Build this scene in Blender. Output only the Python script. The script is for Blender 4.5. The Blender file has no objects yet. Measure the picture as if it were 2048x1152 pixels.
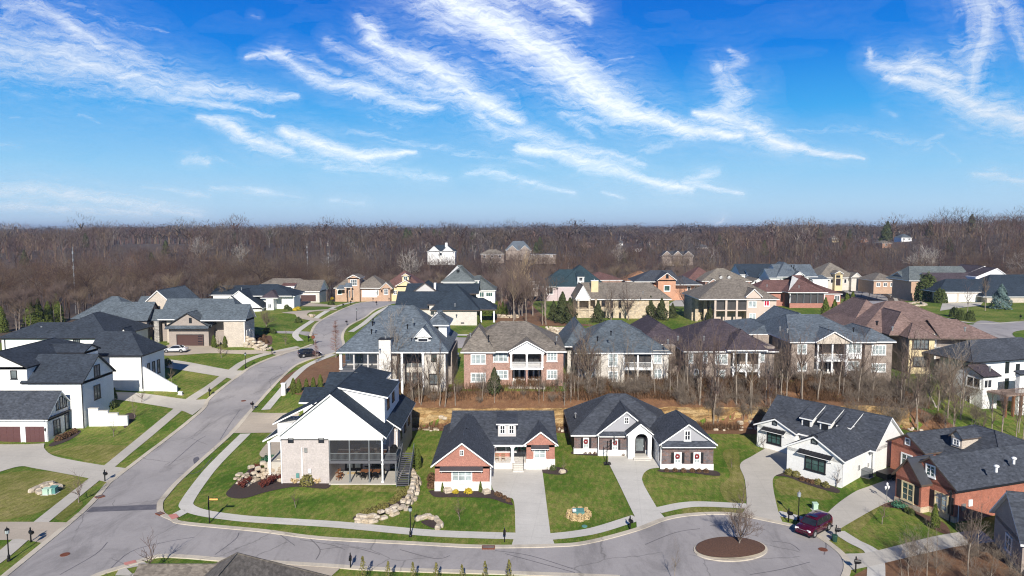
import bpy, bmesh, math, random
import numpy as np
from mathutils import Vector, Matrix, noise as mnoise
from mathutils.geometry import tessellate_polygon
random.seed(7); R = math.radians
sc = bpy.context.scene
col = sc.collection
CAMH = 31.0; PITCH = R(4.96); F = 1384.0
cam = bpy.data.cameras.new('camera'); camo = bpy.data.objects.new('camera', cam)
col.objects.link(camo); camo.location = (0, 0, CAMH); sc.cycles.filter_width = 1.15; camo.rotation_euler = (R(90) - PITCH, 0, 0)
cam.sensor_width = 36.0; cam.lens = 36.0 * F / 2048.0; cam.clip_start = 0.5; cam.clip_end = 30000
sc.camera = camo
sc.view_settings.view_transform = 'Standard'; sc.view_settings.look = 'None'
sc.view_settings.gamma = 1.0; sc.view_settings.exposure = 0.38
SUN_EL = R(30.5); SUN_AZ = 0.02      # sun stands behind the camera
sun = bpy.data.lights.new('sun', 'SUN'); suno = bpy.data.objects.new('sun', sun); col.objects.link(suno)
sun.energy = 5.0; sun.angle = R(0.5); sun.color = (1.0, 0.94, 0.84)
sd = Vector((math.sin(SUN_AZ) * math.cos(SUN_EL), -math.cos(SUN_AZ) * math.cos(SUN_EL), math.sin(SUN_EL)))
suno.rotation_euler = sd.to_track_quat('Z', 'Y').to_euler(); suno.location = sd * 200

def ray(px, py):
 a = (px - 1024) / F; b = (576 - py) / F
 return np.array([a, math.cos(PITCH) + b * math.sin(PITCH), -math.sin(PITCH) + b * math.cos(PITCH)])
CAM = np.array([0, 0, CAMH])

class NT:
 def __init__(s, nt): s.nt = nt; s.N = nt.nodes; s.L = nt.links
 def n(s, t, **k):
  o = s.N.new(t)
  for a, b in k.items(): setattr(o, a, b)
  return o
 def lk(s, a, b): s.L.new(a, b)
 def setin(s, node, i, v):
  if v is None: return
  if hasattr(v, 'is_output') or isinstance(v, bpy.types.NodeSocket): s.lk(v, node.inputs[i])
  else: node.inputs[i].default_value = v
 def m(s, op, a, b=None, c=None, clamp=False):
  o = s.n('ShaderNodeMath', operation=op); o.use_clamp = clamp
  s.setin(o, 0, a); s.setin(o, 1, b); s.setin(o, 2, c); return o.outputs[0]
 def vm(s, op, a, b=None, out=0):
  o = s.n('ShaderNodeVectorMath', operation=op); s.setin(o, 0, a); s.setin(o, 1, b); return o.outputs[out]
 def noise(s, vec, scale, detail=4, rough=.55, dist=0, out=0):
  o = s.n('ShaderNodeTexNoise'); s.setin(o, 'Vector', vec); o.inputs['Scale'].default_value = scale
  o.inputs['Detail'].default_value = detail; o.inputs['Roughness'].default_value = rough
  o.inputs['Distortion'].default_value = dist; return o.outputs[out]
 def map(s, vec, scale=(1, 1, 1), rot=(0, 0, 0)):
  o = s.n('ShaderNodeMapping'); s.lk(vec, o.inputs[0]); o.inputs['Scale'].default_value = scale
  o.inputs['Rotation'].default_value = rot; return o.outputs[0]
 def ramp(s, f, stops, interp='LINEAR'):
  o = s.n('ShaderNodeValToRGB'); s.lk(f, o.inputs[0]); cr = o.color_ramp; cr.interpolation = interp
  while len(cr.elements) < len(stops): cr.elements.new(0.5)
  for e, (p, c) in zip(cr.elements, stops):
   e.position = p; e.color = (c[0], c[1], c[2], 1) if hasattr(c, '__len__') else (c, c, c, 1)
  return o.outputs[0]
 def mix(s, f, a, b, blend='MIX'):
  o = s.n('ShaderNodeMix', data_type='RGBA', blend_type=blend)
  s.setin(o, 0, f); s.setin(o, 6, rgba(a)); s.setin(o, 7, rgba(b)); return o.outputs[2]
def rgba(c):
 return (c[0], c[1], c[2], 1) if isinstance(c, (tuple, list)) and len(c) == 3 else c

w = bpy.data.worlds.new('World'); sc.world = w; w.use_nodes = True; w.node_tree.nodes.clear()
T = NT(w.node_tree)
tc = T.n('ShaderNodeTexCoord'); sep = T.n('ShaderNodeSeparateXYZ'); T.lk(tc.outputs['Generated'], sep.inputs[0])
sky = T.n('ShaderNodeTexSky', sky_type='NISHITA'); sky.sun_disc = False
sky.sun_elevation = SUN_EL; sky.sun_rotation = R(180) - SUN_AZ; sky.altitude = 200; sky.ozone_density = 2.5; sky.dust_density = .6
skyc = T.vm('SCALE', sky.outputs[0]); skyc.node.inputs['Scale'].default_value = 0.10
elev = T.m('DIVIDE', T.m('ARCSINE', sep.outputs[2]), R(90), clamp=True)
grad = T.ramp(elev, [(0.0, (.46, .63, .84)), (.02, (.44, .68, .90)), (.05, (.28, .60, .90)), (.10, (.05, .39, .86)),
                     (.15, (.0, .215, .76)), (.2, (.0, .145, .66)), (.32, (.006, .06, .24)), (1, (.02, .05, .13))])
skyc = T.mix(.97, skyc, grad)
def uv(px, py):
 d = ray(px, py); return (d[0] / d[1], d[2] / d[1], 0)
STREAKS = [
 (1.0, [(820,-40,60),(900,5,75),(1000,50,70),(1090,105,62),(1160,160,56),(1230,205,46),(1300,238,34),(1370,255,26),(1480,268,16)]),
 (.6, [(1300,240,20),(1400,262,24),(1450,268,18)]), (.75, [(1040,-30,40),(1110,-5,46),(1155,18,34),(1176,40,12)]),
 (.8, [(712,28,14),(745,55,30),(765,85,26)]), (.85, [(740,75,20),(790,110,34),(850,130,48),(900,165,50),(950,200,42),(1040,238,22)]),
 (.8, [(500,116,8),(560,112,18),(600,135,18),(670,165,22),(740,180,26),(820,210,30),(870,222,16)]), (.5, [(555,100,10),(620,118,14),(680,140,12)]),
 (.6, [(655,85,14),(720,115,24),(800,150,30),(860,180,26)]), (.6, [(760,140,26),(840,180,30),(960,215,26)]), (.4, [(940,120,8),(1010,145,12),(1080,180,10)]),
 (.72, [(-30,85,80),(120,105,80),(250,145,60),(380,180,42),(480,190,24),(600,192,8)]), (.6, [(-20,120,30),(120,140,26),(250,160,22),(400,178,22),(520,196,12)]), (.7, [(10,15,16),(60,5,22),(100,30,30),(160,70,36),(230,105,34),(320,130,24)]),
 (.5, [(-10,55,18),(40,10,16),(60,-20,10)]), (.65, [(230,110,16),(300,160,28),(360,200,22),(430,215,16),(540,232,6)]), (.4, [(130,165,14),(160,180,10),(158,150,8)]), (.3, [(120,0,30),(220,40,24),(290,55,8),(345,62,4)]),
 (.85, [(405,238,6),(450,250,18),(480,270,20),(530,290,22),(580,300,14)]), (.9, [(560,262,18),(610,275,28),(660,300,28),(720,315,20),(790,312,12),(836,302,5)]), (.5, [(500,298,5),(600,320,10),(700,330,12),(800,345,12),(895,355,8)]), (.5, [(650,335,14),(700,340,14),(760,345,8)]), (.5, [(790,345,6),(850,352,12),(895,360,6)]),
 (.32, [(700,265,10),(780,278,14),(900,300,14),(1000,315,12),(1090,335,8)]), (.35, [(745,235,8),(800,258,8)]), (.55, [(930,345,6),(970,340,14),(1010,352,16),(1060,368,10),(1150,388,5)]),
 (.65, [(960,235,28),(1000,260,26),(1070,270,30),(1120,290,24)]), (.85, [(1040,300,14),(1120,308,22),(1180,325,26),(1240,340,20),(1300,362,16),(1345,372,14),(1385,378,12)]), (.6, [(1080,280,12),(1150,300,20),(1220,312,20),(1290,330,10)]), (.6, [(1365,372,12),(1410,352,16),(1440,345,10)]), (.65, [(1385,365,14),(1430,380,10),(1490,389,4)]),
 (.5, [(1130,220,18),(1170,222,28),(1200,235,18)]), (.5, [(1150,240,16),(1180,262,14)]), (.35, [(1010,170,10),(1040,200,18),(1050,225,12)]), (.35, [(1290,300,16),(1340,290,20),(1375,270,12)]), (.3, [(1240,265,8),(1300,275,10)]),
 (.55, [(1460,98,6),(1480,120,16),(1455,140,22)]), (.7, [(1440,130,18),(1455,165,30),(1480,190,34),(1460,215,34)]), (.9, [(1395,222,10),(1430,225,26),(1480,245,36),(1530,272,26),(1580,295,18),(1650,312,10),(1730,322,4)]), (.3, [(1385,218,5),(1420,232,12)]),
 (.3, [(1570,262,8),(1680,262,12),(1750,268,16),(1810,285,18),(1850,288,14),(1890,272,8)]), (.25, [(1880,290,10),(1925,320,8)]), (.4, [(1760,215,8),(1790,228,8)]),
 (.8, [(1734,100,6),(1745,120,18),(1790,140,26),(1830,122,28),(1870,140,28),(1910,160,30)]), (.9, [(1770,150,14),(1840,165,26),(1900,185,34),(1950,205,38),(2000,225,36),(2080,255,30)]), (.75, [(1950,-40,52),(1975,20,52),(1965,80,44),(1935,120,42),(1945,180,44)]), (.5, [(1905,80,14),(1930,100,14)]), (.55, [(1990,-10,28),(2030,20,30),(2045,80,28),(2060,120,18)]),
 (.3, [(1900,240,10),(1960,260,12),(2060,290,14)]), (.55, [(1955,350,8),(1990,350,16),(2030,358,14),(2060,362,10)]),
 (.6, [(-20,375,26),(80,380,26),(160,395,24),(280,412,20),(400,430,12)]), (.55, [(-20,410,18),(140,415,18),(300,428,10)]), (.4, [(120,388,8),(260,392,8),(330,405,6)]), (.4, [(285,374,6),(370,384,8),(420,390,5)]), (.45, [(420,374,6),(500,380,10),(600,396,6)]), (.35, [(660,402,6),(725,408,8)]),
 (.65, [(365,325,8),(395,318,14),(410,326,10)]), (.25, [(350,300,10),(480,335,8)]), (.5, [(1205,384,4),(1250,396,5)]), (.25, [(20,240,10),(60,238,8)]), (.3, [(0,285,8),(45,290,6)]), (.35, [(505,28,4),(525,34,4)]), (.35, [(1220,123,3),(1265,119,3)]), (.3, [(150,237,5),(190,250,4)]), (.25, [(1225,170,6),(1310,188,5)]),
 (.7, [(1432,450,6),(1440,446,5),(1448,438,5)])]
bg = T.n('ShaderNodeBackground'); T.lk(skyc, bg.inputs[0]); bg.inputs[1].default_value = .80
T.lk(bg.outputs[0], T.n('ShaderNodeOutputWorld').inputs[0])

def plane_pt(px, py, z):
 d = ray(px, py); t = (z - CAMH) / d[2]; return CAM + d * t
COMMON = [(0,1152,0),(300,1152,0),(700,1152,0),(1024,1152,0),(1400,1152,0),(1800,1152,.2),(60,1040,0),(250,1000,0),(420,1040,0),(700,1060,0),
 (1000,1090,0),(1300,1080,0),(1650,1040,0),(60,960,.1),(60,888,.2),(-150,930,.5),(230,960,0),(350,960,0),(330,890,.4),(440,880,.4),(190,870,.7),
 (400,820,1.2),(500,820,1.2),(270,830,1.6),(470,760,2.4),(330,770,3.0),(250,760,3.6),(160,800,3.0),(560,735,3.0),(480,730,3.4),(410,720,4.4),(350,705,5.0),(385,692,5.4),
 (330,690,5.6),(100,740,4.6),(0,740,5),(560,710,4.2),(620,712,4.0),(660,690,4.8),(700,660,5.8),(700,640,6.3),(500,690,5.4),(480,660,6.5),(560,650,6.4),(620,620,7.2),(760,610,7.4),(820,603,7.5)]
UPPER = [(700,770,4.2),(780,782,4.6),(900,780,5),(1030,772,5.5),(1240,772,5.5),(1430,764,5.5),(1680,758,5.4),(1840,748,5.0),
 (910,655,7),(1120,665,7.2),(1300,660,7.3),(1590,660,7.2),(1130,640,7.6),(1500,645,7.6),(1650,650,7.6),(890,640,7.5),(980,600,7.5),(1300,600,7.5),(1640,610,7.5),(1730,600,7.4),(1890,610,7.4),
 (2000,650,7.2),(2048,700,6.5),(1980,600,7.8),(600,590,7.6),(1850,800,2.6),(1900,822,1.6),(1960,845,.9),(2048,860,.3),(2100,830,.8),(1780,790,4.0),(1700,560,8),(1200,560,7.8),(500,600,7.2),(200,600,4.5),(0,600,3.0)]
LOWER = [(620,860,.6),(580,900,.4),(700,965,.1),(850,860,.3),(1120,865,.3),(1500,865,.4),(1700,900,.4),(1900,1000,.4),(1300,930,.3),(1000,940,.2),(1650,870,.5),(1850,870,.6),(2048,900,.4),(2100,1000,.2),(1550,980,.1)]
def ctl(lst): return np.array([[*plane_pt(px, py, z)[:2], z] for px, py, z in lst])
CU = np.vstack([ctl(COMMON), ctl(UPPER)]); CL = np.vstack([ctl(COMMON), ctl(LOWER)])
def shep(X, Y, C):
 num = np.zeros_like(X); den = np.zeros_like(X)
 for cx, cy, cz in C:
  ww = 1.0 / ((X - cx) ** 2 + (Y - cy) ** 2 + 30.0) ** 2; num += ww * cz; den += ww
 return num / den
BLX = np.array([-60,-36,-24,-15.6,-9, 0, 7.6, 20, 36, 46, 56, 66, 80, 200.0]); BLY = np.array([104,104,105,104.5,104,104,104,104.5,104,104.5,105,100,96,92.0])
def smooth(t): t = np.clip(t, 0, 1); return t * t * (3 - 2 * t)
def vnoise(X, Y, s, seed=0):
 x = X / s + seed * 17.3; y = Y / s - seed * 9.1
 xi = np.floor(x); yi = np.floor(y); fx = smooth(x - xi); fy = smooth(y - yi)
 def h(a, b): v = np.sin(a * 127.1 + b * 311.7) * 43758.5453; return v - np.floor(v)
 return (h(xi, yi) * (1 - fx) + h(xi + 1, yi) * fx) * (1 - fy) + (h(xi, yi + 1) * (1 - fx) + h(xi + 1, yi + 1) * fx) * fy
def zterr(X, Y):
 X = np.asarray(X, float); Y = np.asarray(Y, float)
 zu = shep(X, Y, CU); zl = shep(X, Y, CL)
 yc = np.interp(X, BLX, BLY) + 1.2 * (vnoise(X, Y * 0, 5.0, 3) - .5)
 d = Y - yc
 rockx = smooth((X + 26) / 6) * (1 - smooth((X - 58) / 10))
 s_rock = 0.5 * smooth(d / 1.6) * rockx + (1 - .5 * rockx) * smooth((d - .4) / 5.2)
 s = np.where(X < -70, 1, s_rock)
 z = zl * (1 - s) + zu * s
 far = smooth((Y - 215) / 60.0)
 ridge = 4.5 + 6 * smooth((Y - 290) / 330) + 3.5 * smooth((Y - 700) / 900) + 8 * (vnoise(X, Y, 130, 1) - .5) + 14 * (vnoise(X, Y, 330, 2) - .4) * smooth((Y - 330) / 250)
 ridge = ridge + 15 * smooth((X - 120 - .16 * Y) / 170) * smooth((Y - 190) / 130) * (1 - .75 * smooth((Y - 480) / 450))
 ridge = ridge - 6 * smooth((-X - .55 * Y) / 120)
 dipx = 1 - smooth((X + 20) / 60)
 ridge = ridge - 4 * dipx * smooth((Y - 200) / 40) * (1 - smooth((Y - 330) / 120))
 return z * (1 - far) + ridge * far
GX0, GX1, GY0, GY1 = -230, 330, 30, 420
_gx = np.arange(GX0, GX1 + 1, 1.0); _gy = np.arange(GY0, GY1 + 1, 1.0)
ZG = zterr(*np.meshgrid(_gx, _gy))
def zt(x, y):
 if not (GX0 <= x < GX1 and GY0 <= y < GY1): return float(zterr(np.array([x]), np.array([y]))[0])
 i = x - GX0; j = y - GY0; a = int(i); b = int(j); fx = i - a; fy = j - b
 return float((ZG[b, a] * (1 - fx) + ZG[b, a + 1] * fx) * (1 - fy) + (ZG[b + 1, a] * (1 - fx) + ZG[b + 1, a + 1] * fx) * fy)
def at(px, py):
 """point of the ground seen at this spot of the survey photo"""
 d = ray(px, py); lo = 38.0; t = lo
 while t < 900:
  p = CAM + d * t
  if p[2] < zt(p[0], p[1]): break
  lo = t; t += 1.0
 hi = t
 for _ in range(14):
  m = (lo + hi) / 2; p = CAM + d * m
  if p[2] < zt(p[0], p[1]): hi = m
  else: lo = m
 p = CAM + d * hi
 return Vector((p[0], p[1], zt(p[0], p[1])))
def newmat(name):
 m = bpy.data.materials.new(name); m.use_nodes = True; t = NT(m.node_tree)
 b = [n for n in t.N if n.type == 'BSDF_PRINCIPLED'][0]; return m, t, b
def vary(t, colr, vec, s1, amt, s2=None, stretch=(1, 1, 1)):
 n1 = t.noise(t.map(vec, stretch), s1, 5, .6)
 lo = tuple(c * (1 - amt) for c in colr); hi = tuple(min(1, c * (1 + amt)) for c in colr)
 c = t.ramp(n1, [(.3, lo), (.7, hi)])
 if s2:
  n2 = t.noise(vec, s2, 3, .6); v = t.ramp(n2, [(.3, 1 - amt * .8), (.7, 1.0)]); c = t.mix(1.0, c, v, 'MULTIPLY')
 return c
def plain(name, c, rough=.7, amt=.08, s=1.5, s2=None, metal=0, spec=.3):
 m, t, b = newmat(name); tcn = t.n('ShaderNodeTexCoord')
 t.lk(vary(t, c, tcn.outputs['Object'], s, amt, s2), b.inputs['Base Color']); b.inputs['Roughness'].default_value = rough
 b.inputs['Metallic'].default_value = metal; b.inputs['Specular IOR Level'].default_value = spec; return m
def shingle(name, c, amt=.3):
 m, t, b = newmat(name); tcn = t.n('ShaderNodeTexCoord'); v = tcn.outputs['Object']
 base = vary(t, c, v, 2.2, amt, .35, (1, 1, 3))
 tabs = t.n('ShaderNodeTexVoronoi'); t.lk(t.map(v, (3.0, 3.0, 8.0)), tabs.inputs['Vector']); tabs.inputs['Scale'].default_value = 1.0
 bw = t.n('ShaderNodeSeparateColor'); t.lk(tabs.outputs['Color'], bw.inputs[0])
 f = t.ramp(bw.outputs[0], [(0, .72), (1, 1.3)]); base = t.mix(.8, base, f, 'MULTIPLY')
 sepz = t.n('ShaderNodeSeparateXYZ'); t.lk(v, sepz.inputs[0])
 row = t.m('FRACT', t.m('MULTIPLY', sepz.outputs[2], 6.5)); rf = t.ramp(row, [(0, .78), (.2, 1), (1, 1.04)]); base = t.mix(.6, base, rf, 'MULTIPLY')
 t.lk(base, b.inputs['Base Color']); b.inputs['Roughness'].default_value = .92; b.inputs['Specular IOR Level'].default_value = .2
 return m
def brick(name, c1, c2, mortar, bw=.24, rh=.085, ms=.012, patch=.14, rough=.85):
 m, t, b = newmat(name); tcn = t.n('ShaderNodeTexCoord'); v = tcn.outputs['Object']
 s = t.n('ShaderNodeSeparateXYZ'); t.lk(v, s.inputs[0]); cb = t.n('ShaderNodeCombineXYZ')
 t.lk(t.m('ADD', s.outputs[0], s.outputs[1]), cb.inputs[0]); t.lk(s.outputs[2], cb.inputs[1])
 br = t.n('ShaderNodeTexBrick'); t.lk(cb.outputs[0], br.inputs['Vector']); br.inputs['Scale'].default_value = 1
 br.inputs['Brick Width'].default_value = bw; br.inputs['Row Height'].default_value = rh; br.inputs['Mortar Size'].default_value = ms
 br.inputs['Color1'].default_value = rgba(c1); br.inputs['Color2'].default_value = rgba(c2); br.inputs['Mortar'].default_value = rgba(mortar)
 n = t.ramp(t.noise(v, .8, 5, .65), [(.3, 1 - patch), (.7, 1 + patch)]); n2 = t.ramp(t.noise(v, 5, 3, .6), [(.35, 1 - patch), (.65, 1 + patch)])
 c = t.mix(1, t.mix(1, br.outputs[0], n, 'MULTIPLY'), n2, 'MULTIPLY')
 t.lk(c, b.inputs['Base Color']); b.inputs['Roughness'].default_value = rough
 bp = t.n('ShaderNodeBump'); bp.inputs['Strength'].default_value = .3; bp.inputs['Distance'].default_value = .02; t.lk(br.outputs[1], bp.inputs['Height']); bp.invert = True
 t.lk(bp.outputs[0], b.inputs['Normal']); return m
def stone(name, c1, c2, c3, scale=1.6, dark=.35):
 m, t, b = newmat(name); v = t.n('ShaderNodeTexCoord').outputs['Object']; v = t.map(v, (1, 1, 1.7))
 vo = t.n('ShaderNodeTexVoronoi'); t.lk(v, vo.inputs['Vector']); vo.inputs['Scale'].default_value = scale
 sp = t.n('ShaderNodeSeparateColor'); t.lk(vo.outputs['Color'], sp.inputs[0])
 c = t.ramp(sp.outputs[0], [(.1, c1), (.5, c2), (.9, c3)])
 ve = t.n('ShaderNodeTexVoronoi', feature='DISTANCE_TO_EDGE'); t.lk(v, ve.inputs['Vector']); ve.inputs['Scale'].default_value = scale
 e = t.ramp(ve.outputs[0], [(0, 1 - dark), (.06, 1.0)]); c = t.mix(1, c, e, 'MULTIPLY')
 c = t.mix(1, c, t.ramp(t.noise(v, 3, 4), [(.3, .88), (.7, 1.08)]), 'MULTIPLY')
 t.lk(c, b.inputs['Base Color']); b.inputs['Roughness'].default_value = .9; return m
def siding(name, c, step=.18, rough=.6, amt=.04, vert=False):
 m, t, b = newmat(name); v = t.n('ShaderNodeTexCoord').outputs['Object']; s = t.n('ShaderNodeSeparateXYZ'); t.lk(v, s.inputs[0])
 ax = s.outputs[2] if not vert else t.m('ADD', s.outputs[0], s.outputs[1])
 f = t.m('FRACT', t.m('MULTIPLY', ax, 1 / step)); l = t.ramp(f, [(0, .86), (.1, 1), (1, 1)])
 t.lk(t.mix(1, vary(t, c, v, .9, amt, 6), l, 'MULTIPLY'), b.inputs['Base Color']); b.inputs['Roughness'].default_value = rough; return m
def glass(name, c, rough=.08, amt=.3):
 m, t, b = newmat(name); v = t.n('ShaderNodeTexCoord').outputs['Object']
 t.lk(vary(t, c, v, .9, amt), b.inputs['Base Color']); b.inputs['Roughness'].default_value = rough; b.inputs['Specular IOR Level'].default_value = .6
 return m
M = {}
M['roof_black'] = shingle('charcoal shingles', (.040, .050, .068)); M['roof_blue'] = shingle('blue grey shingles', (.115, .14, .17))
M['roof_navy'] = shingle('dark blue grey shingles', (.030, .043, .062)); M['roof_slate'] = shingle('slate grey shingles', (.062, .07, .088))
M['roof_mid'] = shingle('weathered grey shingles', (.10, .122, .145))
M['roof_brown'] = shingle('brown grey shingles', (.185, .162, .14)); M['roof_purple'] = shingle('dark plum shingles', (.070, .056, .068))
M['roof_red'] = shingle('red brown shingles', (.15, .082, .075)); M['roof_pink'] = shingle('rosy brown shingles', (.205, .14, .125), .3)
M['roof_green'] = shingle('green grey shingles', (.13, .15, .155)); M['roof_teal'] = shingle('dark teal shingles', (.03, .055, .07)); M['roof_tan'] = shingle('tan shingles', (.21, .185, .155))
M['roof_orange'] = shingle('orange brown shingles', (.30, .16, .09))
M['white'] = siding('white lap siding', (.80, .80, .79)); M['whitebrick'] = brick('white painted brick', (.75, .75, .74), (.80, .80, .79), (.69, .69, .68), patch=.05)
M['trim'] = plain('white trim paint', (.80, .80, .80), .5, .03); M['darktrim'] = plain('black trim paint', (.018, .018, .022), .45, .1)
M['greytrim'] = plain('grey trim paint', (.14, .15, .16), .5, .08); M['browntrim'] = plain('brown trim paint', (.10, .075, .06), .6, .1)
M['red'] = brick('red brick', (.37, .12, .08), (.29, .085, .055), (.45, .30, .25)); M['deepred'] = brick('deep red brick', (.37, .11, .062), (.30, .08, .045), (.36, .2, .15))
M['orange'] = brick('orange brick', (.52, .24, .13), (.45, .19, .10), (.5, .36, .28))
M['tanorange'] = brick('tan orange brick', (.47, .29, .19), (.40, .235, .15), (.48, .38, .3)); M['rosebrick'] = brick('rose brown brick', (.36, .17, .12), (.27, .12, .085), (.42, .36, .32), patch=.2)
M['darkbrick'] = brick('mottled dark brick', (.17, .095, .08), (.11, .10, .11), (.16, .15, .15), .5, .17, patch=.25)
M['tanbrick'] = brick('tan mottled brick', (.52, .45, .37), (.42, .35, .29), (.55, .5, .44), patch=.12); M['taupe'] = brick('taupe brick', (.34, .285, .25), (.28, .235, .21), (.34, .3, .27), patch=.07)
M['brownbrick'] = brick('brown grey brick', (.30, .235, .195), (.22, .175, .15), (.36, .31, .27), patch=.15)
M['palebrick'] = brick('pale limed brick', (.58, .54, .49), (.50, .46, .42), (.6, .57, .52), patch=.1); M['limebrick'] = brick('lilac grey limed brick', (.47, .42, .40), (.42, .37, .36), (.5, .46, .44), patch=.1)
M['cream'] = plain('cream stucco', (.66, .54, .33), .85, .08, .8, 4); M['beige'] = plain('beige stucco', (.52, .43, .37), .85, .04, .8)
M['pinkstucco'] = plain('pinkish stucco', (.52, .43, .44), .85, .08, 2, 8); M['greysiding'] = siding('grey lap siding', (.34, .34, .37), .2); M['greyboard'] = siding('pale grey shakes', (.52, .50, .49), .2)
M['whitestone'] = stone('white limestone', (.72, .69, .64), (.80, .77, .73), (.66, .62, .58), 2.2, .2)
M['tanstone'] = stone('tan ledge stone', (.48, .38, .26), (.60, .50, .37), (.40, .33, .25), 2.0, .3); M['darkstone'] = stone('grey stone', (.30, .28, .26), (.42, .40, .37), (.2, .19, .18), 2.2, .4)
M['boulder'] = stone('pale boulder', (.44, .36, .26), (.58, .51, .42), (.36, .29, .21), 1.3, .4)
M['rock'] = None
M['glassdark'] = glass('dark glass', (.018, .022, .03)); M['glassblind'] = glass('glass before white blinds', (.34, .39, .40), .2, .45); M['glassgreen'] = glass('greenish glass', (.04, .085, .08), .1, .6)
M['glassgrey'] = glass('grey glass', (.13, .15, .16), .1, .5); M['glassred'] = glass('glass before red curtains', (.45, .01, .04), .3, .1); M['glassblue'] = glass('glass before blue curtains', (.01, .12, .28), .3, .1)
M['void'] = plain('dark interior', (.02, .018, .018), .9, .2)
M['gdoor'] = siding('dark brown garage panels', (.075, .035, .03), .53, .5, .08); M['gdoorw'] = siding('white garage panels', (.78, .77, .75), .53, .5); M['garagewood'] = siding('plum garage panels', (.105, .045, .045), .53, .5)
M['wood'] = plain('brown wood', (.20, .085, .04), .6, .2, 3); M['greywood'] = plain('weathered wood', (.25, .18, .15), .8, .2, 3)
M['deck'] = siding('grey deck boards', (.10, .10, .115), .14, .6); M['blackmetal'] = plain('black metal', (.012, .012, .014), .4, .1, metal=.3)
M['metal'] = plain('standing seam metal', (.10, .105, .12), .35, .1, metal=.5); M['steel'] = plain('galvanised metal', (.5, .5, .5), .35, .1, metal=.7)
M['door'] = plain('dark door', (.04, .03, .03), .4, .1); M['wreath'] = plain('red and green wreath', (.22, .015, .02), .8, .6, 20); M['wreathgreen'] = plain('green wreath', (.02, .13, .08), .8, .5, 20)
M['screen'] = plain('insect screen', (.055, .053, .055), .8, .15, 1.2)
M['cushion'] = plain('beige cushion', (.52, .44, .36), .9, .1); M['wicker'] = plain('brown wicker', (.22, .14, .08), .9, .2, 8)
M['teal'] = plain('green utility box paint', (.10, .25, .23), .6, .1); M['palebox'] = plain('pale green utility box paint', (.40, .55, .45), .6, .1); M['binc'] = plain('dark green bin plastic', (.02, .06, .045), .5, .1)
M['iron'] = plain('rusty iron', (.16, .055, .03), .8, .3, 6); M['pinkpad'] = plain('red tactile paving', (.52, .22, .19), .8, .1, 4)
M['concrete'] = None

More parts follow.
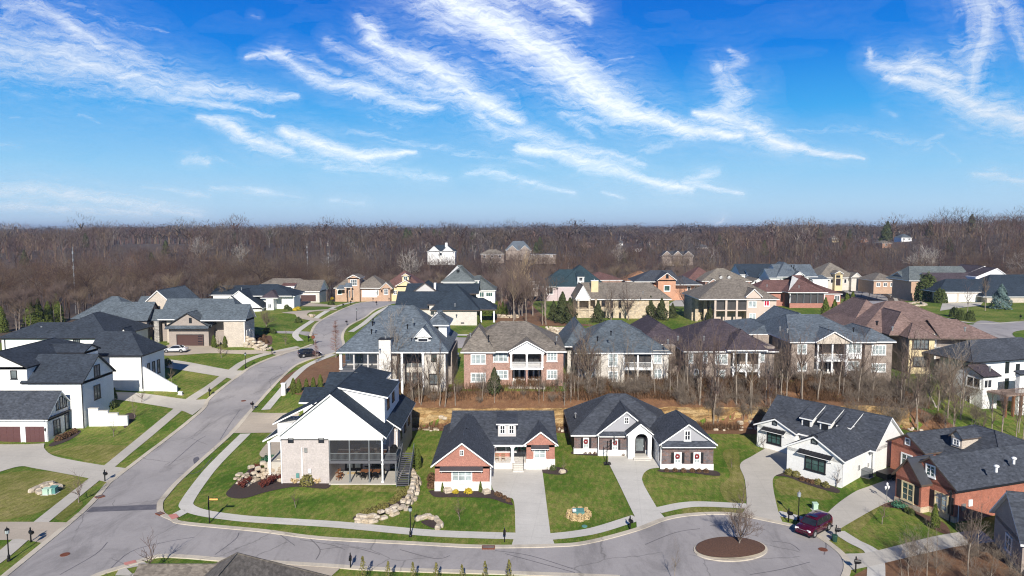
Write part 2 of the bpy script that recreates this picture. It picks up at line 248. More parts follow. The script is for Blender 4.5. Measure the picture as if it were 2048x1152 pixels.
def ground_mats():
 for nm, hi, lo, straw, amt in (('lawn', (.145, .22, .028), (.058, .118, .013), (.31, .25, .09), .44), ('drylawn', (.21, .21, .05), (.13, .145, .03), (.36, .29, .13), .46)):
  m, t, b = newmat(nm); g = t.n('ShaderNodeNewGeometry').outputs['Position']
  n1 = t.noise(g, .11, 5, .6, .5); n2 = t.noise(g, .9, 6, .7); n3 = t.noise(g, 6, 3, .7); nf = t.noise(t.map(g, (1, .25, 1), (0, 0, R(35))), 3.2, 5, .75)
  c = t.ramp(n1, [(.3, lo), (.7, hi)]); c = t.mix(t.ramp(n2, [(.36, 0), (.7, .6)]), c, lo)
  st = t.m('ADD', t.m('MULTIPLY', n1, .3), t.m('ADD', t.m('MULTIPLY', n2, .35), t.m('MULTIPLY', nf, .35)))
  c = t.mix(t.ramp(st, [(amt, 0), (amt + .2, 1)]) if nm == 'drylawn' else t.ramp(st, [(.46, 0), (.65, .95)]), c, straw)
  wv = t.n('ShaderNodeTexWave'); t.lk(t.map(g, (1, 1, 1), (0, 0, R(18))), wv.inputs[0]); wv.inputs['Scale'].default_value = .32; wv.inputs['Distortion'].default_value = 3.5
  c = t.mix(.17, c, t.ramp(wv.outputs[0], [(.3, .6), (.7, 1.35)]), 'MULTIPLY')
  c = t.mix(.9, c, t.ramp(n3, [(.3, .62), (.7, 1.35)]), 'MULTIPLY'); c = t.mix(.8, c, t.ramp(t.noise(g, 22, 2, .7), [(.3, .6), (.7, 1.4)]), 'MULTIPLY')
  t.lk(c, b.inputs['Base Color']); b.inputs['Roughness'].default_value = .95; b.inputs['Specular IOR Level'].default_value = .1
  bp = t.n('ShaderNodeBump'); bp.inputs['Strength'].default_value = .6; bp.inputs['Distance'].default_value = .06; t.lk(t.noise(g, 12, 4, .75), bp.inputs['Height']); t.lk(bp.outputs[0], b.inputs['Normal']); M[nm] = m
 m, t, b = newmat('litter'); g = t.n('ShaderNodeNewGeometry').outputs['Position']
 n1 = t.noise(g, .2, 6, .65, .6); n2 = t.noise(g, 1.6, 6, .7); n3 = t.noise(g, 9, 3, .7)
 c = t.ramp(n1, [(.3, (.13, .062, .03)), (.55, (.195, .095, .045)), (.75, (.19, .12, .06))]); c = t.mix(t.ramp(n2, [(.5, 0), (.72, .7)]), c, (.26, .16, .08))
 c = t.mix(t.ramp(n2, [(.25, .7), (.45, 0)]), c, (.07, .05, .03)); c = t.mix(1, c, t.ramp(n3, [(.3, .6), (.7, 1.3)]), 'MULTIPLY')
 t.lk(c, b.inputs['Base Color']); b.inputs['Roughness'].default_value = .95; M['litter'] = m
 m, t, b = newmat('forest floor'); g = t.n('ShaderNodeNewGeometry').outputs['Position']
 c = t.ramp(t.noise(g, .05, 7, .7), [(.35, (.045, .029, .024)), (.65, (.085, .058, .042))]); t.lk(c, b.inputs['Base Color']); b.inputs['Roughness'].default_value = 1; M['forestfloor'] = m
 m, t, b = newmat('mulch'); g = t.n('ShaderNodeNewGeometry').outputs['Position']
 c = t.ramp(t.noise(g, 9, 5, .75), [(.3, (.018, .012, .012)), (.6, (.06, .038, .034)), (.8, (.11, .07, .06))]); t.lk(c, b.inputs['Base Color']); b.inputs['Roughness'].default_value = 1; M['mulch'] = m
 m, t, b = newmat('brown mulch'); g = t.n('ShaderNodeNewGeometry').outputs['Position']
 c = t.ramp(t.noise(g, 7, 5, .75), [(.3, (.06, .03, .02)), (.6, (.13, .065, .04)), (.8, (.2, .11, .07))]); t.lk(c, b.inputs['Base Color']); b.inputs['Roughness'].default_value = 1; M['brownmulch'] = m
 for nm, c0, joint in (('asphalt', (.345, .322, .318), 0), ('concrete', (.50, .465, .41), 1), ('tanconcrete', (.45, .385, .31), 1), ('kerbconcrete', (.55, .49, .40), 0), ('palewalk', (.57, .545, .50), 1)):
  m, t, b = newmat(nm); g = t.n('ShaderNodeNewGeometry').outputs['Position']
  c = vary(t, c0, g, .22, .09, 2.5); c = t.mix(1, c, t.ramp(t.noise(g, 14, 3, .7), [(.3, .9), (.7, 1.08)]), 'MULTIPLY')
  if joint:
   s = t.n('ShaderNodeSeparateXYZ'); t.lk(t.map(g, (1, 1, 1), (0, 0, R(8))), s.inputs[0])
   e = t.m('MULTIPLY', t.ramp(t.m('FRACT', t.m('MULTIPLY', s.outputs[1], .36)), [(0, .72), (.045, 1)]), t.ramp(t.m('FRACT', t.m('MULTIPLY', s.outputs[0], .27)), [(0, .8), (.03, 1)]))
   c = t.mix(.55, c, e, 'MULTIPLY')
  else:
   wp = t.vm('ADD', g, t.noise(g, .5, 4, out=1)); cr = t.n('ShaderNodeTexVoronoi', feature='DISTANCE_TO_EDGE'); t.lk(wp, cr.inputs['Vector']); cr.inputs['Scale'].default_value = .11
   ck = t.m('MAXIMUM', t.ramp(cr.outputs[0], [(0, .62), (.009, 1)]), t.ramp(t.noise(g, .09, 2), [(.48, 1), (.52, 0)])); c = t.mix(1, c, ck, 'MULTIPLY')
   c = t.mix(1, c, t.ramp(t.noise(t.map(g, (.5, .16, 1), (0, 0, R(20))), .5, 6, .7, .8), [(.32, .70), (.5, 1), (.75, 1.05)]), 'MULTIPLY')
  t.lk(c, b.inputs['Base Color']); b.inputs['Roughness'].default_value = .9; M[nm] = m
 m, t, b = newmat('asphalt patch'); g = t.n('ShaderNodeNewGeometry').outputs['Position']; t.lk(vary(t, (.13, .12, .125), g, 1.2, .25), b.inputs['Base Color']); M['patch'] = m
 m, t, b = newmat('cut rock'); g = t.n('ShaderNodeNewGeometry').outputs['Position']
 v = t.map(g, (.5, .5, 2.4)); vo = t.n('ShaderNodeTexVoronoi'); t.lk(v, vo.inputs['Vector']); vo.inputs['Scale'].default_value = 1.0
 sp = t.n('ShaderNodeSeparateColor'); t.lk(vo.outputs['Color'], sp.inputs[0]); c = t.ramp(sp.outputs[0], [(0, (.28, .16, .065)), (.5, (.42, .27, .11)), (1, (.52, .37, .19))])
 c = t.mix(1, c, t.ramp(t.noise(t.map(g, (.3, .3, 3)), 1.2, 6, .7), [(.3, .35), (.5, 1), (.8, 1.15)]), 'MULTIPLY')
 ve = t.n('ShaderNodeTexVoronoi', feature='DISTANCE_TO_EDGE'); t.lk(v, ve.inputs['Vector']); c = t.mix(1, c, t.ramp(ve.outputs[0], [(0, .25), (.07, 1)]), 'MULTIPLY')
 t.lk(c, b.inputs['Base Color']); b.inputs['Roughness'].default_value = .95
 bp = t.n('ShaderNodeBump'); bp.inputs['Strength'].default_value = 1; bp.inputs['Distance'].default_value = .3; t.lk(t.noise(t.map(g, (.4, .4, 3)), 1.3, 6, .7), bp.inputs['Height']); t.lk(bp.outputs[0], b.inputs['Normal']); M['rock'] = m
ground_mats()
def barkmat(name, lo, hi, tint=False, ramp=None):
 m, t, b = newmat(name)
 if tint == 'attr':
  a = t.n('ShaderNodeAttribute', attribute_name='bark'); c = a.outputs['Color']
 elif tint:
  oi = t.n('ShaderNodeObjectInfo'); c = t.ramp(oi.outputs['Random'], ramp)
 else: c = t.ramp(t.noise(t.n('ShaderNodeTexCoord').outputs['Object'], 1.5, 4), [(.3, lo), (.7, hi)])
 t.lk(c, b.inputs['Base Color']); b.inputs['Roughness'].default_value = .95; b.inputs['Specular IOR Level'].default_value = .1; return m
M['bark'] = barkmat('grey bark', (.16, .13, .11), (.27, .23, .2)); M['palebark'] = barkmat('pale bark', (.21, .175, .14), (.35, .295, .24)); M['whitebark'] = barkmat('white bark', (.30, .27, .24), (.44, .41, .37))
BR = [(0, (.12, .088, .072)), (.25, (.155, .115, .093)), (.45, (.115, .08, .07)), (.6, (.19, .145, .10)), (.8, (.14, .105, .092)), (1, (.13, .092, .082))]
M['twigs'] = barkmat('brown twigs', 0, 0, True, BR); M['twigsred'] = barkmat('reddish twigs', (.20, .10, .08), (.28, .15, .12)); M['twigstan'] = barkmat('tan twigs', (.36, .27, .16), (.46, .35, .22))
M['twigsgrey'] = barkmat('grey twigs', (.15, .12, .095), (.24, .195, .155)); M['forest'] = barkmat('forest bark', 0, 0, 'attr')
def leafmat(name, lo, hi):
 m, t, b = newmat(name); g = t.n('ShaderNodeTexCoord').outputs['Object']
 c = t.ramp(t.noise(g, 3, 4, .7), [(.3, lo), (.7, hi)]); t.lk(c, b.inputs['Base Color']); b.inputs['Roughness'].default_value = .8; b.inputs['Specular IOR Level'].default_value = .15; return m
M['ever'] = leafmat('evergreen', (.03, .04, .017), (.075, .085, .034)); M['arbor'] = leafmat('arborvitae', (.045, .07, .014), (.13, .155, .03)); M['boxwood'] = leafmat('boxwood', (.03, .05, .015), (.10, .12, .035))
M['olive'] = leafmat('olive shrub', (.10, .10, .03), (.22, .19, .06)); M['redshrub'] = leafmat('red shrub', (.06, .016, .014), (.17, .045, .03)); M['brownshrub'] = leafmat('brown shrub', (.075, .042, .024), (.18, .105, .058))
M['strawgrass'] = leafmat('straw grass', (.42, .30, .15), (.62, .48, .28)); M['yellow'] = leafmat('yellow shrub', (.35, .26, .02), (.6, .45, .04)); M['spruce'] = leafmat('blue spruce', (.06, .10, .10), (.17, .24, .23)); M['juniper'] = leafmat('juniper', (.03, .10, .06), (.08, .20, .12))

def meshscreen():
 m, t, b = newmat('see through insect screen'); b.inputs['Base Color'].default_value = (.03, .03, .034, 1); b.inputs['Alpha'].default_value = .45; b.inputs['Roughness'].default_value = .8; M['screenmesh'] = m
meshscreen()
class MB:
 def __init__(s): s.v = []; s.f = []; s.mi = []; s.mats = []
 def mat(s, m):
  m = M[m] if isinstance(m, str) else m
  if m not in s.mats: s.mats.append(m)
  return s.mats.index(m)
 def poly(s, pts, m):
  i = len(s.v); s.v += [tuple(p) for p in pts]; s.f.append(tuple(range(i, i + len(pts)))); s.mi.append(s.mat(m))
 def prism(s, pts, dz, m, mside=None, mbot=None):
  """polygon (top) with vertical thickness dz downward"""
  n = len(pts); i = len(s.v); s.v += [tuple(p) for p in pts] + [(p[0], p[1], p[2] - dz) for p in pts]
  s.f.append(tuple(range(i, i + n))); s.mi.append(s.mat(m))
  s.f.append(tuple(range(i + 2 * n - 1, i + n - 1, -1))); s.mi.append(s.mat(mbot or mside or m))
  for k in range(n):
   k2 = (k + 1) % n; s.f.append((i + k, i + n + k, i + n + k2, i + k2)); s.mi.append(s.mat(mside or m))
 def box(s, x0, x1, y0, y1, z0, z1, m, top=None):
  s.prism([(x0, y0, z1), (x1, y0, z1), (x1, y1, z1), (x0, y1, z1)], z1 - z0, top or m, m)
 def obox(s, mat4, sx, sy, sz, m):
  c = [mat4 @ Vector((a * sx / 2, b * sy / 2, d * sz / 2)) for d in (-1, 1) for a, b in ((-1, -1), (1, -1), (1, 1), (-1, 1))]
  i = len(s.v); s.v += [tuple(p) for p in c]
  for f in ((3, 2, 1, 0), (4, 5, 6, 7), (0, 1, 5, 4), (1, 2, 6, 5), (2, 3, 7, 6), (3, 0, 4, 7)): s.f.append(tuple(i + k for k in f)); s.mi.append(s.mat(m))
 def tube(s, p, q, r0, r1, m, n=6, cap=True):
  p = Vector(p); q = Vector(q); d = q - p
  if d.length < 1e-6: return
  a = d.orthogonal().normalized(); b = d.normalized().cross(a); i = len(s.v)
  for c, r in ((p, r0), (q, r1)):
   for k in range(n):
    t = 2 * math.pi * k / n; s.v.append(tuple(c + (a * math.cos(t) + b * math.sin(t)) * r))
  mi = s.mat(m)
  for k in range(n): k2 = (k + 1) % n; s.f.append((i + k, i + k2, i + n + k2, i + n + k)); s.mi.append(mi)
  if cap: s.f.append(tuple(range(i + 2 * n - 1, i + n - 1, -1))[::-1]); s.mi.append(mi)
 def lathe(s, c, prof, m, n=12):
  c = Vector(c); i = len(s.v); mi = s.mat(m)
  for r, z in prof:
   for k in range(n): t = 2 * math.pi * k / n; s.v.append((c.x + r * math.cos(t), c.y + r * math.sin(t), c.z + z))
  for j in range(len(prof) - 1):
   for k in range(n): k2 = (k + 1) % n; s.f.append((i + j * n + k, i + j * n + k2, i + (j + 1) * n + k2, i + (j + 1) * n + k)); s.mi.append(mi)
 def stone(s, c, sx, sy, sz, m, rz=None, rng=random):
  """an irregular chiselled block"""
  rz = rng.uniform(0, 6.28) if rz is None else rz; i = len(s.v); mi = s.mat(m); ca, sa = math.cos(rz), math.sin(rz)
  ring = []
  for (zz, k) in ((-.5, .96), (-.25, 1.04), (.25, 1.0), (.5, .74)):
   for a, b in ((-.5, -.34), (-.34, -.5), (.34, -.5), (.5, -.34), (.5, .34), (.34, .5), (-.34, .5), (-.5, .34)):
    x = a * k * sx * rng.uniform(.86, 1.1); y = b * k * sy * rng.uniform(.86, 1.1); z = zz * sz * rng.uniform(.85, 1.1)
    s.v.append((c[0] + x * ca - y * sa, c[1] + x * sa + y * ca, c[2] + z))
  for j in range(3):
   for k in range(8): k2 = (k + 1) % 8; s.f.append((i + j * 8 + k, i + j * 8 + k2, i + (j + 1) * 8 + k2, i + (j + 1) * 8 + k)); s.mi.append(mi)
  s.f.append(tuple(range(i + 24, i + 32))); s.mi.append(mi)
 def build(s, name, parent=None, smooth=False):
  me = bpy.data.meshes.new(name); me.from_pydata(s.v, [], s.f)
  for m in s.mats: me.materials.append(m)
  me.polygons.foreach_set('material_index', s.mi)
  if smooth: me.polygons.foreach_set('use_smooth', [True] * len(s.f))
  me.update(); o = bpy.data.objects.new(name, me); col.objects.link(o)
  if parent: o.parent = parent
  return o
def tag(o, label=None, cat=None, group=None, kind=None):
 if label: o['label'] = label
 if cat: o['category'] = cat
 if group: o['group'] = group
 if kind: o['kind'] = kind
 return o
def empty(name, loc, rz=0, label=None, cat=None, group=None):
 o = bpy.data.objects.new(name, None); o.empty_display_size = .5; col.objects.link(o); o.location = loc; o.rotation_euler = (0, 0, rz)
 return tag(o, label, cat, group)
def copy_tree(o, parent=None):
 c = o.copy(); col.objects.link(c)
 if parent: c.parent = parent
 for ch in KIDS.get(o.name, []): copy_tree(ch, c)
 return c
KIDS = {}
def reg(o, *ch): KIDS[o.name] = list(ch); return o

def smoothline(pts, closed=False, n=5):
 """Catmull-Rom through pixel points; a point with a third value 1 is a hard corner"""
 out = []; N = len(pts); P = [Vector((p[0], p[1])) for p in pts]; H = [len(p) > 2 for p in pts]
 rng_ = range(N if closed else N - 1)
 for i in rng_:
  p1 = P[i]; p2 = P[(i + 1) % N]; p0 = P[i - 1] if (closed or i > 0) else p1; p3 = P[(i + 2) % N] if (closed or i + 2 < N) else p2
  if H[i]: p0 = p1 - (p2 - p1)
  if H[(i + 1) % N]: p3 = p2 + (p2 - p1)
  if H[i] and H[(i + 1) % N]: out.append(p1); continue
  for k in range(n):
   t = k / n; out.append(.5 * ((2 * p1) + (p2 - p0) * t + (2 * p0 - 5 * p1 + 4 * p2 - p3) * t * t + (3 * p1 - p0 - 3 * p2 + p3) * t ** 3))
 if not closed: out.append(P[-1])
 return [(p.x, p.y) for p in out]
def sheet(name, pxpts, m, dz, label=None, smoothit=True, world=None, step=1.5, parent=None, thick=0.0, kind='structure', cat=None, group=None):
 pts = world or [at(*p)[:2] for p in (smoothline(pxpts, True) if smoothit else pxpts)]
 pts = [Vector((p[0], p[1], 0)) for p in pts]
 tris = tessellate_polygon([pts]); bm = bmesh.new(); vs = [bm.verts.new(p) for p in pts]
 for t in tris:
  try: bm.faces.new([vs[i] for i in t])
  except Exception: pass
 bm.normal_update()
 xs = [p.x for p in pts]; ys = [p.y for p in pts]
 far = min(ys) > 150; stp = step * (2 if far else 1)
 for ax, lo, hi in ((0, min(xs), max(xs)), (1, min(ys), max(ys))):
  c = math.floor(lo / stp) * stp + stp
  while c < hi:
   co = Vector((c, 0, 0)) if ax == 0 else Vector((0, c, 0)); no = Vector((1, 0, 0)) if ax == 0 else Vector((0, 1, 0))
   bmesh.ops.bisect_plane(bm, geom=bm.verts[:] + bm.edges[:] + bm.faces[:], plane_co=co, plane_no=no); c += stp
 for v in bm.verts: v.co.z = zt(v.co.x, v.co.y) + dz
 for f in bm.faces:
  f.normal_update()
  if f.normal.z < 0: f.normal_flip()
 if thick:
  bd = [e for e in bm.edges if e.is_boundary]; r = bmesh.ops.extrude_edge_only(bm, edges=bd)
  for g in r['geom']:
   if isinstance(g, bmesh.types.BMVert): g.co.z -= thick
 me = bpy.data.meshes.new(name); bm.to_mesh(me); bm.free(); me.materials.append(M[m] if isinstance(m, str) else m)
 o = bpy.data.objects.new(name, me); col.objects.link(o)
 if parent: o.parent = parent
 elif kind: o['kind'] = kind
 if label: o['label'] = label
 if cat: o['category'] = cat
 if group: o['group'] = group
 return o
def strip_pts(line, width_m, side=0):
 """world polygon of a band along a pixel polyline; side 0 centred, 1 left, -1 right"""
 L = [at(*p) for p in smoothline(line)]; a = []; b = []
 for i, p in enumerate(L):
  d = (L[min(i + 1, len(L) - 1)] - L[max(i - 1, 0)]); d.z = 0; d.normalize(); n = Vector((-d.y, d.x, 0))
  o0, o1 = {0: (-.5, .5), 1: (0, 1), -1: (-1, 0)}[side]
  a.append(p + n * o0 * width_m); b.append(p + n * o1 * width_m)
 return [(p.x, p.y) for p in a + b[::-1]]
# ============================================================ CIRRUS LAYER (a far sheet; its cover is the cloud itself, lit by the sun)
def clouds():
 RAD = 16000.0; us = np.arange(-40, 2090, 4.0); vs = np.arange(-40, 454, 3.2); PX, PY = np.meshgrid(us, vs)
 wx = 22 * (vnoise(PX, PY, 110, 1) - .5) + 12 * (vnoise(PX, PY, 40, 2) - .5) + 4 * (vnoise(PX, PY, 15, 3) - .5); wy = 18 * (vnoise(PX, PY, 95, 4) - .5) + 10 * (vnoise(PX, PY, 36, 5) - .5) + 4 * (vnoise(PX, PY, 14, 7) - .5)
 k = np.clip((454 - PY) / 200, .12, 1); X = PX + wx * k; Y = PY + wy * k * .8
 cov = np.zeros_like(PX); halo = np.zeros_like(PX); al = np.zeros_like(PX); ac = np.zeros_like(PX); base = 0
 for S_, pts in STREAKS:
  base += 700; run = base
  for (x0, y0, w0), (x1, y1, w1) in zip(pts, pts[1:]):
   dx, dy = x1 - x0, y1 - y0; L = math.hypot(dx, dy); t = ((X - x0) * dx + (Y - y0) * dy) / (L * L); tcl = np.clip(t, 0, 1)
   d = np.hypot(X - x0 - dx * tcl, Y - y0 - dy * tcl); w_ = (w0 + (w1 - w0) * tcl) * 1.75; q = np.clip(1 - d / w_, 0, 1) * S_ ** .72
   halo = np.maximum(halo, np.clip(1 - d / (w_ * 1.9 + 8), 0, 1) ** 1.5 * S_ * .5); m_ = q > cov; cov = np.where(m_, q, cov); al = np.where(m_, run + t * L, al); ac = np.where(m_, ((X - x0) * -dy + (Y - y0) * dx) / L, ac); run += L
 veil = .09 * np.clip(vnoise(PX + PY * .3, PY * 3.2, 240, 8) * .6 + vnoise(PX + PY, PY * 3.2, 90, 9) * .4 - .42, 0, 1) * 2
 veil = np.maximum(veil, halo); a = (PX - 1024) / F; b = (576 - PY) / F; dy_ = math.cos(PITCH) + b * math.sin(PITCH); dz_ = -math.sin(PITCH) + b * math.cos(PITCH)
 h = np.hypot(a, dy_); V = np.stack([a / h * RAD, dy_ / h * RAD, CAMH + dz_ / h * RAD], -1).reshape(-1, 3)
 n, m = PX.shape; idx = np.arange(n * m).reshape(n, m); Fc = np.stack([idx[1:, :-1], idx[1:, 1:], idx[:-1, 1:], idx[:-1, :-1]], -1).reshape(-1, 4)
 c4 = np.maximum(cov, veil * .3); keep = c4.ravel()[Fc].max(1) > .012; Fc = Fc[keep]
 me = bpy.data.meshes.new('clouds'); me.vertices.add(len(V)); me.vertices.foreach_set('co', V.ravel()); me.loops.add(len(Fc) * 4); me.loops.foreach_set('vertex_index', Fc.ravel())
 me.polygons.add(len(Fc)); me.polygons.foreach_set('loop_start', np.arange(0, len(Fc) * 4, 4)); me.polygons.foreach_set('loop_total', np.full(len(Fc), 4)); me.polygons.foreach_set('use_smooth', np.ones(len(Fc), bool))
 me.update(calc_edges=True)
 for nm, arr in (('cover', cov), ('veil', veil)):
  at_ = me.attributes.new(nm, 'FLOAT', 'POINT'); at_.data.foreach_set('value', arr.ravel().astype(np.float32))
 at_ = me.attributes.new('flow', 'FLOAT_VECTOR', 'POINT'); at_.data.foreach_set('vector', np.stack([al, ac, np.zeros_like(al)], -1).ravel().astype(np.float32))
 mt = bpy.data.materials.new('cirrus'); mt.use_nodes = True; mt.node_tree.nodes.clear(); t = NT(mt.node_tree)
 cv_ = t.n('ShaderNodeAttribute', attribute_name='cover').outputs['Fac']; ve = t.n('ShaderNodeAttribute', attribute_name='veil').outputs['Fac']; fl = t.n('ShaderNodeAttribute', attribute_name='flow').outputs['Vector']
 pos = t.map(t.n('ShaderNodeNewGeometry').outputs['Position'], (.0011, .0011, .0011))
 pw = t.n('ShaderNodeTexNoise'); t.lk(pos, pw.inputs['Vector']); pw.inputs['Scale'].default_value = 2.2; pw.inputs['Detail'].default_value = 5
 wv = t.vm('SCALE', t.vm('SUBTRACT', pw.outputs['Color'], (.5, .5, .5))); wv.node.inputs['Scale'].default_value = .5; pos2 = t.vm('ADD', pos, wv)
 fa = t.noise(t.map(pos2, (.42, 1, 3.4), (0, R(-28), 0)), 2.6, 10, .72); fb = t.noise(t.map(pos2, (.8, 1, 5), (0, R(-18), 0)), 3.0, 9, .72); fc = t.noise(t.map(fl, (.006, .05, 1)), 1.0, 6, .6)
 fr = t.m('ADD', t.m('MULTIPLY', fa, .5), t.m('ADD', t.m('MULTIPLY', fb, .22), t.m('MULTIPLY', fc, .28)))
 d = t.m('ADD', t.m('MULTIPLY', cv_, 1.15), t.m('MULTIPLY', t.m('SUBTRACT', fr, .5), 3.6)); d = t.m('MULTIPLY', t.m('SUBTRACT', d, .22), 1.0, clamp=True)
 d = t.m('MULTIPLY', d, t.ramp(cv_, [(0, 0), (.22, 1)]), clamp=True); d = t.m('MULTIPLY', d, t.m('ADD', .30, t.m('MULTIPLY', cv_, .75)), clamp=True)
 d = t.m('MULTIPLY', t.m('MAXIMUM', d, t.m('MULTIPLY', ve, t.m('ADD', .42, t.m('MULTIPLY', t.m('SUBTRACT', fr, .5), 3.2), clamp=True))), .97)
 df = t.n('ShaderNodeBsdfDiffuse'); df.inputs[0].default_value = (.52, .56, .60, 1); tr = t.n('ShaderNodeBsdfTransparent'); mx = t.n('ShaderNodeMixShader')
 t.lk(d, mx.inputs[0]); t.lk(tr.outputs[0], mx.inputs[1]); t.lk(df.outputs[0], mx.inputs[2]); t.lk(mx.outputs[0], t.n('ShaderNodeOutputMaterial').inputs[0])
 me.materials.append(mt); o = bpy.data.objects.new('clouds', me); col.objects.link(o); tag(o, 'wispy white cirrus streaks across the deep blue sky', 'clouds', kind='stuff')
clouds()
# ============================================================ GROUND, ROADS, PATHS
FEX = [-400,-160,-120,-96,-80,-68,-50,0,40,80,110,150,250,500]; FEY = [110,140,158,178,200,232,262,262,268,296,292,270,235,200]
def build_ground():
 xs = list(np.arange(-160, 201, 1.0)); ys = list(np.arange(34, 281, 1.0))
 s = 2.0; x = 200.0; R_ = []; L_ = []; xl = -160.0
 while x < 9000: x += s; xl -= s; R_.append(x); L_.append(xl); s *= 1.22 if s > 4 else 1.12
 s = 2.0; y = 280.0; Y_ = []
 while y < 14000: y += s; Y_.append(y); s = min(s * 1.07, 400)
 xs = np.array(L_[::-1] + xs + R_); ys = np.array([-400, -100, -20, 10, 25] + ys + Y_)
 X, Y = np.meshgrid(xs, ys); Z = zterr(X, Y)
 Z = np.where(Y < 34, 0.0, Z) + 0.0
 Z = Z - np.clip((np.hypot(X, Y) - 3500) / 9000, 0, 1) * 60
 n, m = X.shape; V = np.stack([X, Y, Z], -1).reshape(-1, 3)
 idx = np.arange(n * m).reshape(n, m); Fc = np.stack([idx[:-1, :-1], idx[:-1, 1:], idx[1:, 1:], idx[1:, :-1]], -1).reshape(-1, 4)
 me = bpy.data.meshes.new('ground'); me.vertices.add(len(V)); me.vertices.foreach_set('co', V.ravel()); me.loops.add(len(Fc) * 4); me.loops.foreach_set('vertex_index', Fc.ravel())
 me.polygons.add(len(Fc)); me.polygons.foreach_set('loop_start', np.arange(0, len(Fc) * 4, 4)); me.polygons.foreach_set('loop_total', np.full(len(Fc), 4))
 c = V[Fc].mean(1); edge = np.interp(c[:, 0], FEX, FEY) + 8 * (vnoise(c[:, 0], c[:, 1], 9, 4) - .5); me.polygons.foreach_set('material_index', (c[:, 1] > edge).astype(int))
 me.polygons.foreach_set('use_smooth', np.ones(len(Fc), bool)); me.materials.append(M['lawn']); me.materials.append(M['forestfloor']); me.update(calc_edges=True)
 o = bpy.data.objects.new('ground', me); col.objects.link(o); o['kind'] = 'structure'; o['label'] = 'green and straw coloured winter lawns, brown forest floor beyond'
build_ground()
Z3 = lambda x, y: (400 + x / 4.876, 520 + y / 4.876)
ROAD = [(-60,1215,1),(17,1152),(170,1024.6),(228,961),(261,937),(399,829),(422,798),(469,760),(493,742),(520,727),(560,711),(600,699),(628,688),(623,672),(630,655),(642,643),(675,624.6),(703,612),(728,605),(779,601),(815,598,1),
 (815,605,1),(779,609),(748,620),(728,635),(700,649),(686,662),(682,676),(684,692),(668,705),(611,721),(571,745),(500,820),(458,868),(357,958),(324,994),(314,1009),(317,1029),(340,1041),(366,1050),(520,1065),(639,1080),(820,1090),(960,1097),(1110,1095),
 (1180,1088),(1275,1063),(1334,1041),(1390,1032),(1464,1031),(1541,1045),(1590,1056),(1622,1069),(1651,1087),(1680,1112),(1687,1132),(1682,1152),(1660,1190),(1500,1215),(1340,1175),(1240,1152),(1060,1145),(764,1136),(671,1130),(522,1121),(445,1117),(370,1111),(314,1111),(248,1131),(184,1152),(120,1190,1)]
sheet('road', ROAD, 'asphalt', .035, 'light grey asphalt street, junction and turning circle')
for ln, sd_ in (([(-60,1215),(17,1152),(170,1024.6),(228,961),(261,937),(399,829),(422,798),(469,760),(493,742),(520,727),(560,711),(600,699),(626,689)], 1), ([(623,672),(630,655),(642,643),(675,624.6),(703,612),(728,605),(779,601),(815,598)], 1),
   ([(779,609),(748,620),(728,635),(700,649),(686,662),(682,676),(684,692),(668,705),(611,721),(571,745),(500,820),(458,868),(357,958),(324,994),(314,1009),(317,1029),(340,1041),(366,1050),(520,1065),(639,1080),(820,1090),(960,1097),(1110,1095),(1180,1088),(1275,1063),(1334,1041),(1390,1032),(1464,1031),(1541,1045),(1590,1056),(1622,1069),(1651,1087),(1680,1112),(1687,1132),(1682,1152),(1660,1190)], 1),
   ([(1240,1152),(1060,1145),(764,1136),(671,1130),(522,1121),(445,1117),(370,1111),(314,1111),(248,1131),(184,1152),(120,1190)], 1)):
 sheet('kerb', None, 'kerbconcrete', .10, world=strip_pts(ln, .62, sd_), thick=.1, step=3)
W_ = 1.45
for ln, w_ in (([(-20,1130),(9,1108),(81,1046),(190,958),(213,938),(293,872),(336,836),(378,802),(417,776),(448,753),(466,740),(487,725),(520,712),(560,702),(597,694)], 1.6), ([(601,682),(591,672),(597,661),(626,641),(646,627),(673,613),(708,604)], W_),
   ([(491,868),(432,927),(403.5,961),(377,999),(374,1014),(403,1026),(461,1035),(520,1040.5),(674,1050),(812,1063),(900,1069),(1030,1073)], 1.5), ([(346,1035),(374,1020)], 1.3), ([(1102,1074),(1150,1069),(1199,1059.5),(1273,1036)], W_), ([(1315,1022),(1361,1012),(1405,1009),(1494,1013)], W_),
   ([(1556,1027),(1599,1038),(1630,1050)], W_), ([(1676,1064),(1706,1083),(1748,1109),(1752,1160)], W_), ([(531,820),(559,787),(583,759),(615,731),(667,709)], W_), ([(702,664),(728,647),(752,627),(780,612)], W_),
   ([(880,670),(1120,670),(1330,662),(1530,657),(1700,645)], 1.5), ([(250,1150),(268,1130),(300,1160)], 1.6)):
 sheet('sidewalk', None, 'palewalk' if w_ != 1.6 else 'concrete', .06, world=strip_pts(ln, w_ ), step=2)
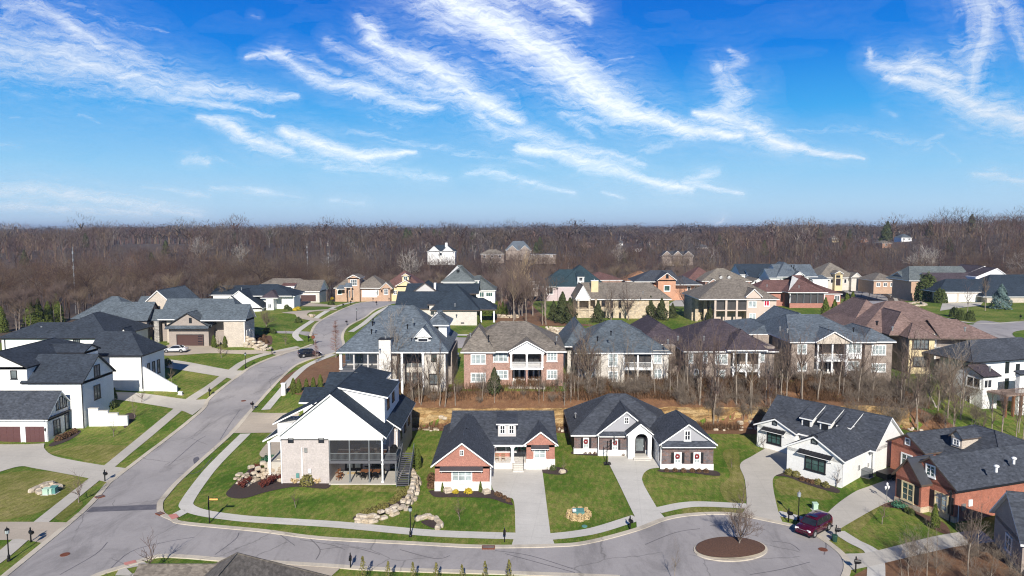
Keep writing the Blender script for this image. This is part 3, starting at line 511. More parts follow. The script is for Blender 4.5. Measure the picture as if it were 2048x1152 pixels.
DR = [('tanconcrete', [(457,867,1),(497,825,1),(600,827,1),(560,866,1)]), ('tanconcrete', [(520,905),(555,872),(580,900),(560,925),(530,918)]),
 ('palewalk', [(979,955,1),(985.6,934,1),(1082.5,934,1),(1085.6,949,1),(1101,1070,1),(1110.6,1092.5,1),(1023,1092.5,1),(1031,1067.5,1),(1028,1005),(1014,995.6),(989,984.7)]),
 ('palewalk', [(1216,910,1),(1307,912,1),(1323,936,1),(1299,939.4),(1286,951),(1287,969),(1313.7,1016),(1321,1026.5),(1333.5,1041.3,1),(1274,1062.5,1),(1272.4,1039.8,1),(1216,924.7,1)]),
 ('concrete', [(1531.7,897,1),(1556,890,1),(1580,905),(1573,941),(1549,954),(1546,973.7),(1556,1022),(1565.6,1047,1),(1483,1030,1),(1493,1009),(1489.7,961),(1480,930),(1506,912)]),
 ('concrete', [(1790,955,1),(1793,1004,1),(1764,1011),(1682,1057.7),(1675,1067),(1657,1083.5,1),(1622,1069,1),(1661,1020.6),(1706,986.7),(1738,973.7)]),
 ('concrete', [(1690,1109,1),(1744.8,1104.5),(1867.5,1074),(1960,1060,1),(1990,1085,1),(1903,1096.5),(1758,1130),(1700,1142,1)]),
 ('concrete', [(-60,887.7,1),(89,887.7,1),(89,898),(106.6,912),(150,922),(210,932),(259,938,1),(222,967,1),(167,955.5),(72,938),(37.5,934),(-20,950),(-80,960,1)]),
 ('concrete', [(205,784,1),(278.6,786.6),(377.6,799.6),(422,798,1),(385,831,1),(351.6,819),(250,802),(200,798,1)]),
 ('concrete', [(310,717,1),(364.6,722.8),(455.7,739.7),(493.5,742,1),(469,760,1),(437.5,753),(341,737),(310,727,1)]),
 ('tanconcrete', [(316,708,1),(335,690,1),(418,691,1),(445,700),(513,701),(552,704),(596,697,1),(562,712,1),(531,707),(498,709),(420,707),(340,712)]),
 ('tanconcrete', [(-40,1045,1),(65,1045),(132.6,1046,1),(86.5,1088,1),(40,1079),(17,1081),(-40,1082,1)]),
 ('tanconcrete', [(493,1118,1),(686,1133,1),(650,1165,1),(640,1230,1),(520,1230,1),(500,1165,1)])]
for m_, p in DR: sheet('driveway', p, m_, .075)
sheet('driveway', [Z3(960,415),Z3(1240,435),Z3(1330,445),Z3(1340,460),Z3(1200,455),Z3(940,450)], 'tanconcrete', .08)
sheet('driveway', [Z3(800,515),Z3(980,498),Z3(1130,490),Z3(1310,478),Z3(1320,490),Z3(1160,500),Z3(1070,512),Z3(1045,540),Z3(1090,562),Z3(1190,580),Z3(1150,598),Z3(1040,585),Z3(950,562),Z3(920,530)], 'tanconcrete', .08)
sheet('road', [Z3(740,695),Z3(1050,700),Z3(1080,722),Z3(1060,745),Z3(950,722),Z3(760,715)], 'asphalt', .05)
sheet('road', None, 'asphalt', .03, world=strip_pts([(860,685),(1120,685),(1330,676),(1530,668),(1700,655),(1850,650),(1960,654),(2100,655)], 8.0), step=3)
sheet('road', [(1700,586),(1718,580),(1740,580),(1765,590),(1776,600),(1768,622),(1735,640),(1690,640),(1702,605)], 'asphalt', .045)
sheet('sidewalk', None, 'concrete', .07, world=strip_pts([(1755,584),(1782,590),(1795,603),(1806,616),(1940,646),(2040,644)], 1.4)); sheet('driveway', [(1880,622,1),(1885,606,1),(1966,605,1),(1960,612,1),(1920,616)], 'concrete', .08)
sheet('sidewalk', None, 'concrete', .07, world=strip_pts([(1665,573),(1690,582),(1712,592)], 2.6)); sheet('road', [(1952,644),(2010,646),(2060,641),(2100,645),(2100,700),(2000,705),(1940,690)], 'asphalt', .05); sheet('lawn', [(2026,671),(2039,662),(2100,660),(2100,700),(2060,690)], 'lawn', .1)
sheet('driveway', [(1355,600),(1400,596),(1400,605),(1390,612),(1340,612)], 'concrete', .07)
for p in ([(336,1032,1),(352,1029,1),(358,1036,1),(344,1041,1)], [(247,1128,1),(270,1122,1),(274,1127,1),(250,1133,1)]): sheet('tactile_paving', p, 'pinkpad', .12, 'red tactile paving at the kerb ramp')
sheet('road_patch', [(171.5,1025,1),(184.5,1014.5,1),(313.6,1009.5,1),(312.7,1019.7,1)], 'patch', .042, 'dark asphalt patch across the side of the junction')
sheet('road_patch', [(387,918),(396,914),(399,922),(394,930),(388,927)], 'patch', .042)
for ln in ([(337,932),(360,912),(385,890),(398,880),(412,872)], [(355,948),(395,945),(425,915)], [(120,1150),(190,1110),(215,1085)], [(430,1110),(470,1080),(478,1066)], [(1610,1062),(1640,1075),(1652,1090),(1648,1110)], [(1545,1083),(1580,1088),(1600,1102)], [(600,1080),(660,1090),(690,1100)], [(620,1078),(640,1100),(632,1120)],[(640,1100),(700,1095),(760,1110)],[(210,1150),(260,1105),(330,1085),(390,1075)],[(440,880),(462,845),(480,820)],[(560,1070),(590,1092)],[(800,1100),(870,1118),(900,1112)],[(1420,1052),(1480,1048),(1530,1060)],[(1290,1090),(1350,1066),(1400,1058)],[(1500,1150),(1560,1140),(1620,1125)],[(1150,1140),(1060,1112),(990,1102)], [(1150,1146),(1080,1127),(1010,1108)]):
 sheet('tar_seam', None, 'patch', .043, world=strip_pts(ln, .09), step=5)
for p in ([(960,1098),(974,1096),(985,1096.5),(985,1101),(970,1102.5)],): pass
def plate(name, px, py, w_, d_, m, label, cat, dz=.13, rz=0):
 a = MB(); c = at(px, py); a.box(-w_ / 2, w_ / 2, -d_ / 2, d_ / 2, -.1, .02, m)
 for k in range(5): a.box(-w_ / 2 + .08, w_ / 2 - .08, -d_ / 2 + .1 + k * (d_ - .2) / 5, -d_ / 2 + .1 + (k + .45) * (d_ - .2) / 5, .02, .035, 'patch')
 o = a.build(name); o.location = (c.x, c.y, c.z + dz); o.rotation_euler = (0, 0, rz); tag(o, label, cat); return o
plate('storm_drain', 977, 1096.5, 1.25, .7, 'iron', 'rusty storm drain in the kerb left of the wide pale driveway', 'storm drain')
plate('storm_drain', 320, 1029, .9, .6, 'iron', 'red brown storm drain at the rounded kerb corner by the asphalt patch', 'storm drain', rz=-.6); plate('storm_drain', 199, 995, .9, .7, 'iron', 'rusty storm drain in the left kerb below the young street tree', 'storm drain', rz=.9)
for (px, py, lb) in ((1646, 1100, 'rusty round manhole cover in the turning circle'), (487, 802, 'round manhole cover in the street beside the double mailbox driveway'), (130, 1110, 'round manhole cover near the lower left kerb')):
 a = MB(); a.lathe((0, 0, 0), [(.42, -.05), (.42, .02), (.36, .022), (.01, .022)], 'iron', 16); o = a.build('manhole_cover'); c = at(px, py); o.location = (c.x, c.y, c.z + .05); tag(o, lb, 'manhole cover')
for m_, p, lb in (('mulch', [(656,964),(653,978),(600,974),(569,977),(528,986),(490,997),(462,996),(452,988),(462,975),(482,955),(510,935),(560,950),(600,962)], 'dark mulch bed below the corner house'),
  ('mulch', [(860,986),(868,981),(976,980),(989,984.7),(1014,995.6),(1026,1011),(1007,1006),(976,997),(914,995),(873,995)], 'dark mulch bed in front of the brick house'),
  ('mulch', [(1084,936),(1109,934),(1130,938),(1135,945),(1120,950),(1086,946)], 'mulch bed right of the wide driveway'), ('mulch', [(826,980),(822,992),(812,1003),(778,1024),(750,1033),(712,1041),(708,1034),(745,1015),(785,1003),(812,980)], 'curved mulch bed behind the boulder wall'),
  ('mulch', [(1324,939),(1423,941),(1441,951),(1425,952),(1376,946),(1325,945)], 'mulch bed below the right gable'), ('mulch', [(1149,903),(1199,906),(1255,907),(1255,911),(1199,912),(1147,909)], 'mulch strip below the left windows'),
  ('mulch', [(1549,945),(1573,942),(1667,974),(1679,986),(1661,984),(1609,968),(1577,955),(1551,952)], 'mulch bed round the white farmhouse'), ('brownmulch', [(1761,1012),(1787,1004),(1835,1024),(1887,1046),(1900,1070),(1870,1060),(1851,1039),(1803,1020)], 'brown mulch bed round the red brick house'),
  ('mulch', [(98,890),(120,877),(150,863),(162,864),(140,880),(105,893)], 'mulch strip beside the left garage'), ('mulch', [(842,1044),(866,1040),(877,1050),(874,1058),(858,1054)], 'mulch in front of the small boulder wall'),
  ('brownmulch', [Z3(480,770),Z3(640,740),Z3(700,750),Z3(690,830),Z3(560,830)], 'brown bed above the stacked stone wall'), ('mulch', [(249,832),(262,826),(272,832),(262,846),(248,856)], 'mulch bed beside the stepped wall')):
 sheet('mulch_bed', p, m_, .05, lb)
for p in ([(1372,1020),(1410,1014),(1480,1020),(1484,1030),(1440,1029),(1392,1030),(1366,1033)], [(1445,905),(1475,900),(1480,930),(1488,960),(1490,1005),(1455,1003),(1440,975),(1460,950)], [(1327,948),(1400,955),(1440,955),(1400,962),(1335,955)], [(300,905),(350,880),(352,886),(320,930),(262,945)], [(-20,960),(60,942),(150,955),(150,990),(60,1030),(-30,1035)],
          [(100,905),(180,890),(260,895),(210,925),(130,912)], [(1560,955),(1640,975),(1660,1000),(1560,985)], [(690,970),(800,973),(790,985),(690,978)], [(110,1030),(150,1000),(165,1010),(125,1040)], [(1760,1010),(1700,1040),(1720,1060)]):
 sheet('dry_grass', p, 'drylawn', .022, kind='structure')
sheet('litter_slope', [(690,800),(760,800),(830,790),(930,783),(1130,783),(1330,780),(1500,775),(1650,780),(1760,800),(1820,845),(1900,870),(2040,890),(2100,900),(2100,1000),(1990,940),(1840,855),(1800,850),(1560,868),(1480,868),(1340,868),(1120,866),(880,862),(810,850),(740,870),(700,845)], 'litter', .03, 'orange brown leaf litter slope between the two rows of houses')
sheet('litter_slope', [(1690,786),(1780,790),(1835,815),(1890,842),(1950,868),(2070,885),(2100,910),(1950,890),(1800,858),(1700,840)], 'litter', .045)
sheet('litter_slope', [(1100,640),(1170,648),(1180,652),(1090,652),(1010,655),(990,640),(1000,600),(1040,590)], 'litter', .04)
sheet('litter_slope', [(1700,1160),(1760,1128),(1860,1095),(1960,1085),(2080,1080),(2080,1200),(1700,1220)], 'litter', .03, 'leaf litter under the lower right thicket')
sheet('litter_slope', [(560,760),(640,722),(700,712),(680,760),(600,790)], 'litter', .03); sheet('flower_bed', [(924,806),(960,800),(1060,803),(1085,808),(1060,813),(960,812)], 'brownmulch', .05)
def cliff():
 xs = np.arange(-16, 61, .55); rows = [0, .45, .5, 1.0, 1.05, 1.6, 1.65, 2.2, 2.25, 2.7]; a = MB(); v = []
 for r in rows:
  for x in xs:
   y = float(np.interp(x, BLX, BLY)) - .3 + .32 * r + .9 * (float(vnoise(np.array([x]), np.array([0]), 2.6, 5)[0]) - .5) + .45 * ((int(x * .9 + 40) * 7 + int(r * 2.2) * 13) % 5) / 5
   base = zt(x, float(np.interp(x, BLX, BLY)) - 1.2) - .3; v.append((x, y, base + r * 1.22))
 n = len(xs); a.v = v; mi = a.mat('rock')
 for j in range(len(rows) - 1):
  for i in range(n - 1): a.f.append((j * n + i, j * n + i + 1, (j + 1) * n + i + 1, (j + 1) * n + i)); a.mi.append(mi)
 top = len(a.v)
 for i, x in enumerate(xs): a.v.append((x, v[(len(rows) - 1) * n + i][1] + 3.2, zt(x, v[(len(rows) - 1) * n + i][1] + 3.2) - .15))
 lm = a.mat('litter')
 for i in range(n - 1): a.f.append(((len(rows) - 1) * n + i, (len(rows) - 1) * n + i + 1, top + i + 1, top + i)); a.mi.append(lm)
 o = a.build('cut_rock_face'); o['kind'] = 'structure'; o['label'] = 'cut face of layered tan rock behind the front houses'
 b = MB(); rng = random.Random(3)
 for k in range(170):
  x = rng.uniform(-20, 62); y = float(np.interp(x, BLX, BLY)) - rng.uniform(.2, 1.6); b.stone((x, y, zt(x, y) + .1), rng.uniform(.25, .8), rng.uniform(.25, .6), rng.uniform(.15, .45), 'boulder', None, rng)
 o = b.build('fallen_rocks'); tag(o, 'fallen pale rocks strewn along the foot of the cut face', 'rocks', kind='stuff')
cliff()
def island():
 pts = [(1461 + 74 * math.cos(t) * (1 + .0 * math.sin(t)), 1101 + 23.5 * math.sin(t)) for t in np.linspace(0, 2 * math.pi, 25)[:-1]]
 sheet('island_kerb', pts, 'kerbconcrete', .13, 'pale kerb ring of the turning circle island', thick=.15, kind='structure')
 p2 = [(1461 + 69.5 * math.cos(t), 1100.5 + 21 * math.sin(t)) for t in np.linspace(0, 2 * math.pi, 25)[:-1]]
 o = sheet('island_bed', p2, 'brownmulch', .15, 'brown mulch mound in the middle of the turning circle', step=.7); c = at(1461, 1100)
 for v in o.data.vertices: d = math.hypot((v.co.x - c.x) / 4, (v.co.y - c.y) / 3.6); v.co.z += .3 * max(0, 1 - d * d)
 for p in o.data.polygons: p.use_smooth = True
island()
class House:
 def __init__(s, name, label, org, z, yaw=0.0, cat='house', roof='roof_slate', wall='white', trim='trim', group=None):
  p = plane_pt(org[0], org[1], z); s.z = z
  s.e = empty(name, (p[0], p[1], z), R(yaw), label, cat, group); s.yaw = R(yaw)
  s.c, s.s = math.cos(s.yaw), math.sin(s.yaw); s.o = p
  s.W = MB(); s.Rf = MB(); s.T = MB(); s.roofm = roof; s.wallm = wall; s.trim = trim; s.parts = []
 def loc(s, p): dx = p[0] - s.o[0]; dy = p[1] - s.o[1]; return (dx * s.c + dy * s.s, -dx * s.s + dy * s.c, p[2] - s.z)
 def dl(s, px, py): d = ray(px, py); return (d[0] * s.c + d[1] * s.s, -d[0] * s.s + d[1] * s.c, d[2])
 def pk(s, px, py, h=0): return s.loc(plane_pt(px, py, s.z + h))[:2]
 def ony(s, px, py, yl):
  c = s.loc(CAM); d = s.dl(px, py); t = (yl - c[1]) / d[1]; return c[0] + d[0] * t, c[2] + d[2] * t
 def onx(s, px, py, xl):
  c = s.loc(CAM); d = s.dl(px, py); t = (xl - c[0]) / d[0]; return c[1] + d[1] * t, c[2] + d[2] * t
 def walls(s, x0, x1, y0, y1, z0, z1, m=None, mb=None):
  (mb or s.W).box(x0, x1, y0, y1, z0, z1, m or s.wallm); return dict(x0=x0, x1=x1, y0=y0, y1=y1, z0=z0, z1=z1)
 def roof(s, x0, x1, y0, y1, ze, zr, kind='x', a=None, b=None, oh=.45, m=None, gm=None, rk=.5, ends=True, th=.2, mb=None, rake=.35):
  """kind x / y: ridge direction; a, b: hip insets at the two ridge ends (0 = gable)"""
  m = m or s.roofm; mb = mb or s.Rf; tr = s.trim
  if kind == 'hip':
   kind = 'x' if (x1 - x0) >= (y1 - y0) else 'y'; a = b = min(x1 - x0, y1 - y0) / 2 * .98 + oh
  a = 0 if a is None else a; b = 0 if b is None else b
  if kind == 'x':
   X0 = x0 - (oh if a else rake); X1 = x1 + (oh if b else rake); Y0 = y0 - oh; Y1 = y1 + oh; ym = y0 + (y1 - y0) * rk
   A = (X0 + a, ym, zr); B = (X1 - b, ym, zr); c = [(X0, Y0, ze), (X1, Y0, ze), (X1, Y1, ze), (X0, Y1, ze)]
   mb.prism([c[0], c[1], B, A], th, m, tr); mb.prism([c[2], c[3], A, B], th, m, tr)
   if a: mb.prism([c[3], c[0], A], th, m, tr)
   if b: mb.prism([c[1], c[2], B], th, m, tr)
   if ends:
    f0 = oh / ((y1 - y0) * rk + oh); f1 = oh / ((y1 - y0) * (1 - rk) + oh)
    for X, ins in ((x0, a), (x1, b)):
     if not ins: s.W.poly([(X, y0, ze - .4), (X, y0, ze + (zr - ze) * f0 - th * .6), (X, ym, zr - th * 1.1), (X, y1, ze + (zr - ze) * f1 - th * .6), (X, y1, ze - .4)], gm or s.wallm)
   if A != B: s.Rf.tube((A[0], A[1], A[2] + .0), (B[0], B[1], B[2]), .09, .09, m, 4, False)
   for P, q in ((A, (c[0], c[3])), (B, (c[1], c[2]))):
    if (P is A and a) or (P is B and b):
     for w_ in q: s.Rf.tube(P, w_, .09, .09, m, 4, False)
  else:
   X0 = x0 - oh; X1 = x1 + oh; Y0 = y0 - (oh if a else rake); Y1 = y1 + (oh if b else rake); xm = x0 + (x1 - x0) * rk
   A = (xm, Y0 + a, zr); B = (xm, Y1 - b, zr); c = [(X0, Y0, ze), (X1, Y0, ze), (X1, Y1, ze), (X0, Y1, ze)]
   mb.prism([c[1], c[2], B, A], th, m, tr); mb.prism([c[3], c[0], A, B], th, m, tr)
   if a: mb.prism([c[0], c[1], A], th, m, tr)
   if b: mb.prism([c[2], c[3], B], th, m, tr)
   if ends:
    f0 = oh / ((x1 - x0) * rk + oh); f1 = oh / ((x1 - x0) * (1 - rk) + oh)
    for Y, ins in ((y0, a), (y1, b)):
     if not ins: s.W.poly([(x0, Y, ze - .4), (x0, Y, ze + (zr - ze) * f0 - th * .6), (xm, Y, zr - th * 1.1), (x1, Y, ze + (zr - ze) * f1 - th * .6), (x1, Y, ze - .4)], gm or s.wallm)
   s.Rf.tube(A, B, .09, .09, m, 4, False)
   for P, q in ((A, (c[0], c[1])), (B, (c[2], c[3]))):
    if (P is A and a) or (P is B and b):
     for w_ in q: s.Rf.tube(P, w_, .09, .09, m, 4, False)
 def shed(s, x0, x1, y0, y1, z00, z11, axis='y', m=None, oh=.25, th=.16, mb=None):
  """axis y: height z00 at y0 to z11 at y1; axis x: z00 at x0 to z11 at x1"""
  X0, X1, Y0, Y1 = x0 - oh, x1 + oh, y0 - oh, y1 + oh
  if axis == 'y': p = [(X0, Y0, z00), (X1, Y0, z00), (X1, Y1, z11), (X0, Y1, z11)]
  else: p = [(X0, Y0, z00), (X1, Y0, z11), (X1, Y1, z11), (X0, Y1, z00)]
  (mb or s.Rf).prism(p, th, m or s.roofm, s.trim)
 def blk(s, a, b, ye, yr, depth, kind='x', ia=None, ib=None, wall=None, roof=None, gm=None, base=-2.0, oh=.45, h=0, rk=.5, rise=None, y0=None, inset=0, ends=True, skirt=None):
  """a, b = surveyed ends of the front wall at height h; ye = eave row above a; yr = (col, row) of the ridge"""
  xa, ya = s.pk(a[0], a[1], h) if y0 is None else (s.ony(a[0], a[1], y0)[0], y0)
  xb = s.ony(b[0], b[1], ya)[0] if len(b) > 1 else s.ony(b[0], a[1], ya)[0]
  ze = s.ony(a[0], ye, ya - oh * .5)[1] if ye > 50 else ye
  w_ = xb - xa
  if rise is None:
   yp = ya if (kind == 'y' and not ia) else (ya + depth * rk if (kind == 'x' or (kind == 'hip' and w_ >= depth)) else ya + min(w_, depth) / 2)
   zr = s.ony(yr[0], yr[1], yp)[1]
  else: zr = ze + rise
  B = s.walls(xa + inset, xb - inset, ya, ya + depth, base, ze, wall)
  s.roof(xa, xb, ya, ya + depth, ze + .12, zr, kind, ia, ib, oh, roof, gm, rk, ends)
  if skirt: s.W.box(xa - .05, xb + .05, ya - .05, ya + depth + .05, base, skirt[0], skirt[1])
  B.update(zr=zr, ze=ze);
  if DEBUG: print('  blk %s x %.1f..%.1f y %.1f d %.1f eave %.1f ridge %.1f' % (s.e.name, xa, xb, ya, depth, ze, zr))
  return B
 def fb(s, mb, B, face, u0, u1, z0, z1, t0, t1, m):
  if face == 'f': mb.box(u0, u1, B['y0'] - t1, B['y0'] - t0, z0, z1, m)
  elif face == 'b': mb.box(u0, u1, B['y1'] + t0, B['y1'] + t1, z0, z1, m)
  elif face == 'r': mb.box(B['x1'] + t0, B['x1'] + t1, u0, u1, z0, z1, m)
  else: mb.box(B['x0'] - t1, B['x0'] - t0, u0, u1, z0, z1, m)
 def rect(s, B, face, px):
  if len(px) == 4 and max(map(abs, px)) > 60:
   f = (lambda x, y: s.ony(x, y, B['y0'])) if face == 'f' else (lambda x, y: s.onx(x, y, B['x1'] if face == 'r' else B['x0']))
   if face == 'b': f = lambda x, y: s.ony(x, y, B['y1'])
   x0, y0, x1, y1 = px; ym = (y0 + y1) / 2
   if face in 'fb': u0 = f(x0, ym)[0]; u1 = f(x1, ym)[0]; z1 = f((x0 + x1) / 2, y0)[1]; z0 = f((x0 + x1) / 2, y1)[1]
   else:
    (u0, _), (u1, _) = f(x0, ym), f(x1, ym); z1 = f((x0 + x1) / 2, y0)[1]; z0 = f((x0 + x1) / 2, y1)[1]
   return min(u0, u1), max(u0, u1), min(z0, z1), max(z0, z1)
  return px[0], px[1], px[2], px[3]
 def win(s, B, face, px, cols=2, rows=2, fm=None, pm='glassgrey', fw=.09, shut=None, lintel=None, arch=False, proud=.0, name='window', label=None):
  u0, u1, z0, z1 = s.rect(B, face, px); fm = fm or s.trim; a = MB(); p = MB(); t = proud; fw = min(fw, (u1 - u0) * .11)
  if face in 'fb': u0 = max(u0, B['x0'] + .1); u1 = min(u1, B['x1'] - .1)
  if u1 - u0 < .25 or z1 - z0 < .25: return None
  s.fb(p, B, face, u0 + .02, u1 - .02, z0 + .02, z1 - .02, t, t + .03, pm)
  for (p0, p1, q0, q1) in ((u0 - fw * .6, u0 + fw, z0 - fw * .6, z1 + fw * .6), (u1 - fw, u1 + fw * .6, z0 - fw * .6, z1 + fw * .6)): s.fb(a, B, face, p0, p1, q0, q1, t, t + .09, fm)
  s.fb(a, B, face, u0 + fw, u1 - fw, z1 - fw, z1 + fw * .6, t, t + .088, fm); s.fb(a, B, face, u0 + fw, u1 - fw, z0 - fw * .6, z0 + fw * .8, t, t + .088, fm)
  for k in range(1, cols): uu = u0 + (u1 - u0) * k / cols; s.fb(a, B, face, uu - fw * .5, uu + fw * .5, z0 + fw * .8, z1 - fw, t, t + .07, fm)
  for k in range(1, rows): zz = z0 + (z1 - z0) * k / rows; s.fb(a, B, face, u0 + fw, u1 - fw, zz - fw * .28, zz + fw * .28, t, t + .055, fm)
  if z1 - z0 > 1.15: s.fb(a, B, face, u0 - .12, u1 + .12, z0 - fw * .6 - .1, z0 - fw * .6 - .002, 0, t + .13, fm)
  if lintel: s.fb(a, B, face, u0 - .2, u1 + .2, z1 + fw * .6 + .002, z1 + .3, 0, t + .06, lintel)
  o = a.build(name, s.e); pn = p.build('pane', o)
  if label: o['label'] = label
  if shut:
   w_ = min(.55, (u1 - u0) * .4)
   for (q0, q1) in ((u0 - w_ - .1, u0 - .1), (u1 + .1, u1 + w_ + .1)):
    sm = MB(); s.fb(sm, B, face, q0, q1, z0, z1, .0, .06, shut); s.fb(sm, B, face, q0 + .07, q1 - .07, z0 + .1, (z0 + z1) / 2 - .05, .06, .075, shut); s.fb(sm, B, face, q0 + .07, q1 - .07, (z0 + z1) / 2 + .05, z1 - .1, .06, .075, shut); sm.build('shutter', s.e)
  return o
 def door(s, B, face, px, m='door', fm=None, name='door', panes=None, leaves=1):
  u0, u1, z0, z1 = s.rect(B, face, px); fm = fm or s.trim; a = MB()
  s.fb(a, B, face, u0, u1, z0, z1, .0, .05, m); s.fb(a, B, face, u0 - .1, u0, z0, z1 + .1, 0, .09, fm); s.fb(a, B, face, u1, u1 + .1, z0, z1 + .1, 0, .09, fm); s.fb(a, B, face, u0, u1, z1, z1 + .1, 0, .088, fm)
  for k in range(1, leaves): uu = u0 + (u1 - u0) * k / leaves; s.fb(a, B, face, uu - .03, uu + .03, z0, z1, .05, .07, fm)
  o = a.build(name, s.e)
  if panes:
   g = MB(); n = leaves
   for k in range(n): q0 = u0 + (u1 - u0) * k / n; q1 = u0 + (u1 - u0) * (k + 1) / n; s.fb(g, B, face, q0 + .15, q1 - .15, z0 + .35, z1 - .15, .05, .062, panes)
   g.build('pane', o)
  hmb = MB(); s.fb(hmb, B, face, u1 - .16, u1 - .08, z0 + .9, z0 + 1.15, .05, .12, 'steel'); hmb.build('handle', o); return o
 def gdoor(s, B, face, px, m='gdoor', cols=4, lights=None):
  u0, u1, z0, z1 = s.rect(B, face, px); a = MB(); s.fb(a, B, face, u0, u1, z0, z1, .0, .03, m)
  n = 4
  for k in range(n):
   zz0 = z0 + (z1 - z0) * k / n
   for c in range(cols): uu = u0 + (u1 - u0) * c / cols; s.fb(a, B, face, uu + .06, uu + (u1 - u0) / cols - .06, zz0 + .07, zz0 + (z1 - z0) / n - .07, .03, .055, m)
  for q in ((u0 - .14, u0, z0, z1 + .14), (u1, u1 + .14, z0, z1 + .14)): s.fb(a, B, face, *q, 0, .1, s.trim)
  s.fb(a, B, face, u0, u1, z1, z1 + .14, 0, .098, s.trim); o = a.build('garage_door', s.e)
  if lights:
   g = MB()
   for (f0, f1, g0, g1) in lights: s.fb(g, B, face, u0 + (u1 - u0) * f0, u0 + (u1 - u0) * f1, z0 + (z1 - z0) * g0, z0 + (z1 - z0) * g1, .055, .07, 'glassdark')
   g.build('pane', o)
  return o
 def awning(s, B, face, px, m='metal', out=.7):
  u0, u1, z0, z1 = s.rect(B, face, px); a = MB(); y = B['y0']
  if face == 'f': a.prism([(u0, y - out, z0), (u1, y - out, z0), (u1, y, z1), (u0, y, z1)], .07, m, s.trim)
  for uu in np.arange(u0 + .2, u1, .45):
   if face == 'f': a.prism([(uu, y - out, z0 + .04), (uu + .04, y - out, z0 + .04), (uu + .04, y, z1 + .04), (uu, y, z1 + .04)], .04, m)
  for uu in (u0 + .15, u1 - .23):
   if face == 'f': a.prism([(uu, y - out + .1, z0 - .06), (uu + .08, y - out + .1, z0 - .06), (uu + .08, y, z0 - .5), (uu, y, z0 - .5)], .08, s.trim)
  return a.build('awning', s.e)
 def chimney(s, x0, x1, y0, y1, z0, z1, m=None, cap='darktrim'):
  a = MB(); a.box(x0, x1, y0, y1, z0, z1, m or s.wallm); a.box(x0 - .08, x1 + .08, y0 - .08, y1 + .08, z1, z1 + .12, cap); xm = (x0 + x1) / 2; ym = (y0 + y1) / 2
  a.tube((xm, ym, z1 + .12), (xm, ym, z1 + .5), .14, .14, 'steel', 8); return a.build('chimney', s.e)
 def post(s, x, y, z0, z1, w_=.2, m=None, name='porch_column'):
  a = MB(); a.box(x - w_ / 2, x + w_ / 2, y - w_ / 2, y + w_ / 2, z0, z1, m or s.trim); a.box(x - w_ * .7, x + w_ * .7, y - w_ * .7, y + w_ * .7, z0 + .001, z0 + .15, m or s.trim); a.box(x - w_ * .7, x + w_ * .7, y - w_ * .7, y + w_ * .7, z1 - .15, z1 - .001, m or s.trim); return a.build(name, s.e)
 def rail(s, x0, x1, y, z, m=None, hgt=.95, step=.14, axis='x'):
  a = MB(); m = m or s.trim
  bx = (lambda p, q, r0, r1, z0, z1: a.box(p, q, y + r0, y + r1, z0, z1, m)) if axis == 'x' else (lambda p, q, r0, r1, z0, z1: a.box(y + r0, y + r1, p, q, z0, z1, m))
  bx(x0, x1, -.04, .04, z + hgt - .07, z + hgt); bx(x0, x1, -.03, .03, z + .08, z + .13); c = x0 + step
  while c < x1: bx(c - .015, c + .015, -.015, .015, z + .13, z + hgt - .07); c += step
  return a.build('railing', s.e)
 def vent(s, px, py, h, r=.18, m='steel', name='roof_vent'):
  x, y = s.pk(px, py, h); a = MB(); a.tube((x, y, h - .5), (x, y, h + .1), r * .5, r * .5, m, 8); a.lathe((x, y, h + .05), [(r * .5, 0), (r, .02), (r, .15), (r * .4, .24), (.01, .25)], m, 8); return a.build(name, s.e)
 def vents(s, lst, h, **k):
  for px, py in lst: s.vent(px, py, h, **k)
 def downpipe(s, x, y, z0, z1, m=None):
  a = MB(); a.box(x - .06, x + .06, y - .12, y - .02, z0, z1, m or s.trim); a.box(x - .06, x + .06, y - .45, y - .02, z1 - .1, z1 + .02, m or s.trim); return a.build('downpipe', s.e)
 def gutter(s, x0, x1, y, z, m=None):
  s.T.box(x0, x1, y - .13, y, z - .12, z + .03, m or s.trim)
 def dormer(s, x0, x1, y0, y1, z0, z1, kind, zr, wall=None, roof=None, pm='glassdark', cols=2, fm=None, winr=None, shedback=None, n=1):
  a = MB(); a.box(x0, x1, y0, y1, z0, z1, wall or s.wallm); keep = s.W; s.W = a
  if kind == 'y': s.roof(x0, x1, y0, y1, z1 + .05, zr, 'y', 0, 0, .22, roof, wall, mb=a, rake=.2, th=.14)
  else: s.shed(x0, x1, y0, y1, z1 + .05, zr, 'y', roof, mb=a)
  s.W = keep; d = a.build('dormer', s.e); B = dict(x0=x0, x1=x1, y0=y0, y1=y1); wds = []
  mw = (x1 - x0) * .22
  for k in range(n):
   q0 = x0 + (x1 - x0) * k / n + mw / n; q1 = x0 + (x1 - x0) * (k + 1) / n - mw / n
   u = winr or (q0, q1, z1 - min(1.3, (z1 - z0) * .75), z1 - .2); o = s.win(B, 'f', u, cols, 2, fm, pm, .07)
   if o: o.parent = d
  return B
 def done(s):
  if s.W.f: s.W.build('wall', s.e)
  if s.Rf.f: s.Rf.build('roof', s.e)
  if s.T.f: s.T.build('gutter', s.e)
  return s.e
DEBUG = False
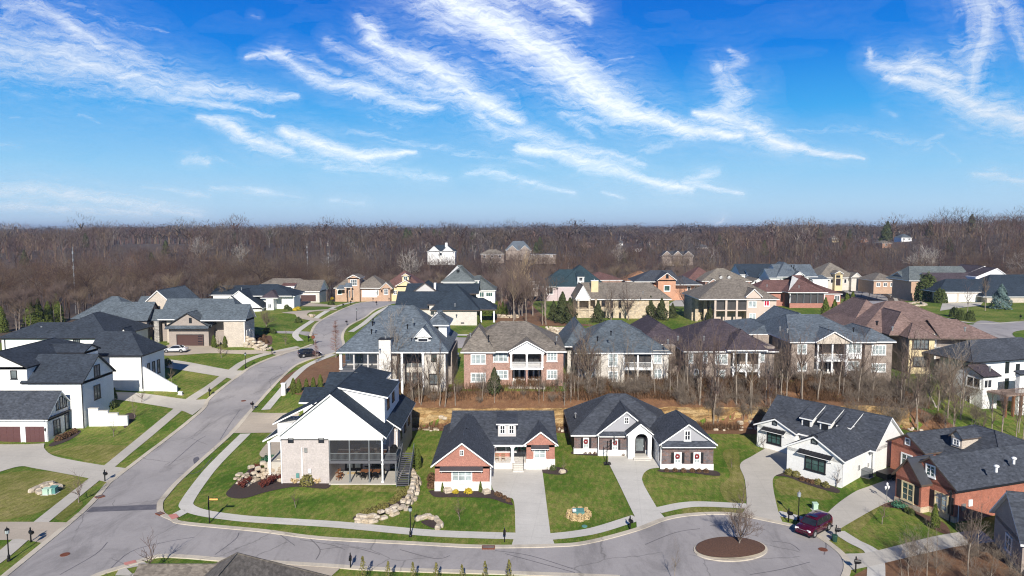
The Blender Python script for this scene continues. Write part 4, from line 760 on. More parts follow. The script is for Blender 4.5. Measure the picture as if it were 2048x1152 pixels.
# ============================================================ FRONT HOUSES
def house_A():
 h = House('corner_house', 'white gabled corner house with screened rear porch over a patio and outside stairs', (563, 966), .2, 0, roof='roof_navy', wall='limebrick')
 x0, x1, xm = 0, h.ony(767, 966, 0)[0], h.ony(659, 966, 0)[0]; ze = h.ony(600, 874, 0)[1]; zr = h.ony(658, 787, 0)[1]; zf = h.ony(700, 922, 0)[1]
 D = 17.0
 h.walls(x0, xm, 0, D, -1, ze); h.walls(xm + .01, x1, 4.2, D - .01, -1, ze, 'limebrick')
 h.walls(xm, x1, .02, 4.3, ze - .35, ze - .02, 'white')
 h.roof(x0, x1, 0, D, ze, zr, 'y', 0, 0, .5, gm='white')
 h.T.box(x0, x1, -.06, -.001, ze - .25, ze - .03, 'trim')
 d = MB(); d.box(xm + .02, x1 + 1.65, -.05, 4.18, zf - .3, zf, 'deck'); d.box(x1 + .02, x1 + 1.65, 4.2, 5.0, zf - .29, zf - .01, 'deck'); d.build('deck', h.e)
 p = MB(); p.box(xm + .02, x1 + 1.75, -.4, 4.18, -.5, .06, 'concrete'); p.build('patio', h.e)
 B2 = dict(x0=xm, x1=x1, y0=4.2, y1=D, z0=0, z1=ze); Bf = dict(x0=x0, x1=xm, y0=0, y1=D)
 for f in (.38, .74): h.post(xm + (x1 - xm) * f, .1, .06, zf - .3, .16, 'greytrim'); h.post(xm + (x1 - xm) * f, .1, zf, ze - .3, .14, 'greytrim')
 h.post(x1 - .1, .1, .06, zf - .3, .2, 'trim'); h.post(x1 - .1, .1, zf, ze - .3, .2, 'trim'); h.post(x1 + 1.5, .15, .06, zf - .3, .16, 'greytrim'); h.post(xm + .1, .1, zf, ze - .3, .12, 'greytrim')
 sm = MB(); sm.box(xm + .1, x1 - .2, .18, .2, zf + .02, ze - .3, 'screenmesh'); sm.build('screen_panel', h.e); h.rail(xm + .1, x1 - .2, .1, zf, 'greytrim'); h.rail(x1 + .1, x1 + 1.55, .1, zf, 'greytrim'); h.rail(.1, 3.5, x1 + 1.55, zf, 'greytrim', axis='y')
 s2 = MB(); s2.box(xm + .2, x1 - .2, 2.4, 3.9, zf + .002, zf + .03, 'wood'); s2.build('rug', h.e)
 h.win(B2, 'f', (h.ony(705, 880, 4.2)[0], h.ony(720, 880, 4.2)[0], zf + 1, zf + 2.2), 1, 1, 'greytrim', 'glassgrey')
 h.win(B2, 'f', (x1 - 1.6, x1 - .5, zf + .9, zf + 2.2), 2, 2, 'trim', 'glassblind')
 h.door(B2, 'f', (xm + 1.0, xm + 3.0, .08, 2.2), 'darktrim', 'darktrim', 'door', 'glassblind', 2)
 h.win(B2, 'f', (xm + 4.4, xm + 5.6, .6, 2.2), 1, 1, 'darktrim', 'glassdark')
 for q in ((576.5, 876, 587, 885), (637.5, 876, 648, 885)): h.win(Bf, 'f', q, 1, 1, 'darktrim', 'glassdark', .05)
 wy = 5.2; wx0 = h.ony(772, 880, wy)[0]; wx1 = h.ony(796, 900, wy)[0]; we = h.ony(780, 858, wy)[1];
 B3 = h.walls(wx0 - 1, wx1, wy, wy + 12.5, -1, we, 'limebrick')
 zt_ = h.ony(785, 811, wy + 12.0)[1]; h.Rf.prism([(x1 - .6, wy - .45, we + 1.5), (wx1 + .5, wy - .45, we + .12), (wx1 + .5, wy + 13, we + .12), (x1 - .6, wy + 13, we + 1.5)], .2, 'roof_navy', 'trim')
 h.win(B3, 'f', (x1 + .3, x1 + 1.3, .5, 2.1), 1, 1, 'darktrim', 'glassdark'); h.downpipe(wx1 - .15, wy, 0, we)
 for yy in (7, 10.5, 14): h.win(B3, 'r', (yy, yy + 1.2, 3.2, 4.8), 1, 2, 'darktrim', 'glassdark')
 dx1 = h.ony(767, 800, 4.0)[0] + .2; xr = (x0 + x1) / 2; ds = (zr - ze) / ((x1 - x0) / 2 + .5); dz = zr - .7
 h.W.box(xr + .5, dx1, 3.6, 14.5, ze - .6, dz - .75, 'white');
 h.W.prism([(xr, 3.5, zr - .1), (dx1 - .01, 3.5, dz - .72), (dx1 - .01, 3.59, dz - .72), (xr, 3.59, zr - .1)], 3.2, 'white')
 h.Rf.prism([(xr - .05, 3.2, zr + .05), (dx1 + .5, 3.2, dz - .55), (dx1 + .5, 12.2, dz - .55), (xr - .05, 12.2, zr + .05)], .2, 'roof_navy', 'trim')
 h.Rf.prism([(xr - .05, 12.2, zr + .06), (dx1 - 1.4, 12.2, dz - .2), (dx1 - 1.4, 16.6, dz - .2), (xr - .05, 16.6, zr + .06)], .2, 'roof_navy', 'trim')
 Bd = dict(x0=xr, x1=dx1, y0=3.6, y1=14)
 for yy in (5.2, 9.0): h.win(Bd, 'r', (yy, yy + 1.4, dz - 2.6, dz - 1.2), 1, 1, 'darktrim', 'glassdark')
 h.W.box(-1.0 + .2, 3.4, 1.5, 4.8, ze - .4, ze + 1.25, 'white'); h.Rf.prism([(-1.3, 1.2, ze + 1.3), (3.6, 1.2, zr - 1.6), (3.6, 5.0, zr - 1.6), (-1.3, 5.0, ze + 1.3)], .18, 'roof_navy', 'trim')
 px0 = h.ony(541, 900, 2.5)[0]
 h.Rf.prism([(px0 - .5, 1.6, ze - .9), (.1, 1.6, ze + .5), (.1, 7.6, ze + .5), (px0 - .5, 7.6, ze - .9)], .2, 'roof_navy', 'trim'); h.W.poly([(px0, 1.7, ze - 1.15), (0, 1.7, ze - 1.15), (0, 1.7, ze + .28)], 'white')
 h.post(px0 + .1, 1.9, .4, ze - 1.1, .28, 'trim'); h.post(px0 + .1, 7.2, .8, ze - 1.1, .28, 'trim'); h.T.box(px0 - .6, px0 - .48, 1.5, 7.7, ze - 1.1, ze - .95, 'trim')
 st = MB(); st.box(px0 - .3, -.02, 2.0, 7.4, -1, 1.9, 'concrete'); st.build('porch_floor', h.e)
 for (qx0, qx1, yb, yt, yf, dd) in ((599, 672, 804, 775, 7.8, 5.0), (649, 700, 775, 745, 12.8, 5.5)):
  gx0 = h.ony(qx0, yb, yf)[0]; gze = h.ony(qx0, yb, yf)[1]; gzr = h.ony(qx0 + 20, yt, yf + dd / 2)[1]
  h.walls(gx0 + .4, 3.5, yf + .3, yf + dd - .3, -.5, gze - .1, 'white'); h.roof(gx0 + .3, 6, yf + .2, yf + dd - .2, gze, gzr, 'x', 0, 0, .4, gm='white', ends=True)
 s = MB(); sx = x1 + 1.8; n = 16
 for k in range(n): zz = zf - (zf - .05) * (k + 1) / (n + .5); yy = 3.6 - k * .30; s.box(sx, sx + 1.4, yy - .3, yy + .02, zz - .05, zz, 'deck')
 for xx in (sx - .06, sx + 1.4): s.prism([(xx, 3.6 - n * .3, .25), (xx + .06, 3.6 - n * .3, .25), (xx + .06, 3.7, zf + .05), (xx, 3.7, zf + .05)], .3, 'greytrim')
 for xx in (sx - .06, sx + 1.4):
  s.prism([(xx, 3.6 - n * .3, 1.15), (xx + .06, 3.6 - n * .3, 1.15), (xx + .06, 3.7, zf + 1.0), (xx, 3.7, zf + 1.0)], .08, 'greytrim')
  for k in range(0, n + 1, 2): yy = 3.6 - k * .3; zz = zf - (zf - .05) * k / n; s.box(xx, xx + .06, yy - .03, yy + .03, zz, zz + .95, 'greytrim')
 s.build('stairs', h.e)
 h.downpipe(.1, -.0, 0, ze - .2); pp = MB(); q = h.ony(604, 895, 0); pp.box(q[0] - .07, q[0] + .07, -.16, -.02, .3, q[1], 'trim'); pp.box(q[0] - .2, q[0] + .2, -.2, -.02, .2, .5, 'trim'); pp.build('downpipe', h.e)
 for (bx_, by_, m_) in ((612, 900, 'steel'), (596, 951, 'teal'), (620, 942, 'trim')):
  q = h.ony(bx_, by_, 0); u = MB(); u.box(q[0] - .18, q[0] + .18, -.22, -.02, q[1] - .2, q[1] + .3, m_); u.build('meter_box', h.e)
 h.downpipe(x1 - .05, -.0, .06, ze - .2); h.done(); return h, x1, zf, xm
HA, HAx1, HAzf, HAxm = house_A()

def house_B():
 h = House('brick_house', 'red brick house with white stone base, pale dormer and double front door', (870, 980), .3, 0, roof='roof_slate', wall='red')
 w1 = h.blk((870, 980), (979,), 934, (926, 884), 15.5, 'y', 0, 3.5, skirt=(h.ony(900, 963, 0)[1], 'whitestone'))
 my = h.pk(1080, 937)[1]; zs = h.ony(1080, 917, my)[1]; ze = h.ony(1080, 889, my)[1]
 xr = h.ony(1109, 937, my)[0]; xl = h.ony(1052.8, 937, my)[0]; xp = h.ony(985, 937, my)[0]
 zr = h.ony(1000, 821, my + 7.2)[1]; h.roof(w1['x0'] + 1.2, xr, my + .3, my + 13.6, ze, zr, 'x', 0, 0, .5)
 Bm = h.walls(w1['x0'] + 1.3, xr - .05, my + 2.4, my + 13.6, -1, ze, 'red')
 Bw = h.walls(xl, xr, my - .2, my + 5, -1, ze, 'red'); h.roof(xl, xr, my - .2, my + 6.4, ze + .1, h.ony(1080, 861, my)[1], 'y', 0, 0, .45, gm='red'); h.W.box(xl - .05, xr + .05, my - .26, my + 5, -1, zs, 'whitestone')
 h.T.box(xp - .1, xl, my - .05, my + .15, ze - .3, ze - .05, 'trim'); h.W.box(xp - .3, xl, my + .0, my + 2.5, -1, .75, 'whitestone')
 for x in (xp + .1, h.ony(1025, 915, my)[0]): h.post(x, my + .2, .75, ze - .3, .38, 'trim')
 h.win(Bm, 'f', (xp + .4, xp + 3.0, 1.5, 3.0), 2, 2, 'trim', 'glassgreen'); dxc = h.ony(1037, 900, my + 2.4)[0]
 d = h.door(Bm, 'f', (dxc - 1.05, dxc + 1.25, .76, 2.95), 'darktrim', 'darktrim', 'door', 'glassdark', 2)
 for k in (-.45, .65):
  a = MB();
  for t in range(14): an = t / 14 * 6.283; a.stone((dxc + k + .3 * math.cos(an), my + 2.28, 2.1 + .3 * math.sin(an)), .2, .16, .2, 'wreathgreen')
  o = a.build('wreath', d)
 s = MB(); sx0, sx1 = h.ony(1026, 930, my)[0], h.ony(1047, 930, my)[0]
 for k in range(4): s.box(sx0, sx1, my - 1.3 + k * .33, my - .05, -.3, .2 + k * .17, 'palewalk')
 s.build('front_steps', h.e)
 for x in (sx0, sx1): a = MB(); a.tube((x, my - 1.2, .15), (x, my - 1.2, 1.1), .03, .03, 'blackmetal'); a.tube((x, my - 1.2, 1.1), (x, my - .1, 1.7), .03, .03, 'blackmetal'); a.tube((x, my - .1, .8), (x, my - .1, 1.7), .03, .03, 'blackmetal'); a.build('handrail', h.e)
 h.win(w1, 'f', (904, 941, 943.6, 962), 3, 2, 'trim', 'glassblind', label='wide triple window under the metal awning'); h.win(w1, 'f', (920, 900, 927, 911), 2, 2, 'trim', 'glassdark'); h.awning(w1, 'f', (880, 933, 966, 938))
 h.win(Bw, 'f', (1068, 897, 1091, 916), 2, 2, 'trim', 'glassblind'); h.awning(Bw, 'f', (1062, 890, 1098, 895))
 dy = my + 1.5; dx0, dx1 = h.ony(996, 870, dy)[0], h.ony(1032, 870, dy)[0]; dz1 = h.ony(1010, 847.5, dy)[1]; dz0 = h.ony(1010, 874, dy)[1] - .6
 h.dormer(dx0, dx1, dy, my + 7.0, dz0, dz1, 's', zr - .05, 'greyboard', 'roof_slate', 'glassdark', 2, 'trim', n=2)
 h.vents([(932, 860)], 5.5, m='blackmetal'); h.downpipe(w1['x1'] + .15, .1, 0, w1['ze'] - .1); h.done(); return h
HB = house_B()

def house_C():
 h = House('gray_gabled_house', 'dark brick house with three grey gables, white arched entry and wreaths in the windows', (1148, 907), .35, 0, roof='roof_slate', wall='darkbrick')
 ze = h.ony(1160, 868, 0)[1]; zr = h.ony(1280, 785.5, 6.6)[1]; xr = h.ony(1426, 938, -6)[0]
 D = 11.8; xw0 = h.ony(1323, 938, -5.9)[0]
 h.roof(0, xw0 + 3.4, 0, D, ze, zr, 'x', 6.0, 6.6, .5); B0 = h.walls(0, xw0 + 3.4, 0, D, -1, ze); h.W.box(-.05, xw0, -.05, .5, -1, h.ony(1160, 897, 0)[1], 'whitebrick')
 gx0 = h.ony(1199, 900, -.9)[0]; gx1 = h.ony(1305, 900, -.9)[0]; gp = h.ony(1253, 822, -.9)[1]; ge = h.ony(1215, 870, -.9)[1]
 B1 = h.walls(gx0, gx1 - .1, -.8, 4, -1, ge); h.roof(gx0, gx1, -.8, 7, ge + .1, gp, 'y', 0, 0, .45, gm='greysiding', ends=True); h.W.box(gx0 - .05, gx1 - .1, -.86, 2, -1, h.ony(1220, 900, -.8)[1], 'whitebrick')
 h.Rf.prism([(gx0 - .1, -1.4, ge - .05), (h.ony(1256, 900, -1.6)[0], -1.4, ge - .05), (h.ony(1256, 900, -1.6)[0], -.75, ge + .5), (gx0 - .1, -.75, ge + .5)], .12, 'roof_slate', 'trim')
 ay = -2.2; ax0 = h.ony(1256, 914, ay)[0]; ax1 = h.ony(1303, 914, ay)[0]; az = h.ony(1281, 846, ay)[1]; ae = h.ony(1258, 870, ay)[1]
 oc = h.ony(1283, 890, ay)[0] ; ow = .85; oz = h.ony(1283, 880, ay)[1]; zb = -1; fl = .3
 for (q0, q1) in ((ax0, oc - ow), (oc + ow, ax1)): h.W.box(q0, q1, ay, ay + .35, zb, oz, 'whitebrick')
 pts = [(oc + ow * math.cos(t), oz + ow * math.sin(t)) for t in np.linspace(math.pi, 0, 11)]
 xm = (ax0 + ax1) / 2
 def topz(x): return ae + (az - ae) * (1 - abs(x - xm) / ((ax1 - ax0) / 2)) - .1
 xs = [ax0] + [p[0] for p in pts] + [ax1]; zs_ = [oz] + [p[1] for p in pts] + [oz]
 for k in range(len(xs) - 1):
  a_, b_ = xs[k], xs[k + 1]
  if (a_ - xm) * (b_ - xm) < 0: mid = [(xm, topz(xm))]
  else: mid = []
  f = [(a_, ay, zs_[k]), (b_, ay, zs_[k + 1]), (b_, ay, max(topz(b_), zs_[k+1]))] + [(m_[0], ay, m_[1]) for m_ in mid] + [(a_, ay, max(topz(a_), zs_[k]))]
  h.W.poly(f, 'whitebrick'); h.W.poly([(a_, ay, zs_[k]), (a_, ay + .35, zs_[k]), (b_, ay + .35, zs_[k + 1]), (b_, ay, zs_[k + 1])], 'whitebrick')
 h.W.box(ax0, ax0 + .3, ay + .01, 0, zb, ae, 'whitebrick'); h.W.box(ax1 - .3, ax1, ay + .01, 0, zb, ae, 'whitebrick'); h.W.box(oc - ow - .2, oc + ow + .2, ay - .02, 0, zb, fl, 'palewalk')
 h.roof(ax0, ax1, ay, 3, ae + .1, az, 'y', 0, 0, .3, ends=False)
 Bd = dict(x0=ax0, x1=ax1, y0=-.82, y1=2); d = h.door(Bd, 'f', (oc - .65, oc + .65, fl, fl + 2.2), 'darktrim', 'darktrim', 'door', 'glassgrey', 1)
 s = MB();
 for k in range(2): s.box(oc - 1.1, oc + 1.1, ay - .75 + .35 * k, ay - .02, -.4, .12 + .1 * k, 'palewalk')
 s.build('front_steps', h.e)
 wy = h.pk(1323, 938)[1]; B3 = h.blk((1323, 938), (1426,), 891, (1376, 847), 9.5, 'y', 0, 3.5, gm='greysiding', skirt=(h.ony(1340, 928, wy)[1], 'whitebrick'), y0=wy)
 h.Rf.prism([(B3['x0'] - .1, wy - .75, B3['ze'] - .05), (B3['x1'] + .1, wy - .75, B3['ze'] - .05), (B3['x1'] + .1, wy + .02, B3['ze'] + .55), (B3['x0'] - .1, wy + .02, B3['ze'] + .55)], .12, 'roof_slate', 'trim')
 for Bx in (B3,):
  for q in ((1349, 905, 1362, 926), (1387.5, 905, 1400, 926)): h.win(Bx, 'f', q, 2, 3, 'trim', 'glassblind', shut='darktrim')
  h.win(Bx, 'f', (1369, 861, 1380.5, 880), 2, 2, 'trim', 'glassdark', .14, proud=.02)
 h.win(B0, 'f', (1167, 876, 1177, 896), 2, 3, 'trim', 'glassblind', shut='darktrim'); h.win(B1, 'f', (1225, 879, 1235, 899), 2, 3, 'trim', 'glassblind', shut='darktrim'); h.win(B1, 'f', (1249, 834.5, 1257.5, 847), 2, 2, 'trim', 'glassdark', .12, proud=.02)
 for (Bx, px, py) in ((B0, 1171.5, 883), (B1, 1230, 885.5), (B3, 1355, 912.5), (B3, 1394, 912.5)):
  x, z = h.ony(px, py, Bx['y0'] - .12); a = MB()
  for t in range(12): an = t / 12 * 6.283; a.stone((x + .21 * math.cos(an), Bx['y0'] - .14, z + .21 * math.sin(an)), .17, .14, .17, 'wreath')
  a.build('wreath', h.e)
 g = dict(x0=B3['x0'], x1=B3['x1'], y0=wy, y1=0); h.gdoor(g, 'l', (wy + 1.6, wy + 4.4, 0, 2.3), 'gdoorw'); h.downpipe(B3['x0'] - .1, wy + .1, 0, B3['ze']); h.downpipe(gx0 - .15, -.8, 0, ge)
 h.vents([(1151, 829)], 4.2); h.done(); return h
HC = house_C()

def house_D():
 h = House('white_farmhouse', 'white painted brick farmhouse with three small shed dormers and black framed windows', (1573, 941.5), .4, -50, roof='roof_slate', wall='whitebrick')
 w1x = 6.9; B1 = dict(x0=0, x1=w1x, y0=0, y1=9.5)
 ze = 3.15; z1 = h.ony(1615.6, 868.5, 0)[1]; h.walls(0, w1x, 0, 9.5, -1, ze); h.roof(0, w1x, 0, 9.5, ze, z1, 'y', 0, 0, .45, gm='whitebrick')
 ry = 11.2; zr = 6.35; mx0, mx1 = -7.4, 7.6; B0 = dict(x0=mx0, x1=mx1, y0=7.1, y1=15.4)
 h.walls(mx0 + .3, mx1, 7.4, 15.4, -1, ze); h.roof(mx0, mx1, 7.1, 15.4, ze - .05, zr + .2, 'x', 0, 0, .5, gm='whitebrick')
 B2 = dict(x0=-7.8, x1=-2.3, y0=6.2, y1=12); z2 = h.ony(1553.6, 837, 6.2)[1]; h.walls(-7.8, -2.3, 6.2, 10, -1, ze); h.roof(-7.8, -2.3, 6.2, 11.2, ze, z2, 'y', 0, 0, .4, gm='whitebrick')
 h.win(B1, 'f', (2.4, 4.9, 1.0, 2.6), 3, 2, 'darktrim', 'glassgreen', .1); h.win(B1, 'f', (3.1, 3.8, 4.35, 5.4), 1, 2, 'darktrim', 'glassgrey', .07); h.awning(B1, 'f', (1.6, 5.8, 2.95, 3.35), 'darktrim')
 h.win(B2, 'f', (-6.2, -4.2, 1.0, 2.4), 3, 2, 'darktrim', 'glassgreen', .1); h.win(B2, 'f', (-5.5, -4.9, 3.6, 4.5), 1, 2, 'darktrim', 'glassgrey', .07); h.awning(B2, 'f', (-6.9, -3.5, 2.7, 3.05), 'darktrim')
 for k, x in enumerate((-2.2, .3, 2.8)):
  zf = 3.4; zd = 5.2; h.dormer(x, x + 1.4, 7.8, 11.2, zf, zd - .2, 's', zr + .25, 'whitebrick', 'roof_slate', 'glassdark', 1, 'darktrim')
 p = h.door(dict(x0=-2, x1=0, y0=7.4, y1=9), 'f', (-1.8, -.7, .1, 2.2), 'darktrim', 'darktrim'); h.gdoor(B1, 'l', (1.6, 6.6, 0, 2.35), 'gdoorw')
 for x in (-2.2, -.1): h.post(x, 6.9, 0, ze - .1, .2)
 h.downpipe(w1x + .12, .15, 0, ze); h.downpipe(mx1 - .1, 7.3, 0, ze)
 u = MB(); u.box(w1x + .02, w1x + .15, 4.2, 4.5, 1.0, 1.6, 'steel'); u.box(w1x + .02, w1x + .12, 7.0, 7.2, .8, 1.3, 'steel'); u.build('meter_box', h.e); h.done(); return h
HD = house_D()

def house_E():
 h = House('red_brick_house', 'large red brick house with slate grey roof and steep front gables beside the white farmhouse', (1789.5, 1002), .4, -72, roof='roof_slate', wall='deepred', trim='browntrim')
 ze = h.ony(1886, 980, 0)[1]; zl = 6.0
 w = 6.3; z1 = h.ony(1838, 907, .8)[1]
 B1 = h.walls(.3, w, 1.2, 15, -1, ze); h.roof(.3, w, 1.2, 24, ze + .1, z1, 'y', 0, 5.0, .45); h.walls(.4, w, 15, 24, -1, ze)
 B0 = h.walls(0, 3.3, 0, 3, -1, 3.1); h.roof(0, 3.3, 0, 3, 3.15, 5.5, 'y', 0, 0, .3, m='metal')
 h.W.box(-.05, 3.35, -.05, 3, -1, .55, 'tanstone'); h.W.box(.3, w + .05, 1.14, 1.5, -1, .55, 'tanstone')
 zm = h.ony(1905, 844, 15)[1]; h.roof(-8.4, w - 1.5, 10, 23, ze + .1, min(zm, 8.6), 'x', 5.0, 6.5, .45); h.walls(-8.4, .5, 10, 23, -1, ze + .1)
 B2 = h.walls(-8.0, -3.2, 7.8, 12, -1, ze + .3); h.roof(-8.0, -3.2, 7.8, 16, ze + .35, h.ony(1819, 867, 7.8)[1], 'y', 0, 0, .4)
 h.win(B0, 'f', (.9, 2.4, .7, 2.7), 2, 3, 'cream', 'glassgreen', .1, shut='darktrim'); h.win(B1, 'f', (4.0, 5.5, .7, 2.5), 2, 3, 'cream', 'glassblind', .1, shut='darktrim')
 h.win(B1, 'f', (2.75, 3.85, 3.9, 5.1), 2, 3, 'trim', 'glassgreen', .1); h.win(B2, 'f', (-6.4, -4.9, .8, 2.8), 2, 3, 'trim', 'glassgreen', .1); h.win(B2, 'f', (-5.95, -5.25, 4.0, 4.8), 1, 2, 'trim', 'glassgrey', .1)
 h.dormer(-2.8, -1.4, 11.4, 14, 4.4, 5.6, 'y', 6.6, 'tanbrick', 'roof_slate', 'glassgrey', 2, 'trim'); h.door(dict(x0=-3, x1=0, y0=10, y1=11), 'f', (-2.3, -1.0, .2, 2.4), 'door')
 h.win(B1, 'r', (13.5, 15.3, 1.9, 2.6), 1, 1, 'trim', 'glassblind')
 for px, py in ((1995, 904), (2028, 919), (1993, 935)): h.vent(px, py, 5.6, r=.26, m='trim')
 u = MB(); u.box(w + .02, w + .2, 2.0, 2.5, 1.2, 1.9, 'steel'); u.box(w + .02, w + .15, 3.0, 3.5, 1.5, 2.2, 'trim'); u.tube((w + .1, 1.6, 0), (w + .1, 1.6, 1.8), .04, .04, 'trim'); u.build('meter_box', h.e)
 h.downpipe(w - .1, .75, 0, ze, 'darktrim'); h.T.box(w + .45, w + .58, .5, 24, ze - .05, ze + .1, 'darktrim'); h.done(); return h
HE = house_E()

def house_F():
 h = House('gray_roof_house', 'partly hidden house with grey roof and blue white rake boards at the lower right edge', (2003, 1130), .2, -17, roof='roof_slate', wall='taupe')
 ze = 3.0; p0 = plane_pt(2004, 1080, 3.2); l = h.loc(p0); x0, y0 = l[0] + 1.6, l[1]
 B = h.walls(x0, x0 + 14, y0, y0 + 6.6, -1, ze); h.roof(x0, x0 + 14, y0, y0 + 6.6, ze, 6.4, 'x', 0, 0, .5)
 h.walls(x0 + 1.2, x0 + 14, y0 - 4, y0 + .1, -1, 2.4, 'palebrick'); h.win(B, 'l', (y0 + 2.2, y0 + 3.6, .9, 2.3), 2, 2)
 h.done(); return h
HF = house_F()
def house_G():
 h = House('brown_roof_house', 'brown shingled roof of a near house cut off by the bottom edge', (455, 1152), 0, 0, roof='roof_brown', wall='tanbrick', trim='browntrim')
 P = lambda px, py, z: h.loc(plane_pt(px, py, z))
 a = P(459, 1108, 7.2); ze = 3.0
 h.walls(a[0] - 7.8, a[0] + 5.8, a[1] - 13, a[1] + 3.4, -1, ze)
 h.roof(a[0] - 4.6, a[0] + 5.6, a[1] - 13, a[1] + 4.0, ze + .1, 7.2, 'y', 6.2, 4.4, .5)
 b = P(380, 1131, 5.6); h.walls(b[0] - 3.6, a[0], b[1] - 6, b[1] + 2.4, -1, ze); h.roof(b[0] - 3.6, a[0], b[1] - 4.2, b[1] + 3.0, ze + .1, 5.6, 'x', 0, 0, .4, rk=.6)
 h.win(dict(x0=a[0] - 7.8, x1=a[0] + 5.8, y0=a[1] - 13, y1=a[1]), 'f', (a[0] - 2, a[0], .9, 2.4)); h.done()
house_G()
# ============================================================ LEFT ROW
def left_row():
 h = House('garage_house', 'cream brick house with two dark brown garage doors at the left edge', (97, 886), .2, 0, roof='roof_slate', wall='whitebrick')
 d = h.pk(151, 862)[1]; xl = -14
 ze = h.ony(97, 838, 0)[1]; zr = h.ony(110, 782, d / 2)[1]; B = h.walls(xl, 0, 0, d, -1, ze); h.roof(xl, 0, 0, d, ze, zr, 'x', 0, 0, .45)
 h.gdoor(B, 'f', (-12, 852.6, 42, 886), 'garagewood'); h.gdoor(B, 'f', (52, 852.6, 90, 886), 'garagewood')
 for q in ((107, 839, 120, 867), (130, 827, 144, 857)): h.win(B, 'r', q, 2, 2, 'darktrim', 'glassgrey', .08)
 q = h.rect(B, 'r', (115, 797, 130, 816)); mid = (q[0] + q[1]) / 2
 h.win(B, 'r', (mid - .35, mid + .35, q[2], q[3] + .3), 1, 2, 'darktrim', 'glassgrey', .07)
 for o_ in (-.95, .95): h.win(B, 'r', (mid + o_ - .2, mid + o_ + .2, q[2], q[3] - .1), 1, 2, 'darktrim', 'glassgrey', .06)
 h.T.box(-.3, .45, -.5, d + .5, ze + .02, ze + .12, 'darktrim'); h.downpipe(-.1, 0, 0, ze - .1)
 a = MB(); a.box(-.35, -.2, -.2, -.02, 1.8, 2.2, 'blackmetal'); a.build('wall_lamp', h.e); h.done()
 h = House('tall_white_house', 'tall white brick house with black roof and black framed windows above the stepped wall', (169, 853), 1.2, 0, roof='roof_black', wall='whitebrick', trim='darktrim')
 ze = h.ony(169, 764, 0)[1]; d = 8.0; x0 = h.ony(48, 763, 0)[0]; zr = h.ony(120, 708.5, d / 2)[1]
 B = h.walls(x0 + .3, 0, 0, d, -3, ze); h.roof(x0, 0, 0, d, ze, zr, 'x', 0, 0, .4)
 for q in ((188, 730, 199, 753), (188, 770, 200, 797)): h.win(B, 'r', q, 2, 2, 'darktrim', 'glassgrey', .09)
 pe = h.ony(51, 734, -.1)[1]; pz = h.ony(-6, 704, -.1)[1]; px1 = h.ony(53, 734, -.1)[0]; hw = px1 - h.ony(-6, 734, -.1)[0]
 B2 = h.walls(px1 - 2 * hw, px1, -.1, 15, -3, pe); h.roof(px1 - 2 * hw, px1, -.1, 17, pe, pz, 'y', 0, 4, .35); h.win(B2, 'f', (22, 741, 34, 757), 1, 1, 'darktrim', 'glassgrey', .07)
 xa, xb = h.ony(125, 690, 10)[0], h.ony(176, 690, 10)[0]; z2 = h.ony(160, 703, 9.2)[1]; h.walls(xa - 3, xb, 8.6, 12.6, -3, z2); h.roof(xa - 3, xb, 8.6, 12.6, z2, h.ony(160, 688, 10.6)[1], 'x', 0, 0, .35)
 h.downpipe(-.05, 0, -1, ze - .1); h.done()
 w_ = MB(); Pw = [at(178, 853), at(249, 856)]; n = 4; z0 = min(p.z for p in Pw)
 e = empty('stepped_wall', Pw[0], 0, 'white brick retaining wall with a stepped top on the lawn beside the tall white house', 'wall'); L = (Pw[1] - Pw[0]).length
 for k in range(n): w_.box(L * k / n, L * (k + 1) / n - .001, 0, .35, -1, 2.75 - .38 * k, 'whitebrick'); w_.box(L * k / n - .04, L * (k + 1) / n + .03, -.05, .4, 2.751 - .38 * k, 2.83 - .38 * k, 'palewalk')
 w_.build('wall', e)
 h = House('white_hipped_house', 'white house with wide black hipped roof and a hedge beside its drive', (286.5, 777), 3.4, 0, roof='roof_black', wall='white', trim='darktrim')
 ze = h.ony(286, 710, 0)[1]; d = 7.6; x0 = h.ony(208, 710, 0)[0]; zr = h.ony(240, 663, d / 2)[1]
 B = h.walls(x0 - 1, 0, 0, d, -2, ze); h.roof(x0 - 2.5, 0, 0, d, ze, zr, 'x', 0, 4.2, .45)
 for yy in (1.6, 3.3, 5.0): h.win(B, 'r', (yy, yy + .8, 1.7, 4.0), 1, 2, 'darktrim', 'glassgrey', .08)
 fy = h.pk(186, 676, ze)[1] + .4; b0 = h.ony(88, 676, fy)[0]; b1 = h.ony(190, 676, fy)[0] + 2.6
 B2 = h.walls(b0, b1, fy, fy + 15, -2, ze); h.roof(b0 - 1, b1, fy, fy + 16, ze, h.ony(146, 625, fy + 8)[1], 'hip', oh=.5); h.win(B2, 'f', (147, 679, 160, 690), 3, 1, 'darktrim', 'glassgrey', .08)
 c0 = h.ony(2, 676, fy)[0]; h.walls(c0, b0 + 2, fy + .1, fy + 9, -2, ze); h.roof(c0, b0 + 6, fy + .1, fy + 9, ze, h.ony(90, 645, fy + 4.6)[1], 'x', 5, 0, .5)
 h.dormer(h.ony(238, 660, d + 2.5)[0], h.ony(256, 660, d + 2.5)[0], d + 2.5, d + 5, ze, ze + 1.6, 'y', ze + 3.2, 'white', 'roof_black', 'glassdark', 1, 'darktrim')
 h.vents([(83, 655)], ze + 1.6); h.downpipe(-.05, 0, 0, ze - .1); h.downpipe(h.ony(10, 690, fy)[0], fy, 0, ze - .1); h.done()
 pA, pB = at(287, 782), at(354, 784); e = empty('sloping_wall', pA, 0, 'white garden wall whose top slopes down to the right across the lawn', 'wall'); a = MB(); dx = pB.x - pA.x; dy = pB.y - pA.y
